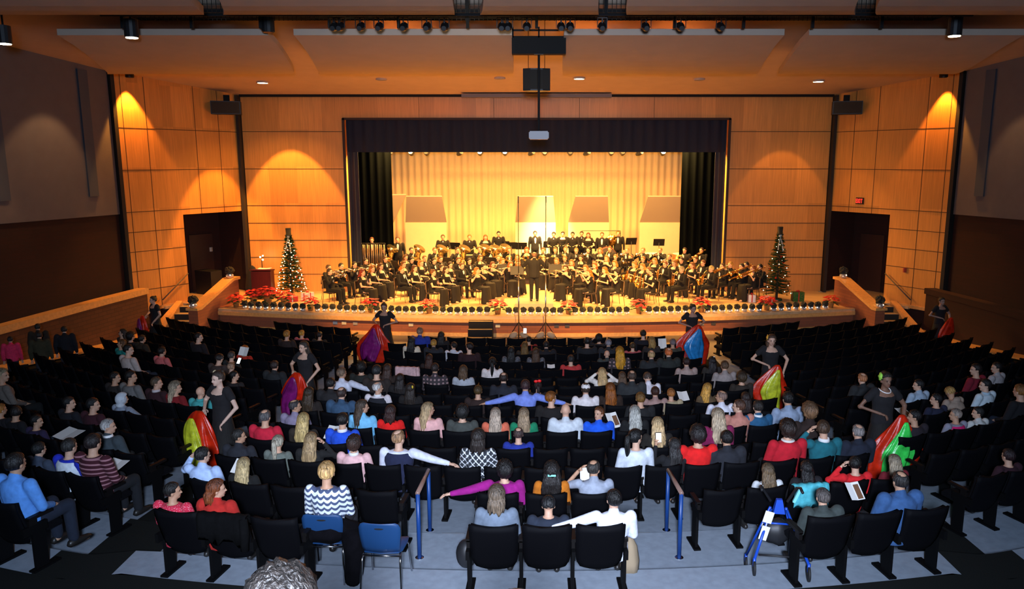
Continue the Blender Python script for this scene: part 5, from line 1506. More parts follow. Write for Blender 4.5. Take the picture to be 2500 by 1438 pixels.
# white-over-blue vest, navy vests, pink vest: body panels over the sleeves
def vest(s, col):
    b = find(s)
    P = [v for kk, v in PR.items() if v['body'] == b.data][0]
    if 'vest' not in P:
        m = MB(); torso(m, P['S'], .026, .96, False); P['vest'] = remesh(m, 'vest', [CLOTH], .018, 2)
    kid('vest', P['vest'], b, col=col)
for s, col, sl in (('white vest over', (.75, .82, .9), '1c30c0'), ('navy vest with white', (.012, .016, .05), 'd8dcec'), ('white haired man in dark vest', (.012, .013, .02), 'e0d8dc'), ('hot pink vest', (.68, .01, .14), '8c8c9c')):
    b = find(s); vest(s, col)
    for ch in KIDS[b.name]:
        if ch.name.startswith('top'): ch.color = (*lin(sl), 1)
attach('bright red hair bow', 'hair_bow', MB().ell((-.05, -.06, .13), (.05, .02, .035)).ell((.03, -.06, .14), (.05, .02, .035)), [mat('red_bow', (.9, .01, .01), .5)], head=True)
attach('teal hair clip', 'hair_clip', MB().box((0, -.135, -.02), (.11, .02, .025)), [mat('teal_clip', (.3, .9, .85), .3)], smooth=False, head=True)
attach('yellow hair clip', 'hair_clip', MB().ell((.06, -.09, .06), (.02, .02, .035)), [mat('yellow_clip', (.7, .5, .03), .4)], head=True)
attach('sparkling clip', 'hair_clip', MB().ell((.03, -.05, .115), (.035, .015, .012)), [mat('clip_white', (.9, .9, .85), .2)], head=True)
attach('red top with pearls', 'necklace', MB().lathe([(.085, .0), (.092, .008), (.085, .016)], 20, (0, -.05, 1.01)), [mat('pearls', (.9, .88, .85), .3)])
# papers and phones in the audience
def sheet(s, label, printed=True, w_=.21, h_=.28, loc=(0, .40, .72), tilt=.9, mt=None, rz=0):
    b = find(s)
    if not b: return
    r = ob('printed_programme' if printed else 'paper_sheet', None, None, world_of(b, loc), b.rotation_euler[2] + rz); tag(r, label, 'programme' if printed else 'paper', 'papers held by the audience')
    M3 = Matrix.Rotation(tilt, 3, 'X')
    m = MB(); vs = []
    for x in (-w_ / 2, 0, w_ / 2):
        for y in (-h_ / 2, h_ / 2): vs.append(M3 @ V((x, y, .02 if x else 0)))
    m.add(vs + [v + V((0, 0, .003)) for v in vs], [(0, 2, 3, 1), (2, 4, 5, 3), (7, 9, 8, 6), (9, 11, 10, 8), (0, 1, 7, 6), (4, 10, 11, 5), (0, 6, 8, 2), (2, 8, 10, 4), (1, 3, 9, 7), (3, 5, 11, 9)])
    o = kid('page', m.mesh('page', mt or PAPER), r)
    if printed:
        m = MB(); vs = [M3 @ V((x, y, (.02 * abs(x) / (w_ / 2)) + .006)) for x, y in ((.01, -.10), (w_ / 2 - .015, -.10), (w_ / 2 - .015, .08), (.01, .08))]
        m.add(vs, [(0, 1, 2, 3)]); kid('picture', m.mesh('picture', [mat('print_brown', (.16, .07, .03), .6)]), r)
    return r
sheet('holding a printed programme', 'folded printed programme held by the long haired blond woman', loc=(.28, .42, .80), tilt=.5)
b_ = find('large sheet of paper'); sheet('large sheet of paper', 'large blank sheet of paper held at far left', False, .42, .30, (.25, .40, .80), .25)
sheet('white vest over', 'sheet of paper held by the person in the white vest', False, .30, .26, (.28, .42, .74), .3)
sheet('denim blue jacket holding', 'programme with a blue picture held by the man in denim', loc=(-.26, .45, .84), tilt=.7, w_=.17, h_=.22)
sheet('in navy holding a printed', 'open programme held by the dark haired person in navy', loc=(-.35, .40, .78), tilt=.4)
sheet('boy in bright blue shirt', 'orange printed programme held out right of the boy in blue', loc=(.32, .46, .86), tilt=.8, rz=.4)
sheet('hand on his cheek', 'white paper under the chin of the man in grey polo', False, .12, .16, (-.10, .22, .98), 1.2)
sheet('dark coat beside', 'x', False) if False else None
sheet('pale blue shirt with hand', 'white paper right of the pale blue shirt', False, .16, .22, (.30, .36, .86), .6)
sheet('left of the bald crowned man', 'folded paper held low in the centre block', False, .14, .10, (.0, .36, .82), .4)
sheet('brick red sweater', 'crumpled paper left of the brick red sweater', False, .18, .12, (-.5, .25, .90), .5)
sheet('cropped hair', 'white paper held right of the man in tan sweater', False, .20, .24, (.42, .42, .94), .5)
sheet('phone in the left block', 'pale paper raised above the glowing phone', False, .26, .2, (.10, .75, 1.15), 1.1)
sheet('light brown bob in', 'white paper right of the light brown bob', False, .22, .26, (.40, .30, 1.0), 1.3)
sheet('slumped in the middle', 'x', False) if False else None
def phone(s, label, loc, tilt=1.3, mt=None):
    b = find(s)
    if not b: return
    r = ob('mobile_phone', None, None, world_of(b, loc), b.rotation_euler[2]); tag(r, label, 'phone')
    M3 = Matrix.Rotation(tilt - PI / 2, 3, 'X')
    kid('phone_body', MB().box((0, .006, 0), (.085, .01, .15), rx=tilt - PI / 2).mesh('phone_body', BLACK), r)
    kid('screen', MB().box((0, -.001, 0), (.075, .004, .13), rx=tilt - PI / 2).mesh('screen', [mt or mat('phone_screen', (.9, .95, 1), .3, emit=(.75, .88, 1), estr=2.2)]), r)
phone('holding up a lit phone', 'lit phone held up by the woman with straight dark hair', (-.16, .34, 1.16), mt=mat('phone_screen_warm', (1, .9, .8), .3, emit=(1, .85, .65), estr=1.6))
phone('filming with a lit phone', 'lit phone held above the heads near the front row', (-.14, .40, 1.36))
phone('holding a glowing phone', 'glowing phone in the left block', (.25, .42, 1.02), 1.0)
# garments lying over seats
def drape_over(b, k, i, col, label, cat, w_=.56, arm=True):
    X = SEATX[(b, k)][i]; p, a = seat_pose(b, k, X)
    m = MB(); rings = []
    prof = [(-.028, .60), (-.032, .72), (-.030, .84), (-.01, .885), (.05, .885), (.10, .83), (.13, .74)]
    n = 14
    for u in range(n + 1):
        x = (u / n - .5) * w_; j = .014 * math.sin(u * 1.9) + .008 * math.sin(u * 3.1)
        drop = .10 * math.sin(u * .9) 
        rings.append([V((x, y + (-abs(j) if y < 0 else abs(j)), z + (drop * .6 if q in (0,) else 0) + j * .4)) for q, (y, z) in enumerate(prof)] + [V((x, y + (.014 if q < 3 else -.002), z - .014)) for q, (y, z) in reversed(list(enumerate(prof)))])
    m.loft(rings)
    if arm: m.tube([(w_ * .46, -.02, .86), (w_ * .5, -.05, .72), (w_ * .48, -.05, .52)], [.045, .05, .04], 8)
    one('draped_garment', m, [mat('draped_' + cat + str(len(MATS)), col, .95, noise=.2, nscale=14, bump=.4, spec=.1)], label, cat, p, a, smooth=True)
def nearest(b, k, px):
    best = None
    for i, X in enumerate(SEATX[(b, k)]):
        p, a = seat_pose(b, k, X); zc = p[1] * .9848 - (p[2] + .85 - 5.7) * .1736
        e = abs(1310 + 1850 * p[0] / zc - px)
        if best is None or e < best[0]: best = (e, i)
    return best[1]
drape_over('C', 4, nearest('C', 4, 1005), (.62, .40, .40), 'pale pink coat draped over an empty seat left of centre', 'coat')
drape_over('C', 13, nearest('C', 13, 1985), (.10, .52, .60), 'crumpled turquoise jacket lying over a seat back', 'jacket', .46, False)
drape_over('C', 14, 1, (.003, .003, .0035), 'black coat draped over the seat of the auburn haired woman', 'coat')
# ------------------------------------------------------------------ band platform and podium
struct('floor_riser', MB().box((-.2, 32.75, .8), (14.6, 3.6, .2)), mat('riser_black', (.05, .03, .015), .6))
one('podium', MB().box((0, 0, .1), (1.3, 1.1, .2)), mat('podium_grey', (.30, .26, .18), .7), 'low grey podium under the conductor', 'podium', (-.08, 25.95, SZ))

# instruments in the coordinates of a seated player (hips at the origin)
def inst_parts(kind):
    """list of (part name, mesh); first is the main body"""
    out = []
    if kind == 'clar':
        m = MB(); m.tube([(0, .115, 1.085), (0, .20, .93), (0, .37, .60)], [.008, .013, .015], 8); out.append(('clarinet_tube', m.mesh('clarinet_tube', mat('ebony', (.02, .015, .012), .25), True)))
        m = MB(); m.tube([(0, .37, .60), (0, .40, .545), (0, .415, .515)], [.016, .022, .036], 10); out.append(('bell', m.mesh('clarinet_bell', MATS['ebony'], True)))
        m = MB()
        for t in (.15, .28, .4, .52, .64, .76, .88):
            y = .13 + .25 * t; z = 1.06 - .47 * t; m.box((0, y - .014, z), (.034, .012, .030))
        m.tube([(.017, .15, 1.0), (.017, .36, .60)], .005, 5); out.append(('keys', m.mesh('clarinet_keys', SILVER)))
    elif kind == 'flute':
        m = MB(); m.tube([(-.10, .125, 1.09), (.54, .19, 1.03)], .012, 8); out.append(('flute_tube', m.mesh('flute_tube', SILVER, True)))
        m = MB()
        for t in range(8): m.box((.06 + t * .05, .15 + t * .005, 1.085 - t * .0045), (.028, .02, .014))
        out.append(('keys', m.mesh('flute_keys', SILVER)))
    elif kind == 'tpt':
        m = MB(); m.tube([(0, .115, 1.09), (0, .50, 1.06)], .010, 8); m.tube([(0, .46, 1.065), (0, .50, 1.03), (0, .46, .985), (0, .22, 1.0), (0, .19, 1.03), (0, .22, 1.055)], .011, 8)
        out.append(('tubing', m.mesh('trumpet_tubing', SILVER, True)))
        m = MB(); m.tube([(0, .22, 1.055), (0, .50, 1.04), (0, .58, 1.035), (0, .63, 1.03)], [.012, .020, .036, .068], 14); out.append(('bell', m.mesh('trumpet_bell', SILVER, True)))
        m = MB()
        for y in (.30, .335, .37): m.tube([(0, y, .95), (0, y, 1.09)], .013, 8)
        out.append(('valves', m.mesh('trumpet_valves', SILVER, True)))
    elif kind == 'tbn':
        m = MB(); m.tube([(.03, .115, 1.09), (.03, .98, .82), (.03, 1.03, .80), (-.05, 1.03, .80), (-.05, .98, .82), (-.05, .20, 1.06)], .012, 8); out.append(('slide', m.mesh('trombone_slide', BRASS, True)))
        m = MB(); m.tube([(-.05, .20, 1.06), (-.05, -.12, 1.16), (-.10, -.17, 1.18), (-.15, -.12, 1.16), (-.15, .25, 1.05), (-.15, .50, .98), (-.15, .60, .95), (-.15, .66, .93)], [.012, .012, .013, .014, .020, .045, .075, .11], 14); out.append(('bell', m.mesh('trombone_bell', BRASS, True)))
    elif kind == 'sax':
        m = MB(); m.tube([(0, .115, 1.08), (0, .20, 1.10), (.03, .27, 1.03), (.09, .28, .80), (.12, .26, .58), (.12, .30, .50), (.12, .37, .50), (.12, .41, .58), (.12, .44, .70), (.12, .47, .78)], [.008, .012, .018, .026, .036, .042, .044, .050, .062, .082], 12); out.append(('sax_body', m.mesh('sax_body', BRASS, True)))
        m = MB()
        for t in range(6): m.lathe([(.020, 0), (.020, .01)], 8, (.07 + .01 * t, .318 - .0 * t, .92 - .06 * t), Matrix.Rotation(-PI / 2, 3, 'X'))
        m.tube([(.10, .32, .95), (.15, .31, .58)], .006, 5); out.append(('keys', m.mesh('sax_keys', BRASS)))
    elif kind == 'tuba':
        m = MB(); m.tube([(0, .12, 1.09), (.04, .24, 1.0), (.16, .30, .85), (.16, .30, .62), (.04, .31, .54), (-.10, .31, .60), (-.12, .30, .85)], [.010, .016, .03, .045, .055, .062, .07], 12); m.tube([(.10, .34, .95), (.10, .36, .66), (.0, .38, .62), (-.04, .37, .8)], .022, 8); out.append(('tubing', m.mesh('tuba_tubing', PALEBRASS, True)))
        m = MB(); m.tube([(-.12, .30, .82), (-.13, .31, 1.02), (-.14, .33, 1.14), (-.15, .36, 1.22), (-.16, .39, 1.26)], [.08, .11, .15, .20, .26], 24); out.append(('bell', m.mesh('tuba_bell', PALEBRASS, True)))
        m = MB()
        for x in (-.02, .02, .06): m.tube([(x, .38, .72), (x, .38, .92)], .018, 8)
        out.append(('valves', m.mesh('tuba_valves', BRASS, True)))
    elif kind == 'horn':
        m = MB(); ring = [(.12 * math.cos(a * PI / 8) + .05, .24, .85 + .12 * math.sin(a * PI / 8)) for a in range(17)]; m.tube(ring, .018, 8); m.tube([(0, .12, 1.08), (-.02, .2, .98), (-.06, .24, .88)], .009, 6)
        ring = [(.08 * math.cos(a * PI / 8) + .05, .26, .85 + .08 * math.sin(a * PI / 8)) for a in range(17)]; m.tube(ring, .012, 8); out.append(('tubing', m.mesh('horn_tubing', BRASS, True)))
        m = MB(); m.tube([(.16, .22, .80), (.20, .12, .74), (.22, .02, .72), (.23, -.05, .72)], [.02, .04, .08, .15], 16); out.append(('bell', m.mesh('horn_bell', BRASS, True)))
    elif kind == 'stick':
        m = MB()
        for s in (-1, 1): m.tube([(s * .19, .30, 1.14), (s * .06, .62, 1.10)], [.008, .006], 6); m.ell((s * .06, .62, 1.10), (.018, .018, .018), 8, 6)
        out.append(('stick', m.mesh('stick', mat('pale_wood', (.6, .45, .25), .5), True)))
    return out
IP = {}
INAME = {'clar': ('clarinet', 'black clarinet'), 'flute': ('flute', 'silver flute'), 'tpt': ('trumpet', 'silver trumpet'), 'tbn': ('trombone', 'brass trombone'), 'sax': ('saxophone', 'brass saxophone'), 'tuba': ('euphonium', 'large brass euphonium, bell up'), 'horn': ('french_horn', 'brass horn'), 'stick': ('mallets', 'pair of pale mallets')}
SF = MB(); SF.ell((0, .088, .86), (.050, .045, .14), 12, 10); SFM = SF.mesh('shirt_front', WHITE, True)
SFS = MB(); SFS.ell((0, .118, 1.27), (.050, .03, .15), 12, 10); SFSM = SFS.mesh('shirt_front_standing', WHITE, True)
def bow(z, y):
    m = MB(); m.ell((-.028, y, z), (.03, .014, .016), 8, 6); m.ell((.028, y, z), (.03, .014, .016), 8, 6); return m.mesh('bow_tie', TUX, True)
BW, BWS = bow(.985, .10), bow(1.425, .115)
def chair_meshes():
    D = {}
    D['seat'] = MB().box((0, .05, .445), (.44, .43, .045)).mesh('chair_seat', mat('chair_dark', (.03, .02, .015), .6))
    D['backrest'] = MB().box((0, -.20, .72), (.40, .03, .30), rx=-.12).mesh('chair_backrest', MATS['chair_dark'])
    D['leg'] = MB().tube([(-.20, -.19, .86), (-.20, -.16, .43), (-.21, -.22, 0)], .011, 6).mesh('chair_leg', mat('chair_frame', (.22, .12, .05), .4), True)
    D['leg2'] = MB().tube([(.20, -.19, .86), (.20, -.16, .43), (.21, -.22, 0)], .011, 6).mesh('chair_leg_b', MATS['chair_frame'], True)
    D['leg3'] = MB().tube([(-.20, .24, .43), (-.21, .27, 0)], .011, 6).mesh('chair_leg_c', MATS['chair_frame'], True)
    D['leg4'] = MB().tube([(.20, .24, .43), (.21, .27, 0)], .011, 6).mesh('chair_leg_d', MATS['chair_frame'], True)
    return D
CHM = chair_meshes()
def stand_meshes():
    D = {}
    m = MB(); m.box((0, 0, 0), (.50, .012, .33), rx=-.45); m.box((0, -.075, -.155), (.50, .06, .012), rx=-.45)
    D['desk'] = m.mesh('stand_desk', BLACK)
    m = MB(); m.tube([(0, .03, -.02), (0, .03, -.72)], .014, 6); D['post'] = m.mesh('stand_post', BLACK, True)
    m = MB()
    for a in range(3): m.tube([(0, .03, -.70), (.24 * math.cos(a * 2.094 + .5), .03 + .24 * math.sin(a * 2.094 + .5), -.93)], .010, 5)
    D['base'] = m.mesh('stand_base', BLACK, True)
    return D
SDM = stand_meshes()
def music_stand(x, y, z, rz, h, label):
    r = empty('music_stand', (x, y, z), rz, label, 'music stand', 'black music stands of the band')
    for nm, me_ in (('desk', SDM['desk']), ('post', SDM['post']), ('base', SDM['base'])):
        o = kid(nm, me_, r, (0, 0, h if nm != 'base' else .935))
    if h > 1.0:
        kid('post_extension', MB().tube([(0, .03, .2), (0, .03, h - .02)], .012, 6).mesh('post_extension', BLACK, True), r)
CON = V((-.06, 26.0, 0))
ROWN = ['front', 'second', 'third', 'fourth', 'fifth', 'rear']
order = sorted(range(len(BAND)), key=lambda i: BAND[i][0])
rank = {}
cnt = {}
for i in order:
    x, y, z, ins, std, fem, hair, hc = BAND[i]
    row = 5 if std else min(4, int((y - 26.0) / 1.2))
    side = 'left' if x < -.3 else 'right'
    cnt.setdefault((row, side), []).append(i)
for (row, side), ids in cnt.items():
    ids.sort(key=lambda i: BAND[i][0])
    for n, i in enumerate(ids): rank[i] = (row, side, n)
HCN = lambda h: ('black' if sum(lin(h)) < .03 else 'dark brown' if sum(lin(h)) < .12 else 'brown' if sum(lin(h)) < .30 else 'red' if False else 'auburn' if lin(h)[0] > 3.2 * lin(h)[1] else 'fair')
for i, (x, y, z, ins, std, fem, hair, hc) in enumerate(BAND):
    row, side, n = rank[i]
    d = V((CON.x - x, CON.y - y, 0))
    ang = math.atan2(-d.x, d.y)
    if std: ang = math.atan2(-(0 - x) * .25, -1.0) + PI * 0; ang = PI + (.12 if x < 0 else -.12)
    else:
        d2 = d.normalized() * 1.0 + V((0, -.25, 0)); ang = math.atan2(-d2.x, d2.y)
    nm = INAME[ins][0].replace('_', ' ') if ins in INAME else 'no instrument'
    who = 'woman in gown' if fem else 'man in tuxedo'
    if ins == 'stick': act = 'at percussion'
    elif ins == 'down': act = 'standing'
    else: act = 'with ' + nm
    lab = '%s %s, %s hair, %s of %s half, %s band row' % (who, act, HCN(hc), ORD[n], side, ROWN[row])
    p = person((x, y, z), ang, ins if ins in POSES else 'down', hair, lin(hc), (.0055, .005, .005), lab, 'gown' if fem else 'tux', 'skirt' if fem and not std else 'trousers', (.006, .0055, .005), bool(fem), bool(std),
               1.0 if not std else (.99 if fem else 1.0), (.70, .42, .26), 'members of the band')
    if not fem:
        kid('shirt_front', SFSM if std else SFM, p); kid('bow_tie', BWS if std else BW, p)
    if ins in INAME:
        if ins not in IP: IP[ins] = inst_parts(ins)
        nm_, lb = INAME[ins]
        r = ob(nm_, None, None, (x, y, z), ang)
        tag(r, '%s of the %s player, %s half, %s row' % (lb, ORD[n], side, ROWN[row]), nm_.replace('_', ' '), 'instruments of the band')
        for pn, me_ in IP[ins]: kid(pn, me_, r)
    if not std and (y < 28.6):
        r = empty('band_chair', (x, y - 0, z), ang, 'dark brown framed chair of the %s player, %s half, %s band row' % (ORD[n], side, ROWN[row]), 'chair', 'chairs of the band')
        for cn, me_ in CHM.items(): kid(''.join(c for c in cn if not c.isdigit()), me_, r)
# music stands seen between the players: (x, y, angle, height, label)
def stage_pt(px, py, z):
    u = (px - 1310) / 1850; v = (py - 719) / 1850; s_ = (z - 5.7) / -(.1736 + .9848 * v)
    return u * s_, (.9848 - v * .1736) * s_
for i, (X, Y, z, rz, h) in enumerate(MSTANDS):
    side = 'left of' if X < 0 else 'right of'
    music_stand(X, Y, z, rz, h, 'black music stand %s the conductor, %s from the left' % (side, ORD[i]))
# conductor
p = person((-.08, 25.95, SZ + .2), 0, 'cond', 'balding', (.20, .10, .05), (.012, .011, .010), 'conductor in black suit seen from behind on the podium', 'coat', 'trousers', (.008, .008, .008), False, True, 1.0, (.66, .38, .24))
p = one('baton', MB().tube([(.30, .30, 1.42), (.36, .62, 1.56)], [.006, .002], 5), WHITE, 'white baton in the raised hand of the conductor', 'baton', (-.08, 25.95, SZ + .2))

# percussion
def drum(name, loc, r, h, label, cat, head, shellm, rx=0):
    e = empty(name, loc, 0, label, cat)
    M3 = Matrix.Rotation(rx, 3, 'X')
    kid('drum_shell', MB().lathe([(r * .75, 0), (r, h * .55), (r, h)] if not rx else [(r, -h / 2), (r, h / 2)], 28, (0, 0, r if rx else 0), M3).mesh('drum_shell', shellm, True), e)
    kid('drum_head', MB().lathe([(r * .98, h + .001), (r * .98, h + .008)] if not rx else [(r * .95, h / 2 + .002), (r * .95, h / 2 + .01)], 28, (0, 0, r if rx else 0), M3).mesh('drum_head', head), e)
    m = MB()
    for a in range(4): m.tube([(r * .8 * math.cos(a * 1.57 + .4), r * .8 * math.sin(a * 1.57 + .4), .2), (r * .95 * math.cos(a * 1.57 + .4), r * .95 * math.sin(a * 1.57 + .4), 0)], .012, 5)
    kid('leg', m.mesh('drum_leg', BLACK), e)
HEADM = mat('drum_skin', (.78, .70, .52), .6); COPPER = mat('copper_kettle', (.45, .20, .09), .3, .8)
drum('timpani', (6.3, 32.4, .9), .46, .86, 'large timpani with pale head at the right rear of the band', 'drum', HEADM, COPPER)
drum('timpani', (5.1, 32.7, .9), .42, .84, 'smaller timpani with pale head left of the large one', 'drum', HEADM, COPPER)
bd = drum('bass_drum', (3.1, 33.1, 1.15), .42, .45, 'upright bass drum with dark head between two standing players', 'drum', mat('dark_drum_head', (.06, .04, .02), .5), mat('drum_red', (.10, .03, .02), .4), PI / 2)
gf = empty('gong_frame', (2.8, 33.9, .9), 0, 'dark tubular frame with a hanging cymbal behind the rear players', 'frame')
kid('frame', MB().tube([(-.75, 0, 0), (-.75, 0, 1.72), (.95, 0, 1.72), (.95, 0, 0)], .018, 8).mesh('gong_frame', BLACK), gf)
kid('cymbal', MB().lathe([(.02, 0), (.26, .02), (.26, .03), (.02, .04)], 24, (.55, 0, 1.3), Matrix.Rotation(PI / 2, 3, 'X')).mesh('cymbal', BRASS, True), gf)
ch = empty('tubular_chimes', (-6.75, 30.55, SZ), 0, 'rack of long chimes in front of the left black curtain', 'chimes')
m = MB(); m.tube([(-.62, 0, 0), (-.62, 0, 1.72), (.62, 0, 1.72), (.62, 0, 0)], .022, 8); m.box((0, 0, .06), (1.3, .5, .05)); kid('frame', m.mesh('chime_frame', BLACK), ch)
for i in range(14): kid('chime_tube', MB().tube([(-.55 + i * .085, (i % 2) * .06, 1.66), (-.55 + i * .085, (i % 2) * .06, .35 + .03 * i)], .026, 8).mesh('chime_tube', mat('chime_metal', (.35, .24, .14), .35, .7), True), ch)
vb = empty('vibraphone', (-2.9, 32.0, .9), 0, 'long keyboard percussion with pale bars at the left rear of the band', 'percussion')
m = MB(); 
for i in range(24): m.box((-.7 + i * .06, 0, .86), (.05, .34 - .006 * i, .02))
kid('bars', m.mesh('bars', mat('vibe_bars', (.6, .48, .28), .35)), vb)
m = MB(); m.box((0, 0, .80), (1.5, .45, .06)); [m.box((x, 0, .4), (.05, .45, .8)) for x in (-.7, .7)]; kid('frame', m.mesh('vibe_frame', BLACK), vb)

# ------------------------------------------------------------------ tall microphone stands in front of the stage
for i, (X, lab) in enumerate(((-.57, 'left of the pair of tall microphone stands in front of the stage'), (.29, 'right of the pair of tall microphone stands in front of the stage'))):
    r = empty('microphone_stand', (X, 23.75, 0), 0, lab, 'microphone stand')
    kid('pole', MB().tube([(0, 0, .05), (0, 0, 2.2)], .020, 8).mesh('mic_pole_lower', CHROME, True), r)
    kid('boom', MB().tube([(0, 0, 2.2), (0, 0, 4.42)], .012, 8).mesh('mic_pole_upper', BLACK, True), r)
    kid('microphone', MB().tube([(0, 0, 4.40), (0, .02, 4.62)], [.014, .018], 8).mesh('microphone', BLACK, True), r)
    m = MB()
    for a in range(3): m.tube([(0, 0, .62), (.42 * math.cos(a * 2.094 + .5), .42 * math.sin(a * 2.094 + .5), .02)], .012, 6); m.tube([(0, 0, .16), (.24 * math.cos(a * 2.094 + .5), .24 * math.sin(a * 2.094 + .5), .28)], .008, 5)
    kid('tripod_base', m.mesh('mic_tripod', BLACK), r)
    sb = ob('sandbag', None, None, (X, 23.62, 0)); tag(sb, 'pale sandbag on the base of the %s microphone stand' % ('left' if i == 0 else 'right'), 'sandbag')
    for s in (-1, 1): kid('bag', MB().ell((s * .17, 0, .22), (.15, .09, .10), 12, 8, Matrix.Rotation(s * .5, 3, 'Y')).mesh('bag', mat('sand_canvas', (.55, .40, .24), .8), True), sb)

# black step unit at the middle of the stage front
r = empty('step_unit', (-1.80, 24.0, 0), 0, 'black portable steps against the middle of the stage front', 'steps')
m = MB()
for i in range(3): m.box((0, (.36 - .2 * (2 - i)) * .5 - .0, .10 + .2 * i), (.78, .62 - .2 * i, .2)) if False else m.box((0, -.30 + .15 * i + .0 , .1 + .2 * i), (.78, .86 - .30 * i, .2))
kid('step', m.mesh('step_unit', DARK), r)
m = MB()
for i in range(3): m.box((0, -.30 + .15 * i - (.86 - .30 * i) / 2 + .06, .2 + .2 * i + .004), (.76, .12, .008))
kid('nosing', m.mesh('step_nosing', mat('step_nosing', (.30, .22, .10), .8)), r)

# ------------------------------------------------------------------ stage decorations
def lights_bowl():
    D = {}
    D['bowl'] = MB().lathe([(.05, 0), (.085, .02), (.095, .06), (.07, .10)], 12).mesh('glass_bowl', GLASSG, True)
    m = MB(); rnd = random.Random(5)
    for i in range(6): a = i * 1.05; m.ell((.075 * math.cos(a), .085 * math.sin(a), .035 + .02 * (i % 3)), (.011, .011, .011), 6, 4)
    D['bulb'] = m
    m = MB(); rnd = random.Random(2)
    m.ell((0, .01, .17), (.105, .10, .095), 14, 10, None, lambda d: 1 + .14 * math.sin(d.x * 13) * math.sin(d.y * 11 + 1) + .12 * math.sin(d.z * 15 + d.x * 9))
    D['tinsel'] = m.mesh('tinsel_ball', SPOTTED, False)
    return D
LBW = lights_bowl()
BULW = LBW['bulb'].mesh('bowl_bulbs', BULB, True); BULC = LBW['bulb'].mesh('bowl_bulbs_cool', BULBC, True)
POIN = [(577, 733, 1), (620, 722, 1.1), (655, 716, 1.3), (695, 722, 1.1), (758, 738, 1), (905, 746, 1), (1048, 748, 1), (1215, 750, 1.05), (1388, 750, .95), (1560, 749, 1.0), (1712, 745, 1.05), (1872, 740, 1.0), (2028, 732, .9)]
PX = []
def lip_pt(px, inset=.28):
    x = (px - 1310) / 1850 * 24.6
    for _ in range(6):
        y = lip(x) + inset; x = (px - 1310) / 1850 * (y * .9848 + 5 * .1736)
    return x, lip(x) + inset
def poinsettia(px, sc_, inset, label):
    x, y = lip_pt(px, inset)
    r = empty('poinsettia', (x, y, SZ), px * .1, label, 'potted flower', 'poinsettias along the stage')
    r.scale = (sc_,) * 3
    rnd = random.Random(int(px))
    kid('pot', MB().lathe([(.06, 0), (.085, .13), (.09, .14), (.075, .14)], 12).mesh('pot', mat('pot_foil', (.35, .16, .05), .4), True), r)
    for nm, mt, zr, n, L, W_ in (('leaf', LEAF, (.12, .24), 16, .15, .05), ('petal', PETAL, (.22, .36), 22, .15, .062)):
        m = MB()
        for i in range(n):
            a = i * 2.4; rad = .14 * math.sqrt((i + .5) / n); z = zr[1] - (zr[1] - zr[0]) * (rad / .14) ** 2
            c_ = V((rad * math.cos(a), rad * math.sin(a), z)); b_ = a + rnd.uniform(-.6, .6); tl = rnd.uniform(-.5, .1)
            d = V((math.cos(b_), math.sin(b_), tl)).normalized(); s2 = V((-math.sin(b_), math.cos(b_), 0)) * W_
            m.add([c_, c_ + d * L * .5 + s2, c_ + d * L, c_ + d * L * .5 - s2, c_ + d * L * .45 + V((0, 0, .018))], [(0, 4, 1), (1, 4, 2), (2, 4, 3), (3, 4, 0), (0, 1, 2, 3)])
        kid(nm, m.mesh(nm, mt), r)
PLAB = ['red poinsettia at the left end of the stage edge', 'red poinsettia left in the cluster before the lectern', 'tallest red poinsettia in the cluster by the left tree', 'red poinsettia right in the cluster by the left tree', 'red poinsettia on the stage edge before the first trumpets', 'red poinsettia on the stage edge behind the red silk dancer', 'red poinsettia on the stage edge left of the flutes', 'red poinsettia on the stage edge just right of the black steps', 'red poinsettia on the stage edge right of the conductor', 'red poinsettia on the stage edge before the saxophones', 'red poinsettia on the stage edge above the blue silk dancer', 'red poinsettia on the stage edge left of the right tree', 'red poinsettia at the right end of the stage edge']
for (px, py, s_), lab in zip(POIN, PLAB):
    poinsettia(px, s_ * 1.35, .30 if s_ < 1.08 or px > 1000 else 1.0, lab)
nb = 0; px = 598
while px < 2050:
    skip = any(abs(px - p[0]) < 13 for p in POIN if not (610 < p[0] < 700))
    if not skip:
        x, y = lip_pt(px, .16 + .03 * math.sin(px))
        right = px > 1120
        r = empty('light_bowl', (x, y, SZ), px * .3, 'black tinsel ball on a glowing glass bowl, %s from the left along the stage edge' % ORD[nb], 'decoration', 'tinsel and light bowls along the stage edge')
        kid('bowl', LBW['bowl'], r); kid('bulb', BULC if px > 1120 else BULW, KIDS[r.name][0]); kid('tinsel_ball', LBW['tinsel'], r)
        nb += 1
    px += 17.3 + 1.8 * math.sin(px * .7)
for s, nm in ((-1, 'left'), (1, 'right')):
    for xx, yy, zz, lab in ((hx, hy - .15, 1.585, 'top'), (lx, ly + .05, .92, 'foot')):
        r = empty('light_bowl', (s * xx, yy, zz), 0, 'black tinsel ball with glowing bowl at the %s of the %s stair wall' % (lab, nm), 'decoration')
        r.scale = (1.5,) * 3
        kid('bowl', LBW['bowl'], r); kid('bulb', BULW, r); kid('tinsel_ball', LBW['tinsel'], r)
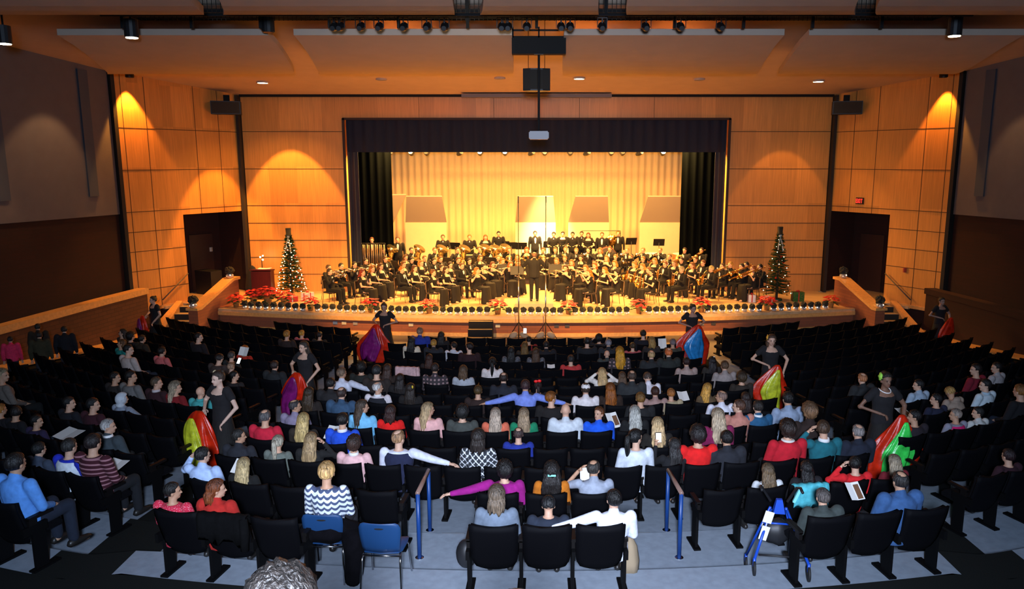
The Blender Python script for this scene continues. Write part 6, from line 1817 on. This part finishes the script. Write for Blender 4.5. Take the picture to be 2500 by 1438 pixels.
def tree(x, y, H, R_, n, lit, label, seed):
    r = empty('christmas_tree', (x, y, SZ), 0, label, 'christmas tree'); rnd = random.Random(seed)
    kid('trunk', MB().tube([(0, 0, 0), (0, 0, H * .95)], [.05, .01], 8).mesh('tree_trunk', mat('bark', (.08, .04, .02), .9), True), r)
    kid('stand', MB().lathe([(.22, 0), (.20, .06), (.06, .08)], 12).mesh('tree_stand', mat('tree_stand', (.02, .06, .02), .5)), r)
    m = MB()
    for i in range(n):
        t = (i + .5) / n; z = H * (.08 + .90 * t); rr = R_ * (1 - t) ** .85 + .04
        a = i * 2.39996; L = rr * rnd.uniform(.75, 1.12)
        d = V((math.cos(a), math.sin(a), rnd.uniform(-.25, .2))); side = V((-math.sin(a), math.cos(a), 0))
        p0 = V((0, 0, z + .05)); 
        for q in range(9):
            f = .25 + .75 * q / 8; c_ = p0 + d * L * f; ln = .085 * (1.15 - f * .5)
            for sd in (-1, 1):
                e = c_ + side * sd * ln + d * ln * .6 + V((0, 0, rnd.uniform(-.03, .02)))
                m.add([c_, c_ + d * .035 + V((0, 0, .012)), e, c_ - d * .015 + V((0, 0, -.012))], [(0, 1, 2), (0, 2, 3)])
        e = p0 + d * (L + .05); m.add([p0 + side * .01, p0 - side * .01, e], [(0, 1, 2)])
    kid('branches', m.mesh('tree_branches', FIR), r)
    for i in range(lit[0]):
        t = (i + .5) / lit[0]; t = t ** 1.15; z = H * (.10 + .80 * t); rr = R_ * (1 - t) ** .85 + .03; a = i * 2.39996 + rnd.uniform(-.4, .4)
        nm = 'bulb'
        o = kid(nm, BULBME if lit[1] else BULBMED, r, (rr * math.cos(a), rr * math.sin(a), z))
    for i in range(14):
        t = (i + .5) / 15; z = H * (.12 + .75 * t); rr = R_ * (1 - t) ** .85 + .02; a = i * 2.2 + seed
        kid('bauble', BAUB[i % 2], r, (rr * math.cos(a), rr * math.sin(a), z))
    m = MB(); m.lathe([(.13, H * .96), (.14, H * .965), (.085, H * .97), (.10, H * 1.065), (.095, H * 1.07)], 16)
    kid('top_hat', m.mesh('top_hat', mat('hat_felt', (.008, .008, .008), .8), True), r)
    m = MB(); m.ell((0, -.05, H * .94), (.06, .04, .07)); m.tube([(0, -.08, H * .92), (-.06, -.12, H * .82), (-.08, -.14, H * .74)], .024, 6); m.tube([(0, -.08, H * .92), (.07, -.12, H * .82), (.09, -.16, H * .72)], .024, 6)
    kid('ribbon', m.mesh('white_ribbon', mat('tree_ribbon', (.8, .72, .55), .5), True), r)
BULBME = MB().ell((0, 0, 0), (.017, .017, .017), 8, 6).mesh('tree_bulb', mat('tree_bulb_lit', (1, .9, .6), .5, emit=(1, .80, .42), estr=3.2), True)
BULBMED = MB().ell((0, 0, 0), (.016, .016, .016), 8, 6).mesh('tree_bulb_dim', mat('tree_bulb_dim', (1, .8, .5), .4, emit=(1, .8, .5), estr=2.5), True)
BAUB = [MB().ell((0, 0, 0), (.035, .035, .035), 10, 8).mesh('bauble_red', mat('bauble_red', (.6, .02, .01), .2, .3), True), MB().ell((0, 0, 0), (.035, .035, .035), 10, 8).mesh('bauble_gold', mat('bauble_gold', (.7, .45, .1), .2, .8), True)]
tree(-9.05, 27.6, 2.42, .52, 260, (110, True), 'christmas tree covered in warm lights at the left of the stage', 3)
tree(8.75, 27.2, 2.50, .46, 260, (26, False), 'dark christmas tree with few lights at the right of the stage', 8)
# lectern, candelabrum and covered stool at far left
r = empty('lectern', (-10.05, 27.5, SZ), .05, 'dark red wooden lectern beside the left christmas tree', 'lectern')
kid('body', MB().box((0, 0, .52), (.70, .45, 1.04), taper=1.0).mesh('lectern_body', mat('cherry_wood', (.10, .008, .004), .4, noise=.2, nscale=4, nstretch=(8, 8, .5))), r)
kid('top', MB().box((0, -.02, 1.07), (.76, .52, .05), rx=-.12).mesh('lectern_top', MATS['cherry_wood']), r)
one('open_book', MB().box((-.11, 0, 0), (.22, .28, .02), ry=.08).box((.11, 0, 0), (.22, .28, .02), ry=-.08), PAPER, 'open white book lying on the lectern', 'book', (-9.95, 27.48, SZ + 1.115), .05)
r = empty('candelabrum', (-10.45, 28.6, SZ), 0, 'slim candle stand with three glowing bulbs behind the lectern', 'candle stand')
kid('stem', MB().tube([(0, 0, 0), (0, 0, 1.3)], .015, 6).mesh('candle_stem', BLACK), r)
kid('bulb', MB().ell((-.05, 0, 1.40), (.03, .03, .03)).ell((.05, 0, 1.45), (.03, .03, .03)).ell((.04, 0, 1.30), (.03, .03, .03)).mesh('candle_bulbs', BULB, True), r)
m = MB(); m.lathe([(.30, 0), (.28, .3), (.20, .8), (.10, 1.05), (.02, 1.12)], 18, (0, 0, 0), None, lambda a, k: 1 + .08 * math.sin(a * 7 + k))
one('cloth_covered_stand', m, [mat('black_cloth', (.008, .008, .01), .95)], 'object covered with a black cloth left of the lectern', 'covered object', (-10.72, 28.3, SZ), smooth=True)
def gift(x, y, d, c1, c2, lab):
    r = empty('gift_box', (x, y, SZ), x, lab, 'gift box')
    kid('box', MB().box((0, 0, d[2] / 2), d).mesh('gift', c1), r)
    m = MB(); m.box((0, 0, d[2] / 2), (.04, d[1] + .006, d[2] + .006)); m.box((0, 0, d[2] / 2), (d[0] + .006, .04, d[2] + .006)); m.ell((0, 0, d[2] + .03), (.07, .04, .035)); kid('ribbon', m.mesh('gift_ribbon', c2), r)
GG = pattern_mat('gift_green', 'dots', (.02, .12, .02), (.5, .4, .05)); GR = mat('gift_red', (.5, .02, .02), .4); GW = mat('gift_white', (.7, .7, .75), .4)
gift(-8.35, 27.2, (.35, .3, .28), GW, GR, 'white gift box with red ribbon at the foot of the left tree')
gift(-8.85, 26.9, (.4, .3, .18), GR, GW, 'red gift box in front of the left tree')
gift(9.45, 27.0, (.40, .25, .34), GG, GR, 'green patterned gift box right of the dark tree')
gift(8.25, 26.6, (.45, .3, .22), GR, GW, 'red gift box left in front of the dark tree')
gift(7.75, 26.9, (.3, .25, .26), GW, GR, 'small white gift box between the trombones and the dark tree')
one('dark_cabinet', MB().box((0, 0, .45), (.9, .5, .9)), BLACK, 'black equipment box in the left stage door recess', 'box', wallpt(-1, 1.2, SZ, .9), -.5)
# ------------------------------------------------------------------ silk dancers in the aisles
def silk(loc, rz, H, main, second, label, w_=.30, seed=0):
    """gathered square of silk hanging in deep folds from one bunched point"""
    rnd = random.Random(seed)
    r = empty('silk_fabric', loc, rz, label, 'fabric')
    ph = [rnd.uniform(0, 6) for _ in range(4)]
    def cloth(w0, H0, H1, x0, y0, n=26, k=44):
        m = MB(); rings = []
        for j in range(n + 1):
            t = j / n; z = H1 + (H0 - H1) * (1 - t)
            wid = w0 * (.14 + .86 * min(1, t * 1.9) ** .75) * (1 - .45 * max(0, t - .55)) * (1 + .18 * math.sin(t * 5 + ph[0])); dep = w0 * (.08 + .34 * t ** .7)
            sx = x0 + .09 * math.sin(t * 3.4 + ph[1]); ring = []
            for i in range(k):
                a = 2 * PI * i / k
                fold = 1 + (.10 + .30 * t) * math.sin(a * 7 + 1.3 * math.sin(t * 4 + ph[2])) * .55 + .12 * math.sin(a * 3 + t * 5 + ph[3])
                zz = z + (.10 * math.sin(a * 2 + ph[0]) + .05 * math.sin(a * 5)) * t ** 3
                ring.append(V((sx + wid * math.cos(a) * fold, y0 + dep * math.sin(a) * fold, max(.015, zz))))
            rings.append(ring)
        m.loft(rings); return m
    kid('main_silk', cloth(w_, H, .06, 0, 0).mesh('silk_main', main, True), r)
    if second: kid('accent_silk', cloth(w_ * .58, H * .93, .12, w_ * .02, w_ * .36, 22, 32).mesh('silk_accent', second, True), r)
    return r
def dancer(x, y, rz, pose, hair, hc, label, skin, scale, sl, flower=None, z=None):
    z = floorz(x, y) if z is None else z
    p = person((x, y, z), rz, pose, hair, hc, (.010, .009, .011), label, 'gown', 'skirt', (.01, .01, .01), True, True, scale, skin, 'black gowned dancers in the aisles')
    if flower:
        S = PR[(pose, True, True)]['S']
        o = kid('hair_flower', MB().ell((.085, -.02, .05), (.03, .045, .06), 10, 8, None, lambda d: 1 + .2 * math.sin(d.x * 9 + d.z * 8)).mesh('hair_flower', mat('flower_' + flower[0], flower[1], .6), True), p)
        o.location = S['head']; o.rotation_euler = S['HM'].to_euler()
    if sl:
        main, sec, lab, H, w_, off = sl
        q = world_of(p, off); silk((q.x, q.y, max(floorz(q.x, q.y) + .02, z + 1.14 * scale - H)), rz, H, main, sec, lab, w_, int(x * 10) % 7)
    return p
SK1 = (.62, .38, .27)
dancer(-11.55, 22.5, PI * .78, 'silk', 'bun', (.05, .03, .02), 'dancer in black gown with red silk by the left wall', SK1, .98, (SILKRED, SILKPUR, 'red silk hanging from the hands of the dancer at the left wall', 1.05, .30, (.05, .34, 0)))
dancer(-4.35, 21.3, PI * .9, 'silkb', 'bun', (.05, .03, .02), 'dancer in black gown with red and purple silk before the stage, left', (.45, .26, .18), 1.0, (SILKRED, SILKPUR, 'red silk with a purple lining held by the dancer before the stage', 1.12, .42, (.18, .34, 0)))
dancer(-4.85, 15.4, PI * .86, 'silk', 'long', (.05, .035, .025), 'dancer in black gown with dark red silk, left aisle, farther one', SK1, 1.02, (SILKRED, SILKPUR, 'dark red silk hanging from the farther dancer of the left aisle', 1.0, .34, (.0, .34, 0)))
dancer(-5.2, 12.0, PI * .84, 'silk', 'bun', (.06, .04, .03), 'dancer in black gown with red and yellow silk, left aisle, nearer one', (.66, .44, .34), 1.04, (SILKRED, SILKYEL, 'red silk with a bright yellow panel in the left aisle', 1.13, .40, (.02, .36, 0)), ('white', (.6, .5, .3)))
dancer(4.42, 21.1, PI * 1.05, 'silkb', 'bun', (.04, .03, .02), 'dancer in black gown with red and blue silk before the stage, right', (.45, .25, .18), 1.0, (SILKRED, SILKBLU, 'red silk with a blue panel held by the dancer before the stage', 1.15, .42, (.0, .34, 0)))
dancer(5.15, 16.2, PI, 'silk', 'bob', (.09, .05, .03), 'dancer in black gown with red and lime silk, right aisle, farther one', SK1, 1.04, (SILKRED, SILKYEL, 'red silk with a lime yellow panel in the right aisle', 1.13, .32, (.0, .34, 0)), ('orange', (.8, .4, .04)))
d7 = dancer(5.62, 11.8, PI * 1.05, 'silk', 'bun', (.02, .014, .01), 'dancer with pearl necklace and red and green silk, right aisle, nearer one', (.22, .11, .07), 1.05, (SILKRED, SILKGRN, 'red silk with a neon green panel in the right aisle', 1.13, .36, (.0, .36, 0)), ('lime', (.35, .75, .08)))
kid('pearl_necklace', MB().tube([(.085 * math.cos(a * PI / 10), .01 + .10 * math.sin(a * PI / 10), 1.44 - .035 * math.sin(a * PI / 10)) for a in range(-1, 12)], .009, 6).mesh('pearl_necklace', mat('pearls', (.9, .88, .85), .3), True), d7)
dancer(12.05, 22.2, PI * 1.1, 'silk', 'bun', (.05, .03, .02), 'dancer in black gown with dark red silk by the right wall', (.40, .24, .18), .98, (SILKRED, None, 'dark red silk of the dancer at the right wall', 1.05, .26, (.0, .34, 0)))

# standing group at the left wall
for x, y, hair, hc, tc, lab, s_ in ((-12.55, 17.6, 'short', (.01, .01, .01), lin('e0305a'), 'child in hot pink jacket standing by the left brick parapet', .68),
                                    (-12.6, 18.7, 'short', (.01, .01, .01), lin('2a2118'), 'person in dark brown coat standing behind the child in pink jacket', .78),
                                    (-11.85, 17.6, 'short', (.01, .01, .01), lin('3a3420'), 'person in olive coat standing beside the child in pink jacket', .78),
                                    (-11.75, 18.4, 'short', (.01, .01, .01), lin('14131a'), 'person in black coat standing right of the olive coat by the parapet', .80)):
    person((x, y, floorz(x, y)), .35, 'down', hair, hc, tc, lab, 'coat', stand=True, scale=s_, fem=False)

# ------------------------------------------------------------------ rear of the house
def handrail(x, label):
    r = empty('aisle_handrail', (x, 0, 0), 0, label, 'handrail', 'blue posts with a wooden grip')
    y0, y1 = 8.80, 9.72; z0, z1 = floorz(x, y0), floorz(x, y1); h0, h1 = z0 + .86, z1 + .86
    a = -.02 if x < 0 else .02
    kid('post', MB().tube([(0, y0, z0), (0, y0, h0)], .027, 12).mesh('rail_post_near', BLUEMETAL, True), r)
    kid('post', MB().tube([(0, y1, z1), (0, y1, h1)], .027, 12).mesh('rail_post_far', BLUEMETAL, True), r)
    kid('handgrip', MB().tube([(0, y0 - .02, h0 + .01), (0, y1 + .02, h1 + .01)], .028, 12).mesh('handgrip', mat('grip_wood', (.25, .15, .12), .4), True), r)
    for y, z in ((y0, z0), (y1, z1)): kid('base_ring', MB().lathe([(.055, 0), (.055, .008), (.03, .012)], 16, (0, y, z)).mesh('base_ring', CHROME), KIDS[r.name][0 if y == y0 else 1])
handrail(-1.47, 'blue handrail with wooden grip left of the middle rear seats')
handrail(1.79, 'blue handrail with wooden grip right of the middle rear seats')
for x, lab in ((-1.12, 'left'), (1.38, 'right')):
    one('step_light', MB().box((0, 0, .0), (.30, .03, .05)).box((-.09, -.017, .0), (.06, .004, .03)), [mat('step_light_plate', (.25, .27, .3), .4)], 'small floor level step light on the %s of the middle step' % lab, 'step light', (x, 9.45 + x * x / 46 - .0, .745))

def plastic_chair(loc, rz, label):
    r = empty('plastic_chair', loc, rz, label, 'chair', 'navy plastic chairs with chrome legs')
    m = MB(); rings = []
    for j, (z, w_, y) in enumerate(((.45, .20, -.17), (.52, .205, -.20), (.60, .215, -.215), (.68, .225, -.225), (.76, .225, -.235), (.80, .205, -.24), (.815, .17, -.242))):
        fr = [V((u / 5 * w_, y + .03 * (u / 5) ** 2, z)) for u in range(-5, 6)]; rings.append(fr + [v + V((0, -.009, 0)) for v in reversed(fr)])
    m.loft(rings)
    kid('backrest', m.mesh('plastic_backrest', BLUEPL, True), r)
    kid('hand_slot', MB().ell((0, -.238, .755), (.055, .012, .012), 14, 8).mesh('hand_slot', DARK, True), r)
    m = MB(); rings = []
    for y, w_, z in ((-.18, .18, .46), (-.10, .215, .445), (.10, .225, .445), (.20, .215, .445), (.24, .19, .43)):
        rings.append([V((-w_, y, z)), V((0, y, z - .012)), V((w_, y, z)), V((w_, y, z - .012)), V((0, y, z - .024)), V((-w_, y, z - .012))])
    m.loft(rings); kid('seat', m.mesh('plastic_seat', BLUEPL, True), r)
    for s in (-1, 1):
        kid('leg', MB().tube([(s * .19, -.10, .425), (s * .205, -.17, .41), (s * .21, -.20, .35), (s * .225, -.245, 0)], .012, 8).mesh('chrome_leg', CHROME, True), r)
        kid('leg', MB().tube([(s * .20, .12, .42), (s * .21, .19, .38), (s * .225, .25, 0)], .012, 8).mesh('chrome_leg', CHROME, True), r)
    kid('crossbar', MB().tube([(-.205, -.17, .41), (.205, -.17, .41)], .011, 8).tube([(-.20, .12, .42), (.20, .12, .42)], .011, 8).mesh('crossbar', CHROME, True), r)
    return r
plastic_chair((-1.66, 7.72, 1.10), -.06, 'empty navy plastic chair with chrome legs behind the rear row')
plastic_chair((-2.33, 7.92, 1.10), -.04, 'navy plastic chair under the woman in the patterned sweater')
PEOPLE['bun'] = person((-2.33, 7.97, 1.10), -.04, 'U', 'bun', lin('dcae70'), lin('dce4ec'), 'woman with blond bun and navy and white patterned sweater', 'sweater', scale=1.03, group='seated audience',
                       topmat=pattern_mat('nordic_knit', 'nordic', (.70, .76, .78), (.06, .08, .16)), lc=(.012, .012, .016))
m = MB()
m.ell((0, -.03, .56), (.34, .24, .12), 20, 14, None, lambda d: 1 + .08 * math.sin(d.x * 8) + .05 * math.sin(d.y * 9))
m.tube([(.28, -.10, .56), (.34, -.20, .40), (.33, -.24, .15), (.30, -.22, .03)], [.13, .12, .10, .08], 12)
m.tube([(-.26, -.10, .56), (-.30, -.16, .45), (-.28, -.18, .33)], [.09, .09, .05], 12)
one('black_coat', m, [mat('coat_black', (.004, .0035, .005), .95, spec=.08, noise=.3, nscale=10, bump=.5)], 'bulky black coat hanging round the woman on the plastic chair', 'coat', (-2.33, 7.90, 1.10), smooth=True)
one('draped_coat', MB().ell((0, 0, .0), (.24, .10, .26), 18, 12, None, lambda d: 1 + .06 * math.sin(d.x * 9)), [MATS['coat_black']], 'dark brown coat on the seat ahead of the empty plastic chair', 'coat', (-1.42, 8.15, 1.42 - .02), smooth=True) if False else None

# rollator walker at lower right
r = empty('rollator_walker', (2.78, 8.12, 0), -.15, 'blue four wheeled walker with black bag beside the right rear seats', 'walker')
WB_ = mat('walker_blue', (.01, .07, .48), .35); TY = mat('walker_tyre', (.012, .012, .014), .7)
zf = lambda x, y: floorz(2.78 + x, 8.12 + y)
wheels = [(-.28, .42), (.27, .40), (-.29, -.12), (.27, -.34)]
wheels = [(-.29, .36), (.29, .36), (-.29, -.30), (.29, -.34)]
gz = max(zf(x, y) for x, y in wheels)
for x, y in wheels:
    z = zf(x, y) + .09
    w_ = MB(); M3 = Matrix.Rotation(PI / 2, 3, 'Y')
    w_.lathe([(.065, -.014), (.088, -.012), (.09, 0), (.088, .012), (.065, .014)], 20, (x, y, z), M3)
    w_.lathe([(.018, -.018), (.018, .018)], 10, (x, y, z), M3)
    for a in range(5): w_.tube([(x, y, z), (x, y + .07 * math.cos(a * 1.2566), z + .07 * math.sin(a * 1.2566))], .008, 5)
    kid('wheel', w_.mesh('walker_wheel', TY, True), r)
    top = V((x * .30, .02 + (y > 0) * .05, gz + .66))
    kid('frame_tube', MB().tube([(x, y, z + .10), top], .016, 10).tube([(x, y, z), (x, y, z + .12)], .018, 8).mesh('walker_frame_tube', WB_, True), r)
    kid('reflector', MB().tube([V((x, y, z + .10)).lerp(top, .62) + V((0, -.02, .004)), V((x, y, z + .10)).lerp(top, .80) + V((0, -.02, .004))], .006, 5).mesh('reflector', PAPER), r)
kid('frame_hub', MB().box((0, .03, gz + .70), (.13, .10, .16), taper=.5).mesh('frame_hub', WB_), r)
for yy, zz, ww in ((.05, .47, .16), (-.24, .22, .24)): kid('crossbar', MB().tube([(-ww, yy, gz + zz), (ww, yy, gz + zz)], .012, 8).mesh('walker_crossbar', WB_ if zz > .3 else BLACK, True), r)
for s in (-1, 1):
    kid('handle', MB().tube([(s * .09, .05, gz + .74), (s * .20, .10, gz + .90), (s * .22, .0, gz + .94), (s * .22, -.12, gz + .94)], .016, 8).mesh('walker_handle', BLACK, True), r)
kid('brake_bar', MB().box((.20, .05, gz + .84), (.03, .03, .22), rx=.2, ry=.3).mesh('brake_bar', mat('aqua_strap', (.25, .75, .78), .4)), r)
kid('bag', MB().ell((0, .12, gz + .34), (.17, .12, .16), 16, 12, None, lambda d: 1 + .06 * math.sin(d.x * 7)).mesh('walker_bag', BLACK, True), r)
one('printed_programme', MB().box((-.05, 0, 0), (.10, .006, .14), ry=.25).box((-.09, -.01, -.19), (.09, .006, .17), ry=.25), PAPER, 'white papers tucked into the blue walker', 'paper', (2.68, 8.02, gz + .62), -.1)

# khaki garment beside the white shirt man, handbag by the left of the three seats
m = MB(); m.lathe([(.11, 0), (.11, .12), (.08, .30), (.03, .40)], 16, (0, 0, 0), None, lambda a, k: 1 + .08 * math.sin(a * 5 + k))
one('khaki_coat', m, [mat('khaki_cloth', (.32, .24, .15), .9)], 'khaki coat hanging beside the seat of the white shirt man', 'coat', (1.06, 8.0, 1.09), smooth=True)
m = MB(); m.ell((0, 0, .20), (.12, .12, .17), 16, 12)
one('handbag', m, [BLACK], 'black handbag left of the three middle rear seats', 'bag', (-.80, 8.0, 1.09), smooth=True)

# two heads just below the camera on the rear platform
def rear_seat(x, y, z, lab):
    r = empty('auditorium_seat', (x, y, z), 0, lab, 'seat')
    kid('backrest', SM['backrest'], r); kid('seat', SM['cushion'], r); kid('leg', SM['leg'], r); kid('leg', SM['leg2'], r)
rear_seat(-.73, 1.70, 3.20, 'black seat of the curly grey haired person nearest the camera')
p = person((-.73, 1.99, 3.26), 0, 'U', 'curly', lin('2c2622'), (.03, .03, .03), 'person with curly grey hair nearest the camera, only the crown showing', 'sweater', scale=1.0, fem=False)
rear_seat(-.06, 1.70, 3.20, 'black seat of the white haired person nearest the camera')
p = person((-.06, 2.0, 3.20), 0, 'U', 'short', lin('5c564f'), (.03, .03, .03), 'white haired person nearest the camera, just the top of the head', 'sweater', scale=1.0, fem=False)
# programme stubs on empty seats of the right block
for i, (b, k, j, c_) in enumerate((('R', 6, 0, (.6, .35, .2)), ('R', 7, 1, (.6, .35, .2)), ('R', 8, 1, (.65, .40, .25)), ('R', 3, 4, (.3, .2, .1)))):
    X = SEATX[(b, k)][j]; q, a = seat_pose(b, k, X)
    one('paper_slip', MB().box((0, .33, .50), (.05, .22, .012), rz=.5), [mat('slip%d' % i, c_, .8)], 'pale paper slip on an empty right block seat, %s row' % ORD[k], 'paper', q, a)
